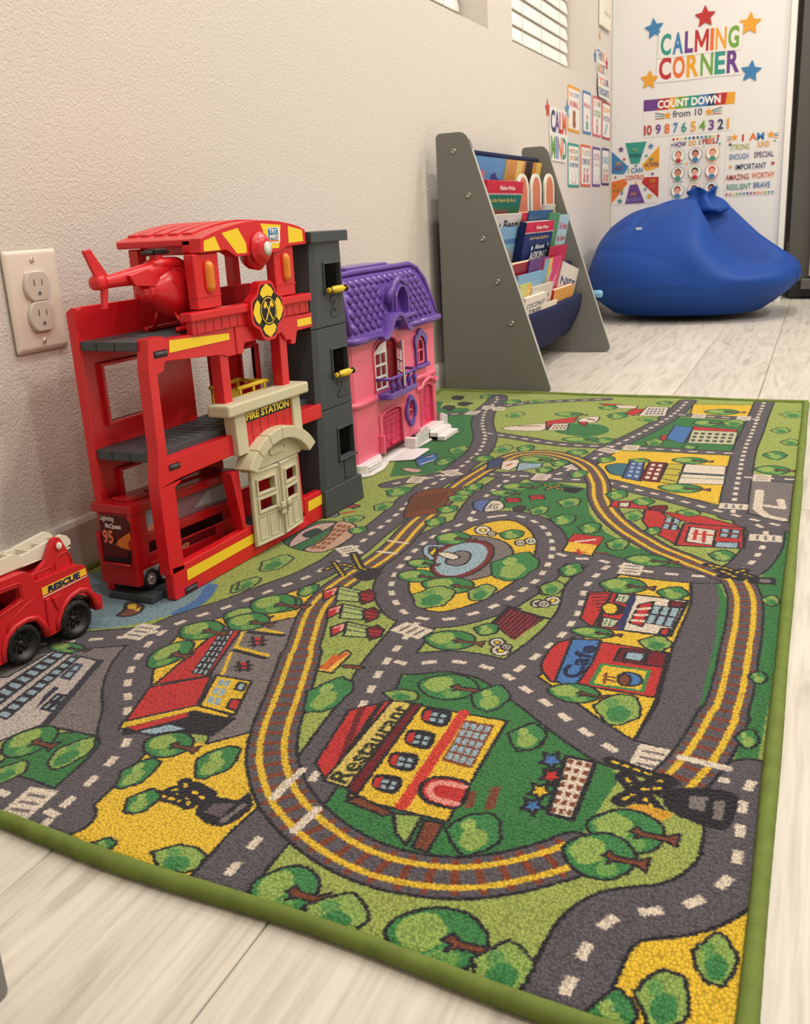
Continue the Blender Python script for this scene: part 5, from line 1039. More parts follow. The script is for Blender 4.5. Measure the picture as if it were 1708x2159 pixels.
french = dz([(.092, .138), (.092, .205)] + arc(.1475, .205, .0555, 170, 10, 10, .026) + [(.203, .205), (.203, .138)])
awin = lambda cy, hw, z0, z1: dz([(cy - hw, z0), (cy - hw, z1 - hw)] + arc(cy, z1 - hw, hw, 175, 5, 8) + [(cy + hw, z1 - hw), (cy + hw, z0)])
w2 = awin(.308, .022, .156, .209)
oval = [(.245 + .0165 * math.cos(t * math.pi / 8), .0765 + ZB + .0200 * math.sin(t * math.pi / 8)) for t in range(16)]
D_(MB().prism(dz(rect(.008, Ln - .002, .026, .240)), -.006, 0, 'x', [garage, fdoor, french, w2, oval]), 'front_wall', M_pink, .001)
D_(MB().loft([rr_loop(.018, -Dp, -.006, 0, Ln, .001)[::1], rr_loop(.230, -Dp, -.006, 0, Ln, .001)], sm=False), 'house_shell', M_rin, 0)
for y0 in (0, Ln - .006):
    s = 1 if y0 else -1; V = [(p[0], p[1]) for p in arc(-.012, (.012 if s < 0 else Ln - .012), .012, *((270, 360) if s < 0 else (0, 90)), 6)]
    pts = ([(-Dp, 0)] + V + [(-.004, .016), (-.0125, .006), (-Dp, .006)]) if s < 0 else ([(-Dp, Ln - .006), (-.0125, Ln - .006), (-.004, Ln - .016)] + V + [(-Dp, Ln)])
    D_(MB().prism(pts, ZB + .026, ZB + .240, 'z'), 'end_wall', M_pink, 0)
def around(z, r, off, m, n, sx=1.0): D_(MB().tube([(-Dp, -off, ZB + z), (-.016, -off, ZB + z), (-.004, -off + .004, ZB + z), (off, .012, ZB + z), (off, .09 if n == 'belt' else Ln - .012, ZB + z)] + ([] if n == 'belt' else [(-.004, Ln + off - .004, ZB + z), (-.016, Ln + off, ZB + z), (-Dp, Ln + off, ZB + z)]), r, 10, sx=sx), n, m, 0)
around(.129, .0062, .001, M_pink, 'belt'); D_(MB().tube([(.001, .225, ZB + .133), (.001, Ln - .012, ZB + .130), (-.004, Ln - .003, ZB + .130), (-.016, Ln + .001, ZB + .130), (-Dp, Ln + .001, ZB + .130)], .0062, 10), 'belt', M_pink, 0)
# garage door, front door
D_(MB().prism([(a, b) for a, b in garage], -.010, -.0045), 'garage_door', M_pnk2, .0005)
mb = MB()
for i in range(4):
    for j in range(4): mb.box(-.0046, -.0034, .1125 + i * .0235, .1345 + i * .0235, ZB + .027 + j * .0128, ZB + .0388 + j * .0128)
mb.K = [0] * len(mb.F); D_(mb, 'garage_panels', M_pnk2, .0006)['kind'] = 'stuff'
mb = MB()
for i in range(9): mb.box(-.0042, -.0020, .112 + i * .0115, .1135 + i * .0115, ZB + .080, ZB + .097)
for k in range(3): mb.box(-.0042, -.0020, .110, .206, ZB + .080 + k * .0075, ZB + .0812 + k * .0075)
D_(mb, 'garage_grille', M_pink, .0003)
D_(MB().box(-.006, .002, .150, .168, ZB + .0315, ZB + .0355), 'garage_handle', M_pnk2, .001)
D_(MB().prism(fdoor, -.010, -.0045), 'front_door', M_pnk2, .0006)
for k in (0, 1):
    a = .302 + k * .0325; D_(MB().prism(dz([(a, .066), (a + .0275, .066), (a + .0275, .100)] + arc(a + .0137, .100, .0137, 10, 170, 6, .007) + [(a, .100)]), -.0048, -.0034), 'door_panel', M_pnk2, .0006); D_(MB().prism(dz(rect(a, a + .0275, .036, .060)), -.0048, -.0034), 'door_panel', M_pnk2, .0006)
for loop_, w_, n in ((garage, .0045, 'garage_surround'), (fdoor, .0035, 'door_surround'), (french, .004, 'balcony_surround')):
    D_(MB().tube([(.0005, a, b) for a, b in loop_], .0024, 8), n, M_pink, 0)
D_(MB().tube([(.004, .276, ZB + .106), (.005, .283, ZB + .112), (.005, .294, ZB + .110), (.006, .306, ZB + .120), (.007, .333, ZB + .126), (.006, .358, ZB + .120), (.005, .370, ZB + .112), (.005, .380, ZB + .116), (.002, .384, ZB + .110)], [.002, .004, .0035, .0035, .004, .0035, .0035, .004, .002], 10), 'door_hood', M_pink, 0)
D_(MB().box(0, .010, .096, .103, ZB + .026, ZB + .060), 'corner_pier', M_pink, .0015); D_(MB().box(0, .003, .100, .108, ZB + .026, ZB + .095), 'pier', M_pink, .001)
# windows
def mull(cy, hw, z0, z1, n): 
    mb = MB().box(-.0045, -.0005, cy - .0016, cy + .0016, ZB + z0, ZB + z1).box(-.0045, -.0005, cy - hw, cy + hw, ZB + (z0 + z1) / 2 - .0018, ZB + (z0 + z1) / 2 + .0018); D_(mb, n, M_pink, .0005)
mull(.308, .022, .156, .209, 'window_bars'); mull(.245, .016, .057, .096, 'window_bars')
D_(MB().tube([(.0006, a * .8 + .308 * .2, b * .88 + (ZB + .1825) * .12) for a, b in w2], .0022, 8, closed=True), 'window_sash', M_pink, 0)
P_ = [(.281, .156), (.2795, .190), (.2765, .196), (.2755, .205), (.281, .213), (.291, .216), (.297, .222), (.308, .2255), (.319, .222), (.325, .216), (.335, .213), (.3405, .205), (.3395, .194), (.334, .188), (.335, .156)]
inn = [(a, b) for a, b in awin(.308, .0225, .155, .2100)]
D_(MB().prism(dz(P_[:1]) + [(a, b + ZB) for a, b in P_[1:]], -.001, .0050, 'x', [inn[:1] + inn[1:]] if 0 else ()), 'window_hood', M_pur, .0014) if 0 else None
outl = [(a, b + ZB) for a, b in P_]; D_(MB().prism(outl, -.0005, .0052, 'x', [[(.308 + (a - .308) * .98, b + .0006) for a, b in inn]]), 'window_frame', M_pur, .0012)
D_(MB().tube([(.004, .276, ZB + .1535), (.0065, .280, ZB + .1525), (.0065, .336, ZB + .1525), (.004, .342, ZB + .1535)], .0036, 10), 'window_sill', M_pur, 0)
og = [(.245 + (.0250 + .0022 * math.cos(4 * t)) * math.sin(t), .0765 + ZB + (.0290 + .0026 * math.cos(4 * t)) * math.cos(t)) for t in [i * math.pi / 16 for i in range(32)]]
D_(MB().prism(og, -.0005, .0055, 'x', [[(.245 + (a - .245) * 1.02, .0765 + ZB + (b - .0765 - ZB) * 1.02) for a, b in oval]]), 'oval_frame', M_pur, .0014)
# french windows, white, one swung out
for s, hy, ang in ((-1, .096, 2), (1, .199, 37)):
    o = bpy.data.objects.new('french_window', None); COL.objects.link(o); o.parent = DH; o.location = (-.002, hy, ZB); o.rotation_euler = (0, 0, math.radians(ang) * (-1 if s < 0 else 1)); w_ = .050 * (1 if s < 0 else -1)
    xs = sorted((0, w_)); top_ = lambda a: .206 + .016 * (abs(a - 0) / .05)
    MB().prism([(xs[0], .139), (xs[1], .139), (xs[1], top_(xs[1])), ((xs[0] + xs[1]) / 2, top_((xs[0] + xs[1]) / 2) + .004), (xs[0], top_(xs[0]))], 0, .0025, 'x', [rect(xs[0] + .005, xs[1] - .005, .143, .160), rect(xs[0] + .005, xs[1] - .005, .164, .181), rect(xs[0] + .005, xs[1] - .005, .185, .203)]).build('sash', M_wht, o, .0005)
    MB().box(.0, .0028, (xs[0] + xs[1]) / 2 - .0010, (xs[0] + xs[1]) / 2 + .001, .143, .203).build('glazing_bar', M_wht, o)
D_(MB().box(-.05, -.006, .093, .202, ZB + .134, ZB + .137), 'inner_floor', M_wht, 0)
# balcony with turned balusters
D_(MB().prism([(-.001, .094), (.022, .100), (.026, .108), (.026, .226), (.022, .233), (-.001, .236)], ZB + .1230, ZB + .1345, 'z'), 'balcony_floor', M_pur, .0025)
D_(MB().tube([(.0, .096, ZB + .160), (.022, .104, ZB + .160), (.025, .110, ZB + .160), (.025, .224, ZB + .160), (.022, .230, ZB + .160), (.0, .236, ZB + .160)], .0029, 10), 'balcony_rail', M_pur, 0)
bme = MB().lathe([(.0028, .134), (.0022, .137), (.0036, .139), (.0052, .146), (.0050, .150), (.0024, .154), (.0036, .156), (.0036, .159)], (0, 0, ZB), 'z', 16).mesh('baluster', M_pur)
for i in range(5):
    o = bpy.data.objects.new('baluster', bme); COL.objects.link(o); o.parent = DH; o.location = (.0235, .116 + i * .0255, 0)
# roof: mansard with rounded ends
def rl(z, x1, y0, y1): return [(-.125, y0, ZB + z), (x1, y0, ZB + z), (x1, y1, ZB + z), (-.125, y1, ZB + z)]
RZ = [(.238, .010, -.006, Ln + .006), (.250, .006, -.002, Ln + .0), (.290, -.004, .006, Ln - .010), (.322, -.014, .016, Ln - .022), (.338, -.024, .026, Ln - .038), (.347, -.040, .036, Ln - .056), (.349, -.060, .044, Ln - .07)]
D_(MB().loft([rl(*q) for q in RZ], sm=False), 'roof', M_pur, .004)
D_(MB().tube([(-.12, -.006, ZB + .2385), (-.004, -.007, ZB + .2385), (.012, -.002, ZB + .2385), (.013, .010, ZB + .2385), (.013, .098, ZB + .2385)], .0066, 12), 'eaves', M_pur, 0)
D_(MB().tube([(.013, .214, ZB + .2400), (.013, Ln - .004, ZB + .2385), (.010, Ln + .008, ZB + .2385), (-.006, Ln + .012, ZB + .2385), (-.12, Ln + .010, ZB + .2385)], .0058, 12), 'eaves', M_pur, 0)
D_(MB().tube([(.004, .000, ZB + .250), (-.006, .010, ZB + .295), (-.018, .022, ZB + .330), (-.028, .034, ZB + .344), (-.028, .09, ZB + .346), (-.028, Ln - .05, ZB + .346), (-.020, Ln - .030, ZB + .337), (-.010, Ln - .017, ZB + .315), (.001, Ln - .004, ZB + .270), (.006, Ln + .001, ZB + .248)], .0045, 10), 'roof_rim', M_pur, 0)
D_(MB().box(-.095, -.045, .10, Ln - .11, ZB + .346, ZB + .3535), 'roof_ridge', M_pur, .003)
# shingles, each a scale of its own
sv = [(-.0, -.0100, .0085), (-.0, .0100, .0085), (0, .0108, -.001), (0, .0072, -.0070), (0, .0, -.0105), (0, -.0072, -.0070), (0, -.0108, -.001)]
V = [(-.001, b, c) for _, b, c in sv] + [((.0006 if c > .007 else .0026 if c > -.004 else .0040), b * .86, c * .92) for _, b, c in sv]
sme = MB().add(V, [tuple(range(7))[::-1], tuple(range(7, 14))] + [(i, (i + 1) % 7, 7 + (i + 1) % 7, 7 + i) for i in range(7)], 0, True).mesh('shingle', M_pur)
def rx(z):
    for a, b in zip(RZ[:-1], RZ[1:]):
        if a[0] <= z <= b[0]: k = (z - a[0]) / (b[0] - a[0]); return [a[i] + (b[i] - a[i]) * k for i in (1, 2, 3)] + [math.atan2(a[1] - b[1], b[0] - a[0])]
    return [0, 0, 0, 0]
nrow = 7
for r in range(nrow):
    z = .2585 + r * .0118; x, y0, y1, an = rx(z); y = y0 + .018 + (.0121 if r % 2 else 0)
    while y < y1 - .012:
        if not (.157 < y < .255 and z < .322) and not (.125 < y < .200 and z < .262):
            o = bpy.data.objects.new('shingle', sme); COL.objects.link(o); o.parent = DH; o.location = (x + .0002, y, ZB + z); o.rotation_euler = (0, -an, 0)
        y += .0242
# dormer
dm = lambda g: [(.2035 - .031 - g, .262)] + [(.2035 - .031 - g, .287)] + arc(.2035, .287, .031 + g, 172, 8, 10, .029 + g) + [(.2035 + .031 + g, .287), (.2035 + .031 + g, .262)]
D_(MB().prism(dz(dm(.004)), -.060, .010, 'x', [dz([(a * .82 + .2035 * .18, b * .86 + .287 * .14 - .001) for a, b in dm(0)])]), 'dormer', M_pur, .003)
D_(MB().prism(dz(dm(.0)), .009, .0150, 'x', [dz([(a * .82 + .2035 * .18, b * .86 + .287 * .14 - .001) for a, b in dm(0)])]), 'dormer_rim', M_pur, .0015)
D_(MB().prism(dz([(a * .82 + .2035 * .18, b * .86 + .287 * .14 - .001) for a, b in dm(0)]), -.012, -.0105), 'dormer_opening', M_pur2, 0)
D_(MB().tube([(.014, .158, ZB + .262), (.018, .163, ZB + .2595), (.018, .245, ZB + .2595), (.014, .252, ZB + .262)], .0045, 10), 'dormer_sill', M_pur, 0)
D_(MB().tube([(.004, .160, ZB + .287), (.006, .164, ZB + .303), (.007, .174, ZB + .309), (.008, .182, ZB + .320), (.009, .2035, ZB + .3275), (.008, .225, ZB + .320), (.007, .233, ZB + .309), (.006, .243, ZB + .303), (.004, .248, ZB + .287)], .0055, 10), 'dormer_hood', M_pur, 0)
# curling awning over the balcony
aw = [(.090, .2375), (.100, .2380), (.110, .2370), (.122, .2425), (.132, .2560), (.146, .2680), (.160, .2720), (.176, .2690), (.188, .2580), (.198, .2455), (.210, .2400), (.220, .2395)]
D_(MB().prism(dz(aw + [(a, b - .007) for a, b in aw[::-1]]), -.002, .026, 'x', sm=True), 'awning', M_pur, .0025)
# white footing, drive, picket fence and steps
D_(MB().prism([(-Dp, -.004), (.0, -.006), (.012, -.002), (.022, .012), (.024, .060), (.018, .086), (.012, .108), (.006, .108), (.006, .206), (.022, .212), (.026, .300), (.030, .370), (.016, .384), (.004, .392), (-Dp, .392)], ZB + .0076, ZB + .012, 'z'), 'footing', M_wht, .0012)
D_(MB().prism([(-Dp, .0), (.004, .0), (.014, .010), (.016, .070), (.004, .092), (-.002, .098), (-Dp, .098)], ZB + .0115, ZB + .028, 'z'), 'footing_wall', M_wht, .0025)
for z in (.0165, .0215): D_(MB().box(.012, .0175, .014, .066, ZB + z, ZB + z + .0012), 'footing_line', M_wht, .0004)
D_(MB().prism([(-.004, .108), (.046, .130), (.050, .136), (.050, .212), (.044, .216), (-.004, .206)], ZB + .0076, ZB + .0105, 'z'), 'driveway', M_wht, .0012)
D_(MB().box(.0, .024, .208, .222, ZB + .011, ZB + .030), 'fence_block', M_wht, .0015)
for i in range(6): D_(MB().box(.016, .0225, .226 + i * .0098, .2318 + i * .0098, ZB + .0115, ZB + .0335 + .0012 * i), 'picket', M_wht, .0010)
D_(MB().box(.017, .0215, .222, .284, ZB + .0150, ZB + .0180), 'fence_rail', M_wht, .0006); D_(MB().box(.017, .0215, .222, .284, ZB + .0260, ZB + .0285), 'fence_rail', M_wht, .0006)
for k, (x, z) in enumerate(((.052, .0165), (.038, .0235), (.022, .031))): D_(MB().box(-.004, x, .290, .368, ZB + .0076, ZB + z), 'step', M_wht, .0014)
for i in range(5): D_(MB().box(.012 + 0 * i, .0185 + .0, .370 + i * .0062, .3738 + i * .0062, ZB + .0115, ZB + .046 - .002 * i), 'picket', M_wht, .0010)
D_(MB().box(.008, .022, .368, .402, ZB + .0076, ZB + .018), 'fence_block', M_wht, .0015)
# ---------------------------------------------------------------- grey sling bookshelf
SY0, SY1 = 2.262, 3.008
BS = thing('sling_bookshelf', 'grey sling bookshelf with slanted side boards and navy fabric pockets', 'bookshelf', (.17, (SY0 + SY1) / 2, 0))
OX, OY = .17, (SY0 + SY1) / 2
M_brd = mat('grey_laminate', (118, 117, 112), .42, .4, (1200, .05, .0001)); M_edge = mat('pale_edge_band', (178, 176, 168), .5); M_nav = mat('navy_cloth', (30, 36, 72), .85, .2, (1600, .6, .0004), var=.1)
M_scr = mat('screw_metal', (170, 168, 162), .28, metal=1)
def rounded(P, r, n=6):
    out = []; m = len(P)
    for i in range(m):
        p = Vector(P[i]); a = (Vector(P[i - 1]) - p).normalized(); b = (Vector(P[(i + 1) % m]) - p).normalized(); ri = r[i]
        th = a.angle(b); t = ri / math.tan(th / 2); c = p + (a + b).normalized() * ri / math.sin(th / 2); s = p + a * t; e = p + b * t
        a0 = math.atan2(s.y - c.y, s.x - c.x); a1 = math.atan2(e.y - c.y, e.x - c.x); d = (a1 - a0 + math.pi) % (2 * math.pi) - math.pi
        for k in range(n + 1): out.append((c.x + ri * math.cos(a0 + d * k / n), c.y + ri * math.sin(a0 + d * k / n)))
    return out
prof_ = rounded([(.030, .002), (.308, .002), (.106, .617), (.030, .617)], [.012, .014, .025, .012])
RODS = [(.074, .576), (.108, .475), (.141, .374), (.175, .273), (.208, .173)]
for y0, y1, s in ((SY0, SY0 + .015, -1), (SY1 - .015, SY1, 1)):
    o = MB().prism([(x - OX, z) for x, z in prof_], y0 - OY, y1 - OY, 'y').build('side_board', M_brd, BS, .0006)
    mb = MB().prism([(x - OX + (x - .15) * .0035, z + (z - .3) * .0012) for x, z in prof_], y0 - OY + .0012, y1 - OY - .0012, 'y', [[(x - OX - .0004 * (1 if x > .1 else -1), z) for x, z in prof_]] if 0 else ())
    mb.build('edge_band', M_edge, BS, .0003)
    for x, z in RODS:
        yy = (y0 if s < 0 else y1) - OY
        q = MB().lathe([(.0068, 0), (.0068, .001), (.0056, .0030), (.0030, .0036), (.0029, .0022), (.0002, .0022)][::1] if s > 0 else [(.0068, 0), (.0068, -.001), (.0056, -.0030), (.0030, -.0036), (.0029, -.0022), (.0002, -.0022)], (x - OX, yy, z), 'y', 20).build('screw', M_scr, BS)
for x, z in RODS: MB().tube([(x - OX, SY0 + .015 - OY, z), (x - OX, SY1 - .015 - OY, z)], .0085, 12).build('rod', M_nav, BS)
def sheet(path, y0, y1, th=.0022):
    P = smooth([(a, b) for a, b in path], False, 4); n = len(P); ny = 14; V = []; F = []
    for k in range(2):
        for j in range(ny + 1):
            for i, (x, z) in enumerate(P):
                v = j / ny; sag = -.004 * math.sin(math.pi * v) * (1 if 0 < i < n - 1 else 0); V.append((x - OX + th * k + .0012 * math.sin(v * 21 + i), y0 + (y1 - y0) * v - OY, z + sag))
    m = (ny + 1) * n
    for k in range(2):
        for j in range(ny):
            for i in range(n - 1): a = k * m + j * n + i; F.append((a, a + 1, a + n + 1, a + n))
    for i in range(n - 1): F.append((i, i + 1, m + i + 1, m + i)); a = ny * n + i; F.append((a, a + 1, m + a + 1, m + a))
    for j in range(ny): F.append((j * n, (j + 1) * n, m + (j + 1) * n, m + j * n)); a = (j + 1) * n - 1; F.append((a, a + n, m + a + n, m + a))
    return MB().add(V, F, 0, True)
POCK = []
for i in range(4):
    (xa, za), (xb, zb_) = RODS[i], RODS[i + 1]; bx, bz = xb - .066, zb_ - .120; POCK.append((bx, bz))
    sheet([(xa + .002, za + .006), (xa - .008, za - .04), (bx - .014, bz + .05), (bx - .008, bz + .006), (bx + .006, bz), (bx + .036, bz + .016), (xb - .001, zb_ - .045), (xb + .009, zb_ - .004), (xb + .006, zb_ + .008), (xb - .004, zb_ + .0095)], SY0 + .022, SY1 - .03).build('fabric_pocket', M_nav, BS)
# ---------------------------------------------------------------- books, each standing in its pocket
M_page = mat('page_block', (232, 222, 196), .8)
def book(tier, y0, y1, ztop, h, th, off, cover, label, art=None, spine=None, tilt=0, yaw=0, name='book', xo=0, group=None, pages=True):
    """front cover faces the room; off = distance in front of the pocket's back cloth"""
    bx, bz = POCK[tier]; xa, za = RODS[tier]; lean = math.atan2(xa + .012 - bx, za - bz)
    w_ = y1 - y0; zt = ztop; zb0 = zt - h * math.cos(lean)
    xb = bx - .004 + off + (zb0 - bz) * math.tan(lean)
    M_ = Matrix.Translation((xb, y0, zb0)) @ Matrix.Rotation(lean, 4, 'Y') @ Matrix.Rotation(tilt, 4, 'X') @ Matrix.Rotation(yaw, 4, 'Z')
    t = thing(name, label, 'book', M=M_, group=group)
    cm = flat(cover, .3); sp = flat(spine or cover, .35)
    MB().box(th - .0012, th, 0, w_, 0, h).build('front_cover', cm, t, .0003)
    MB().box(0, .0012, 0, w_, 0, h).build('back_cover', sp, t, .0003)
    MB().box(0, th, -.0008, .0012, 0, h).build('spine', sp, t, .0003)
    if th > .004: MB().box(.0014, th - .0014, .0014, w_ - .0025, .002, h - (.0025 if pages else 0)).build('pages', M_page, t)
    if art:
        A = Art(P=lambda a, b, n: (th + n, a * w_, b * h), step=.00015); art(A); A.build('cover_print', t, .35)
    return t
def OFF(o, th): return o
def bk(tier, q, h, *a, **k):
    """y extent and top height read off the pocket's plane"""
    bx, bz = POCK[tier]; xa, za = RODS[tier]; s_ = (xa + .012 - bx) / (za - bz); a = (a[0], OFF(a[1], a[0])) + a[2:]; X = xa + .02
    for _ in range(4): p0 = ax(q[0], q[1], X); X = bx - .004 + a[1] + a[0] + (p0[2] - bz) * s_
    p0[1] = max(p0[1], SY0 + .019); p1 = ax(q[2], q[1], X); p1[1] = min(p1[1], SY1 - .019); h = min(h, (p0[2] - bz - .010 - max(0, a[1] + a[0] - .018) * 1.9) / math.cos(math.atan(s_))); return book(tier, p0[1], p1[1], p0[2], h, *a, **k)
def lpb(body, t2):
    def f(A):
        A.poly(rect(0, 1, .87, 1), (200, 34, 52))
        for i in range(14): A.disc((i + .5) / 14, .87, .036, (236, 226, 224), 8, .012)
        for i in range(14): A.disc((i + .5) / 14, .884, .030, (200, 34, 52), 8, .014)
        A.text('Fisher-Price', .3, .72, .91, .955, (240, 232, 228), .02); A.text('Little People Big Book', .12, .80, .775, .825, (206, 176, 96), .01); t2(A)
    return f
bk(0, (1005, 327, 1073), .24, .006, 0, (92, 144, 200), 'pale blue picture book at the shelf top beside the near board', lambda A: (A.poly([(.15, .78), (.22, .86), (.3, .82), (.34, .6), (.2, .6)], (214, 108, 128)), A.poly([(.42, .62), (.5, .8), (.62, .83), (.7, .76), (.86, .74), (.9, .5), (.4, .5)], (44, 62, 148)), A.text('Q', .55, .72, .60, .72, (222, 90, 140)), A.text('K', .86, .96, .62, .70, (230, 236, 240))))
bk(0, (1073, 335, 1150), .23, .007, .0065, (212, 142, 72), 'orange and gold picture book on the top tier next to the blue one', lambda A: (A.poly(rect(.25, .42, .6, 1), (232, 196, 110)), A.poly(rect(.5, .72, .72, 1), (40, 30, 32)), A.poly(rect(.5, .72, .5, .72), (150, 96, 66)), A.poly(rect(.82, 1, .5, 1), (226, 190, 96)), A.text('MY C', .05, .3, .70, .75, (240, 224, 200))), (224, 192, 110))
bk(1, (1024, 377, 1105), .24, .016, .012, (22, 112, 84), 'red and green padded book, Little People Big Book, behind the near board', lpb(0, lambda A: A.text('About', .2, .6, .66, .72, (176, 60, 70), .02)), (196, 30, 48))
# hand-shaped book
t = thing('hand_shaped_book', 'die-cut book shaped like brown fingers with pale outline on the second tier', 'book', M=Matrix.Translation((.119, 0, 0)))
p = [ax(1090 + 24 * i, 366 + 2 * i, .118) for i in range(4)]
for i in range(3):
    c = ax(1104 + 25 * i, 366, .126); w2_ = .056; y_ = c[1]; z_ = c[2]
    MB().prism([(y_ - w2_, z_ - .13)] + [(y_ - w2_, z_ - .04)] + arc(y_, z_ - .04, w2_, 178, 2, 10, .040) + [(y_ + w2_, z_ - .13)], .004 * i, .004 * i + .006, 'x').build('outline_page', flat((216, 214, 200), .4), t, .0006)
    MB().prism([(y_ - w2_ * .72, z_ - .13)] + arc(y_ - .002, z_ - .045, w2_ * .70, 178, 2, 10, .036) + [(y_ + w2_ * .66, z_ - .13)], .004 * i + .005, .004 * i + .0068, 'x').build('finger', flat((196, 112, 82), .4), t, .0004)
bk(1, (1150, 430, 1172), .10, .008, .026, (214, 206, 196), 'small cream book end at the far end of the second tier')
bk(2, (1040, 452, 1101), .17, .01, 0, (196, 192, 188), 'white book lettered y Bean below the green book', lambda A: (A.text('y Bean', .08, .90, .74, .92, (40, 52, 70), .03),), (224, 214, 190))
bk(2, (1101, 447, 1140), .18, .01, 0, (188, 36, 50), 'red-edged book standing open-topped behind the navy book', None, (226, 212, 176))
bk(2, (1118, 444, 1172), .19, .004, .0105, (54, 88, 128), 'dark blue cover with yellow edge behind the navy book', lambda A: (A.poly(rect(.9, 1, 0, 1), (206, 176, 60)), A.poly(rect(0, .5, .6, .8), (180, 50, 80))))
bk(2, (1055, 481, 1103), .20, .006, .0105, (122, 166, 200), 'light blue picture book by the near board on the third tier', lambda A: (A.poly(rect(.2, .9, .80, .86), (80, 120, 170)), A.poly([(.3, .5), (.6, .74), (.9, .5)], (160, 150, 140))))
bk(2, (1112, 466, 1170), .235, .02, .02, (30, 44, 96), 'red and navy padded book, Little People Big Book, in the middle of the rack', lpb(0, lambda A: (A.text('About', .35, .7, .66, .72, (222, 224, 230), .02), A.text('ASKING', .2, .85, .53, .63, (222, 224, 230), .03), A.star(.25, .68, .04, (222, 224, 230)), A.star(.82, .70, .03, (222, 224, 230)))), (24, 36, 84))
bk(2, (1160, 449, 1182), .21, .004, .015, (84, 140, 88), 'green strip of a book beside the pale blue Vegetable book')
bk(2, (1181, 452, 1209), .21, .01, .012, (164, 194, 210), 'pale blue book with red title lines at the far end of the third tier', lambda A: (A.text('The House', .08, .92, .80, .90, (176, 50, 70), .02), A.text('By Street', .12, .88, .62, .72, (176, 50, 70), .02), A.text('Magpoolie?', .05, .95, .44, .56, (176, 50, 70), .02)), (120, 160, 110))
bk(3, (1160, 520, 1197), .12, .008, 0, (188, 34, 40), 'small red book with black spine below the pale blue book', None, (24, 24, 28))
bk(3, (1082, 556, 1134), .11, .012, 0, (150, 30, 44), 'cream-paged book with red cover edge lying across the third pocket', None, (226, 210, 170))
bk(3, (1118, 548, 1160), .15, .004, .0125, (104, 66, 122), 'purple picture book in the lowest pocket', lambda A: (A.disc(.3, .45, .2, (120, 160, 200), 16, .12), A.disc(.7, .5, .2, (140, 180, 214), 16, .1)), (70, 44, 100))
bk(3, (1150, 546, 1186), .16, .005, .017, (206, 66, 108), 'pink and yellow striped picture book leaning in the lowest pocket', lambda A: (A.poly(rect(0, .25, 0, 1), (120, 170, 196)), A.poly(rect(.25, .45, 0, 1), (222, 178, 84)), A.line([(.5, .8), (.2, .4), (.6, .2)], .05, (150, 190, 210)), A.line([(.8, .7), (.5, .3)], .05, (240, 170, 190))))
bk(3, (1094, 582, 1146), .15, .006, .0225, (126, 172, 206), 'light blue wide picture book across the lowest pocket', lambda A: (A.disc(.8, .6, .06, (206, 110, 60)), A.disc(.6, .55, .05, (240, 230, 220)), A.poly([(.2, .2), (.5, .5), (.8, .2)], (190, 150, 120))))
bk(3, (1098, 602, 1122), .11, .006, .029, (196, 200, 120), 'small yellow-green board book lettered GO in the lowest pocket', lambda A: (A.poly(rect(.6, 1, .3, 1), (224, 176, 60)), A.text('GO', .66, .92, .70, .86, (240, 226, 130), .02), A.poly([(.5, .2), (.7, .45), (.8, .2)], (40, 100, 60)), A.text('and a', .05, .5, .55, .62, (60, 60, 60))))
bk(3, (1124, 606, 1168), .10, .008, .029, (206, 198, 184), 'white book lettered ho near the middle of the lowest pocket', lambda A: (A.text('ho', .5, .85, .62, .80, (50, 56, 66), .02),))
bk(3, (1184, 550, 1222), .19, .004, .023, (222, 216, 206), 'tall white magazine lettered NIES tilted at the far end of the lowest pocket', lambda A: (A.text('NIES', .05, .95, .66, .80, (32, 60, 120), .03), A.poly(rect(.1, .6, .2, .5), (190, 170, 160))), None, tilt=-.16)
bk(3, (1170, 610, 1212), .10, .014, .0285, (214, 150, 60), 'thick red and yellow board book at the far end of the lowest pocket', None, (180, 50, 40))
bk(3, (1110, 628, 1156), .12, .012, .0375, (220, 212, 200), 'thick cream board book with black letters by the near board in the lowest pocket', lambda A: (A.text('COCONUT', .08, .92, .72, .84, (60, 60, 84), .03), A.text('TREE', .2, .8, .56, .68, (60, 60, 84), .03)))
bk(3, (1150, 640, 1176), .08, .006, .044, (226, 214, 190), 'small cream board book pressed against the front cloth')
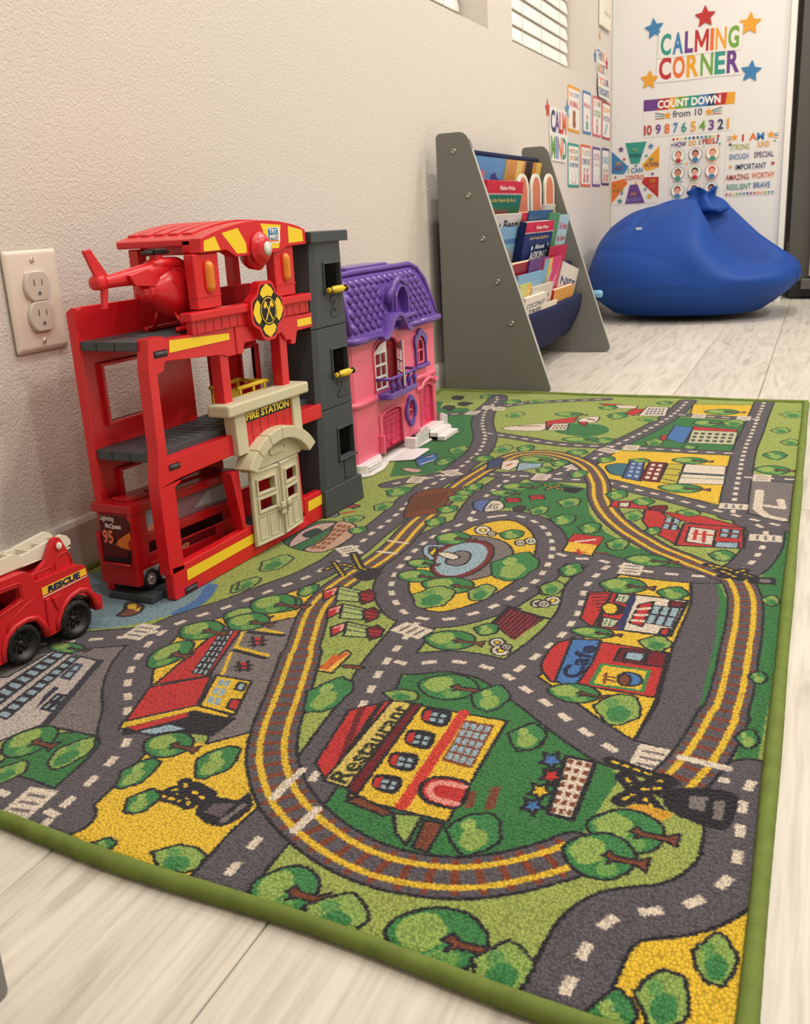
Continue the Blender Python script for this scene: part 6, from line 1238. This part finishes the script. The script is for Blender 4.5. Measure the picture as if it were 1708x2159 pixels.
# ---------------------------------------------------------------- blue bean bag
def bean():
    xs = [-.02, .02, .06, .10, .18, .26, .35, .44, .52, .56, .60, .66, .75, .80, .84]; zs = [.20, .33, .375, .40, .422, .430, .447, .462, .445, .405, .365, .315, .262, .243, .228]
    cx, cy = .412, 4.06
    rxs = [.40, .46, .51, .56, .60, .64, .68, .76, .79, .84]; rzs = [.405, .385, .322, .262, .232, .218, .222, .236, .244, .225]
    def Ttop(x, y):
        zs_ = float(np.interp(x, xs, zs)); zr = float(np.interp(x, rxs, rzs))
        yb, yr = 4.14, 3.90 + .05 * max(0, (x - .7) / .1)
        dome = zs_ - .085 * min(1.3, abs(y - 4.12) / .34) ** 1.7
        k = min(1, max(0, (x - .43) / .09)); k = k * k * (3 - 2 * k)
        if y > yb: zc = zs_ - .08 * ((y - yb) / .3) ** 1.6
        elif y < yr: zc = zr - .030 * ((yr - y) / .18) ** 2
        else:
            u = (y - yr) / (yb - yr); dip = .150 * math.sin(math.pi * u) ** 1.3 * min(1, max(0, (.80 - x) / .12)); zc = zr + (zs_ - zr) * u ** 1.5 - dip
        z = dome * (1 - k) + zc * k
        ang = math.atan2(y - 4.08, x - .44); r = math.hypot(x - .44, y - 4.08)
        z += .013 * math.sin(ang * 6 + 1.0) * min(1, r / .05) * math.exp(-r / .13)
        # long creases of the slumped left side
        z -= .016 * math.exp(-((x - .235 - .25 * (y - 3.95)) / .016) ** 2) * math.exp(-((y - 3.93) / .11) ** 2)
        z += .008 * math.exp(-((x - .27 - .25 * (y - 3.95)) / .02) ** 2) * math.exp(-((y - 3.93) / .11) ** 2)
        z -= .010 * math.exp(-((y - 3.93 + .35 * (x - .1)) / .018) ** 2) * math.exp(-((x - .13) / .08) ** 2)
        z -= .010 * math.exp(-((x - .475 - .5 * (3.98 - y)) / .014) ** 2) * math.exp(-((y - 3.96) / .06) ** 2)
        return z
    nt, ns = 128, 84; V = []
    for i in range(ns + 1):
        v = i / ns * 2 - 1            # -1 bottom .. 1 top
        for j in range(nt):
            t = 2 * math.pi * j / nt; c, s_ = math.cos(t), math.sin(t)
            Rx = .415 if c > 0 else .400; Ry = .385 if s_ < 0 else .37; n_ = 2.35
            R_0 = (abs(c / Rx) ** n_ + abs(s_ / Ry) ** n_) ** (-1 / n_)
            if v < 0: rho = (1 - (-v) ** 2.6 * .30) if v > -.96 else (1 - .30) * (1 + v) / .04; z = .145 * (1 + v) ** .62
            else: rho = math.cos(v * math.pi / 2) ** .55; z = None
            lean_ = 1 - .10 * (c > 0) * c * max(0, -v)
            x = cx + R_0 * rho * c * lean_; y = cy + R_0 * rho * s_ * (1 - .02 * max(0, -v))
            if z is None: zt = Ttop(x, y); z = .145 + (zt - .145) * math.sin(v * math.pi / 2) ** .72
            z += .002 * math.sin(9 * t + z * 30) * (1 - v * v); rr__ = .004 * math.sin(5 * t + z * 26 + 1) * (1 - v * v) - .006 * math.exp(-((z - .22 - .05 * math.sin(t * 2)) / .012) ** 2) * max(0, -s_) ** 2 * max(0, -c) * 2 - .005 * math.exp(-((z - .10 - .03 * math.sin(3 * t)) / .012) ** 2) * (abs(math.sin(t * 2.5)))
            V.append((max(x + rr__ * c, .004), min(y + rr__ * s_, 4.49), max(z, .0008)))
    F = [(i * nt + j, i * nt + (j + 1) % nt, (i + 1) * nt + (j + 1) % nt, (i + 1) * nt + j) for i in range(ns) for j in range(nt)] + [tuple(range(nt))[::-1], tuple(ns * nt + j for j in range(nt))]
    b = thing('bean_bag', 'large royal blue bean bag slumped under the calming corner posters', 'bean bag', (cx, cy, 0))
    mb = MB().add(V, F, 0, True); mb.xf(Matrix.Translation((-cx, -cy, 0)))
    mc = mat('royal_blue_cloth', (12, 66, 148), .6, .35, (700, .35, .0006))
    mb.build('bag', mc, b, sub=1)
    # gathered neck: a twisted ruff of cloth
    loops = []
    for k, (r, z) in enumerate([(.100, .385), (.070, .410), (.048, .434), (.038, .452), (.040, .466), (.047, .480), (.043, .482), (.030, .462), (.010, .442)]):
        loops.append([(.030 + (r * (1 + .20 * math.sin(5 * q * 2 * math.pi / 40 + .5 * k))) * math.cos(q * 2 * math.pi / 40) * 1.15, .02 + r * (1 + .2 * math.sin(5 * q * 2 * math.pi / 40 + .5 * k)) * math.sin(q * 2 * math.pi / 40) * .8, z + (.010 * math.sin(3 * q * 2 * math.pi / 40 + 1) if k > 3 else .006 * math.sin(4 * q * 2 * math.pi / 40))) for q in range(40)])
    MB().loft(loops).build('tied_neck', mc, b, sub=1)
    seam = mat('blue_seam', (12, 44, 104), .7)
    for jj, i0, i1 in ((int(nt * .955), 4, 50),):
        P = [Vector(V[i * nt + jj]) - Vector((cx, cy, 0)) for i in range(i0, i1)]; P = [p + Vector((p.x, p.y, 0)).normalized() * .0006 for p in P]
        MB().tube(P, .0013, 6).build('seam', seam, b)
    MB().box(-.172, -.150, -.268, -.266, .345, .353).build('care_tag', flat((200, 206, 214)), b)
bean()
# small pale blue peg on the far face of the far board
o = thing('pale_blue_peg', 'tiny pale blue rounded peg showing past the edge of the far shelf board', 'peg', (.255, SY1 + .012, .176))
MB().loft([[(z, r * math.cos(q * math.pi / 6), r * math.sin(q * math.pi / 6)) for q in range(12)] for z, r in ((-.03, .007), (-.028, .0105), (.0, .0110), (.010, .0115), (.016, .0100), (.019, .005))]).build('peg_body', mat('pale_blue_plastic', (116, 176, 206), .4), o)
# ---------------------------------------------------------------- outlet on the left wall
pc = (ax(60.9, 545.8, .006) + ax(97.3, 718.3, .006)) / 2
FL = lambda y, z, x=0.0: frame((x, y, z), (0, 1, 0), (0, 0, 1))
OU = thing('wall_outlet', 'cream double outlet with clear safety plugs, mounted left of the fire station', 'outlet', M=FL(pc[1], pc[2]))
M_pl = mat('outlet_plastic', (226, 214, 198), .32, sub=.05)
hw, hh = .0445, .0605
MB().prism(rrect(-hw, hw, -hh, hh, .003), -.0, .0042, 'z').build('plate_edge', M_pl, OU, 0)
def lr(h1, h2, r, z): return [(p[0], p[1], z) for p in rrect(-h1, h1, -h2, h2, r, 4)]
MB().loft([lr(hw, hh, .003, .0), lr(hw, hh, .003, .0035), lr(hw - .002, hh - .002, .003, .0058), lr(hw - .006, hh - .006, .003, .0066)]).build('cover_plate', M_pl, OU)
MB().box(-.0165, .0165, -.0345, .0345, .005, .0078).build('receptacle', M_pl, OU, .001)
M_cl = mat('clear_plug', (232, 222, 208), .12, .6, trans=.25, coat=.3)
sl = mat('slot_dark', (70, 66, 62), .8)
def flatround(r, cut, n=28): return [(max(-r, min(r, r * math.cos(2 * math.pi * i / n))), max(-cut, min(cut, r * math.sin(2 * math.pi * i / n)))) for i in range(n)]
for k, zc in enumerate((.0172, -.0190)):
    P = flatround(.0215, .0183)
    MB().loft([[(a, b + zc, .0070) for a, b in P], [(a, b + zc, .0100) for a, b in P], [(a * .93, b * .93 + zc, .0114) for a, b in P]], sm=False).build('safety_plug', M_cl, OU, .0005)
    q = Art(P=lambda a, b, n: (a, b + zc, .01145 + n)); q.poly(rect(-.0075, -.0058, .0005, .0085), (96, 92, 88)).poly(rect(.0056, .0070, .0010, .0078), (96, 92, 88)).poly(arc(0, -.0085, .0024, 0, 180, 8) + [(-.0024, -.0105), (.0024, -.0105)], (104, 100, 94)); q.build('slots', OU, .6)
for zc, a in ((.0484, 4), (-.0484, -30)):
    s_ = MB().lathe([(.0034, .0062), (.0034, .0078), (.0022, .0088), (.0002, .0090)], (0, zc, 0), 'z', 16).build('screw', M_pl, OU)
    r = math.radians(a + 90); MB().prism([(math.cos(r) * .0030 + math.sin(r) * .0004, zc + math.sin(r) * .0030 - math.cos(r) * .0004), (math.cos(r) * .0030 - math.sin(r) * .0004, zc + math.sin(r) * .003 + math.cos(r) * .0004), (-math.cos(r) * .003 - math.sin(r) * .0004, zc - math.sin(r) * .003 + math.cos(r) * .0004), (-math.cos(r) * .003 + math.sin(r) * .0004, zc - math.sin(r) * .003 - math.cos(r) * .0004)], .0086, .00915, 'z').build('screw_slot', sl, s_)
# ---------------------------------------------------------------- posters
FB = lambda x, z, y=4.51: frame((x, y, z), (1, 0, 0), (0, 0, 1))
PAPER = mat('poster_card', (226, 223, 217), .35)
RD_, OR, YL, GR, TL, BU, NV, PU, PK = (182, 52, 52), (222, 112, 56), (226, 158, 50), (112, 160, 66), (58, 146, 130), (64, 124, 172), (44, 58, 98), (106, 66, 136), (206, 100, 110)
def card(name, label, M_, w_, h_, r=.006, th=.0012, rim=None, grp=None, cat='poster'):
    t = thing(name, label, cat, M=M_, group=grp)
    MB().prism(rrect(-w_ / 2, w_ / 2, -h_ / 2, h_ / 2, r), .0003, th, 'z').build('card', PAPER if rim is None else flat(rim), t)
    return t
FLIP = lambda M_: M_   # frames on the back panel look towards -y: x to the right, z up gives normal -y
for nm, lab, x, z, r, c, rot in (('blue_star', 'blue star cutout at the upper left of the calming corner lettering', .179, 1.139, .044, BU, 97), ('red_star', 'red star cutout above the calming corner lettering', .384, 1.160, .046, RD_, 92), ('orange_star', 'orange star cutout at the upper right of the calming corner lettering', .561, 1.113, .047, YL, 88), ('blue_star', 'blue star cutout at the lower right of the calming corner lettering', .573, .934, .046, BU, 84), ('orange_star', 'orange star cutout at the lower left of the calming corner lettering', .163, .942, .042, YL, 86)):
    t = thing(nm, lab, 'star', M=FB(x, z)); P = rounded(starp(0, 0, r, rot, .47), [.003] * 10, 3); MB().prism([(a, b) for a, b in P], .002, .0032, 'z').build('star_card', flat(c), t)
def lettering(word, x0, x1, zb0, h, cols, label, arcdz=0, lift=0):
    n = len(word); ad = {'I': .42, 'M': 1.25, 'L': .82, 'E': .85}; ws = [ad.get(c, 1) for c in word]; tot = sum(ws); x = x0
    t = thing('sign_lettering', label, 'sign', M=FB((x0 + x1) / 2, zb0 + h / 2, 4.51 - lift)); cx = (x0 + x1) / 2
    P = [(x0 - .008, -h / 2 - .008), (x0 + .25 * (x1 - x0), -h / 2 - .010), (x0 + .7 * (x1 - x0), -h / 2 - .007 + arcdz), (x1 + .008, -h / 2 - .010), (x1 + .010, h / 2 + .004), (x0 + .8 * (x1 - x0), h / 2 + .012), (x0 + .45 * (x1 - x0), h / 2 + .006), (x0 - .006, h / 2 + .006)]
    MB().prism([(a - cx, b) for a, b in P], .0012, .0022, 'z').build('backing_card', mat('sticker_white', (228, 226, 220), .35), t)
    for c, w_, col in zip(word, ws, cols):
        wd = (x1 - x0) * w_ / tot; V, F = textmesh(c, .022 if c in 'MNW' else .035); mb = MB(); Q = [(x - cx + .003 + v[0] * (wd - .006), -h / 2 + v[1] * h) for v in V]
        mb.add([(a, b, .0024) for a, b in Q], F); mb.build('letter', flat(col), t); x += wd
lettering('CALMING', .204, .524, 1.030, .084, [TL, BU, PU, RD_, OR, YL, GR], 'CALMING in big coloured capitals on a white cutout', lift=.0016)
lettering('CORNER', .199, .530, .936, .088, [RD_, OR, YL, GR, TL, PU], 'CORNER in big coloured capitals on a white cutout')
t = card('countdown_poster', 'wide poster reading COUNT DOWN from 10 with rainbow header', FB(.328, .788), .374, .152)
A = Art(z=.0013); xs_ = [-.187, -.13, -.085, -.055, -.01, .035, .075, .110, .150, .187]
for a, b, c in zip(xs_[:-1], xs_[1:], (PU, RD_, YL, GR, TL, BU, NV, RD_, YL)): A.poly([(a, .030), (b, .030), (b + .006 if b < .18 else b, .076), (a + .006 if a > -.18 else a, .076)], c)
A.text('COUNT DOWN', -.128, .130, .037, .069, (240, 238, 232), .035); A.text('from 10', -.064, .058, -.004, .024, (96, 102, 112), .02)
for s in (-1, 1):
    A.star(s * .085, .006, .018, YL, 90)
    for k, c in enumerate((NV, TL, RD_)): A.line([(s * .098, .011 - k * .007), (s * .138, .020 - k * .012)], .003, c)
for s_, x0, x1, c in (('1', -.183, -.176, RD_), ('0', -.172, -.150, RD_), ('9', -.134, -.112, PU), ('8', -.097, -.075, OR), ('7', -.060, -.040, BU), ('6', -.026, -.004, TL), ('5', .012, .034, YL), ('4', .047, .073, GR), ('3', .085, .108, PU), ('2', .122, .146, NV), ('1', .160, .168, YL)): A.text(s_, x0, x1, -.066, -.026, c, .02)
A.build('print', t)
t = card('control_poster', 'poster reading I CAN CONTROL with coloured wedges for my words, actions and feet', FB(.109, .568), .206, .258)
A = Art(z=.0013)
A.poly([(-.045, .129), (.048, .129), (.018, .040), (-.020, .040)], TL).poly([(.103, .108), (.103, .018), (.048, .006), (.028, .032)], YL).poly([(.103, -.020), (.103, -.108), (.028, -.040), (.042, -.018)], RD_).poly([(.045, -.126), (-.042, -.126), (-.022, -.046), (.012, -.046)], PU).poly([(-.102, -.122), (-.102, -.030), (-.045, -.018), (-.032, -.040)], OR).poly([(-.103, .098), (-.103, .005), (-.048, .000), (-.028, .030)], BU)
A.text('MY', -.012, .010, .090, .104, (150, 196, 110)); A.text('WORDS', -.026, .024, .066, .082, NV); A.text('MY', .060, .082, .046, .060, TL); A.text('ACTIONS', .042, .101, .024, .042, NV); A.text('MY', .066, .090, -.044, -.028, YL); A.text('FEET', .062, .098, -.068, -.052, (206, 96, 80))
A.text('MY', -.016, .008, -.094, -.080, YL); A.text('BODY', -.032, .030, -.118, -.102, (120, 130, 190)); A.text('MY', -.092, -.068, -.050, -.036, YL); A.text('HANDS', -.098, -.050, -.074, -.058, (150, 140, 50)); A.text('MY', -.082, -.060, .038, .052, YL); A.text('HEART', -.094, -.052, .018, .034, (130, 70, 110))
A.text('I CAN', -.030, .034, .003, .024, [GR, BU, BU, BU, BU], .02); A.text('CONTROL', -.040, .044, -.026, -.006, (212, 104, 60), .02)
for x, y, c, r in ((-.062, .104, PU, .014), (-.048, .062, RD_, .008), (.066, .108, BU, .014), (.048, .070, TL, .008), (.076, -.006, PU, .008), (-.085, -.010, RD_, .007), (-.064, -.112, TL, .013), (-.056, -.080, BU, .008), (.066, -.098, YL, .014), (.046, -.068, BU, .008), (.004, -.040, YL, .008), (.004, .033, BU, .008)): A.star(x, y, r, c, 90)
A.build('print', t)
t = card('feelings_poster', 'poster reading HOW DO I FEEL? with nine round face pictures, partly behind the bean bag', FB(.365, .575), .218, .258, .003)
A = Art(z=.0013)
for i in range(12): A.poly(rect(-.100 + i * .0168, -.100 + i * .0168 + .010, .116, .126), (RD_, OR, (224, 206, 120), GR, BU, NV, (90, 90, 100), BU, TL, GR, (224, 206, 120), RD_)[i])
A.text('HOW', -.090, -.040, .088, .110, PU, .03); A.text('DO', -.030, .0, .090, .112, YL, .03); A.text('I', .012, .017, .091, .112, TL, .03); A.text('FEEL?', .026, .092, .092, .114, [RD_, RD_, OR, RD_, NV], .03)
hair = ((176, 110, 66), (96, 62, 48), (186, 116, 64)), ((140, 84, 56), (34, 32, 34), (206, 70, 40)), ((150, 60, 50), (110, 74, 50), (52, 40, 40))
for i in range(3):
    for j in range(3):
        cx_, cy_ = -.072 + i * .071, .054 - j * .072; rc = ((TL, PU, YL), (NV, GR, PK), (TL, RD_, TL))[j][i]; sk = (226, 172, 146) if (i + j) % 3 != 1 else (196, 138, 106)
        A.disc(cx_, cy_, .0275, rc).disc(cx_, cy_, .0255, (236, 234, 230)).disc(cx_, cy_ - .020, .012, (RD_, BU, TL)[(i + 2 * j) % 3], 14, .010).disc(cx_, cy_ + .004, .0145, hair[j][i], 16, .016).disc(cx_, cy_ - .001, .0112, sk, 16, .0125)
        for s in (-1, 1): A.disc(cx_ + s * .0042, cy_ + .001, .0013, (40, 34, 34), 8)
        A.line([(cx_ - .003, cy_ - .006), (cx_ + .003, cy_ - .006)], .0012, (150, 60, 60))
        A.text(('CONFUSED', 'FUNNY', 'HAPPY', 'WORRIED', 'SHY', 'SURPRISED', 'SLEEPY', 'SAD', 'ANGRY')[i + 3 * j], cx_ - .022, cx_ + .022, cy_ - .0375, cy_ - .0315, rc)
A.star(-.098, .098, .007, NV, 90).star(.098, .088, .007, BU, 90).star(-.036, .018, .008, YL, 90).star(.034, .082, .005, GR, 90); A.build('print', t)
t = card('affirmation_poster', 'poster reading I AM strong kind enough special, right of the feelings poster', FB(.592, .578), .210, .258)
A = Art(z=.0013); A.text('I', -.042, -.034, .088, .116, RD_, .04); A.text('AM', -.014, .046, .088, .118, [OR, BU], .04)
for s in (-1, 1):
    A.star(s * .072, .106, .017, YL, 90)
    for k, c in enumerate((BU, NV, OR)): A.line([(s * .084, .108 - k * .006), (s * .101, .112 - k * .010)], .0028, c)
for s_, x0, x1, y, c in (('STRONG', -.086, -.010, .056, (156, 170, 74)), ('KIND', .022, .070, .060, (222, 156, 74)), ('ENOUGH', -.088, -.012, .018, (74, 110, 160)), ('SPECIAL', .010, .088, .020, (92, 66, 108)), ('IMPORTANT', -.062, .060, -.024, NV), ('AMAZING', -.100, -.006, -.064, (170, 58, 52)), ('WORTHY', .004, .096, -.062, (206, 104, 62)), ('RESILIENT', -.094, .004, -.103, TL), ('BRAVE', .014, .080, -.101, (62, 104, 160))): A.text(s_, x0, x1, y, y + .023, c, .012)
A.star(-.082, -.010, .009, (226, 150, 90)).star(.086, -.006, .010, RD_).star(-.088, .080, .008, NV).star(.088, .082, .006, GR)
for i in range(14): A.star(-.094 + i * .0142, -.120, .0066, (RD_, OR, (224, 206, 100), GR, TL, BU, NV, PU, RD_, OR, YL, GR, TL, BU)[i])
A.build('print', t)
# ---------------------------------------------------------------- left wall: CALM MIND and the strategy cards
for nm, lab, y, z, r, c in (('red_star', 'small red star cutout above the CALM MIND lettering', 3.418, .762, .030, (196, 70, 56)), ('blue_star', 'blue star cutout half hidden by the orange-edged card', 3.70, .779, .034, (92, 144, 186)), ('orange_star', 'tiny orange star cutout under the paper hanging near the corner', 4.262, 1.099, .016, YL), ('blue_star', 'small blue star cutout left of the top lettering near the corner', 4.175, 1.012, .026, BU), ('red_star', 'small red star cutout right of the top lettering near the corner', 4.405, 1.010, .026, RD_)):
    t = thing(nm, lab, 'star', M=FL(y, z)); MB().prism(starp(0, 0, r, 95, .47), .001, .0022, 'z').build('star_card', flat(c), t)
def wlet(words, y0, y1, z0, z1, label, name='sign_lettering', curl=0):
    t = thing(name, label, 'sign', M=FL((y0 + y1) / 2, (z0 + z1) / 2)); w_, h_ = (y1 - y0), (z1 - z0)
    MB().prism(rounded([(-w_ / 2 + .012, -h_ / 2), (w_ / 2 - .014, -h_ / 2 - .003), (w_ / 2, 0), (w_ / 2 - .002, h_ / 2), (-w_ / 2, h_ / 2 + .004), (-w_ / 2 - .004, .0)], [.01] * 6, 3), .0015 + curl, .003 + curl, 'z').build('backing_card', mat('sticker_white', (228, 226, 220), .35), t)
    A = Art(z=.0031 + curl); n = len(words)
    for i, (s_, cols) in enumerate(words): A.text(s_, -w_ / 2 + .012, w_ / 2 - .012, h_ / 2 - (i + 1) * h_ / n + .007, h_ / 2 - i * h_ / n - .004, cols, .035)
    A.build('letters', t)
wlet([('CALM', [NV, PU, RD_, OR]), ('MIND', [GR, BU, OR, TL])], 3.440, 3.690, .598, .768, 'CALM MIND in tall coloured letters beside the strategy cards')
wlet([('THINK', [BU, NV, BU, OR, OR]), ('ABOUT', [GR, YL, OR, PU, NV])], 4.196, 4.370, .952, 1.050, 'upper cutout lettering with blue and orange letters near the corner')
wlet([('YOUR', [OR, YL, PU, NV]), ('THOUGHTS', [NV, BU, NV, TL, BU, NV, BU, NV])], 4.205, 4.425, .868, .948, 'lower curling cutout lettering near the corner', curl=.006)
cards = [((3.706, 3.905, .708, .866), YL, [('TAKE A STUFFED', .042, .058, [OR, OR, OR, OR, BU, BU, BU, BU, BU, BU]), ('ANIMAL', .006, .030, PK)], 'orange-edged card with a brown bear picture, first in the upper row', 'bear'),
         ((3.950, 4.102, .713, .869), BU, [('Meditate', .018, .038, PK)], 'blue-edged card with red script word, second in the upper row', 'kid'),
         ((4.130, 4.302, .713, .866), PK, [('TALK TO A FRIEND', .040, .060, [YL, YL, PK, NV]), ('OUTSIDE', .000, .024, GR)], 'coral-edged card with a child picture, third in the upper row', 'kid'),
         ((4.318, 4.492, .711, .862), (176, 70, 72), [('DRAW', .030, .052, YL), ('A PICTURE', -.004, .018, (130, 110, 150))], 'dark red-edged card with blue pencil picture, last in the upper row', 'pencil'),
         ((3.706, 3.893, .511, .668), TL, [('WRITE DOWN', .042, .058, [PK, RD_, GR, GR]), ('YOUR THOUGHTS', .018, .034, [YL, YL, NV]), ('OR EMOTIONS', -.006, .010, [TL, BU, NV])], 'teal-edged card with a note picture, first in the lower row', 'note'),
         ((3.917, 4.100, .515, .672), (214, 96, 70), [('TALK TO', .038, .058, [YL, YL, TL, BU]), ('SOMEONE', .004, .028, (110, 110, 140))], 'red-orange-edged card with two children, second in the lower row', 'kids'),
         ((4.130, 4.288, .517, .672), PU, [('LISTEN', .026, .052, (180, 110, 130)), ('TO MUSIC', .0, .016, (200, 190, 190))], 'purple-edged card with pale print, third in the lower row', 'note'),
         ((4.314, 4.477, .524, .676), NV, [('DANCE', .012, .042, (90, 150, 156))], 'navy-edged card with small dancing figures, fourth in the lower row', 'kids')]
for k, ((a, b, c, d), rim, words, lab, pic) in enumerate(cards):
    w_, h_ = b - a, d - c; t = card('strategy_card', lab + ' on the left wall', FL((a + b) / 2, (c + d) / 2), w_, h_, .012, .0016, rim, 'coping strategy cards on the left wall')
    A = Art(z=.0017); A.poly(rrect(-w_ / 2 + .010, w_ / 2 - .010, -h_ / 2 + .010, h_ / 2 - .010, .008), (232, 228, 220))
    for s_, y0, y1, col in words: A.text(s_, -w_ / 2 + .022, w_ / 2 - .022, y0, y1, col, .02)
    if pic == 'bear': A.disc(.0, -.022, .024, (164, 96, 56), 16, .016).disc(-.014, -.010, .008, (150, 84, 48)).disc(.014, -.010, .008, (150, 84, 48)).disc(0, -.048, .026, (164, 96, 56), 16, .018)
    if pic in ('kid', 'kids'):
        for s in ((-.028, .028) if pic == 'kids' else (0,)): A.disc(s, -.018, .012, (90, 58, 44), 14, .010).disc(s, -.022, .010, (222, 168, 140), 14, .009).poly(rect(s - .014, s + .014, -.062, -.031), PK if k != 1 else TL)
    if pic == 'pencil': A.line([(-.03, -.056), (.02, -.014)], .012, BU)
    if pic == 'note': A.line([(-.03, -.03), (-.024, -.062), (.028, -.062), (.03, -.03)], .003, (200, 150, 150))
    for q in range(5): A.star((-.06 + .03 * q) * .9, -.050 + .02 * ((q * 7) % 3) - .006, .004, (NV, RD_, GR, BU, PU)[q])
    A.build('print', t)
# paper hanging with drawn-on figures near the corner
t = thing('paper_hanging', 'pale paper chart hanging above the cutout lettering by the corner', 'poster', M=FL(4.335, 1.30)); MB().prism(rect(-.100, .105, -.165, .30), .002, .012, 'z').build('paper', mat('cream_paper', (232, 226, 206), .6), t, .002)
A = Art(z=.0121)
for k in range(3): A.line([(-.05 + .045 * k, .02), (-.02 + .045 * k, -.105)], .003, (190, 182, 160)).star(-.025 + .045 * k, -.110, .012, (120, 116, 100))
A.build('print', t)
# ---------------------------------------------------------------- dark fridge beyond the panel
FR = thing('fridge', 'tall dark grey fridge standing right of the white panel', 'fridge', (1.16, 5.0, 0))
M_fr = mat('dark_grey_steel', (92, 90, 84), .4, .5, metal=.15)
MB().box(-.405, .40, -.345, .33, .075, 1.80).build('cabinet', M_fr, FR, .004); MB().box(-.395, .39, -.34, .33, .006, .075).build('plinth', M_dark, FR, .002)
MB().box(-.300, .395, -.395, -.352, .095, 1.79).build('door', M_fr, FR, .006); MB().box(-.315, -.300, -.390, -.350, .10, 1.79).build('door_edge_highlight', mat('highlight_grey', (170, 168, 160), .4), FR, .002)  # pale strip stands in for the highlight along the door's edge
MB().box(-.345, -.20, -.40, -.345, .045, .090).build('hinge_foot', M_fr, FR, .004); MB().lathe([(.018, 0), (.018, .045)], (-.36, -.30, 0), 'z', 14).build('foot', M_dark, FR)
for k in range(4): MB().box(-.412, -.404, -.30, -.285, .20 + k * .012, .206 + k * .012).build('vent', M_trim, FR)
# grey furniture corner at the left edge, close to the camera
g = thing('grey_board_end', 'rounded corner of a grey laminate board standing on the floor at the left edge', 'furniture', (.474, .322, 0))
MB().prism(rounded([(-.20, .0005), (.001, .0005), (.001, .25), (-.20, .25)], [.01, .004, .02, .02]), -.015, .0, 'x').build('board', M_brd, g, .0006)
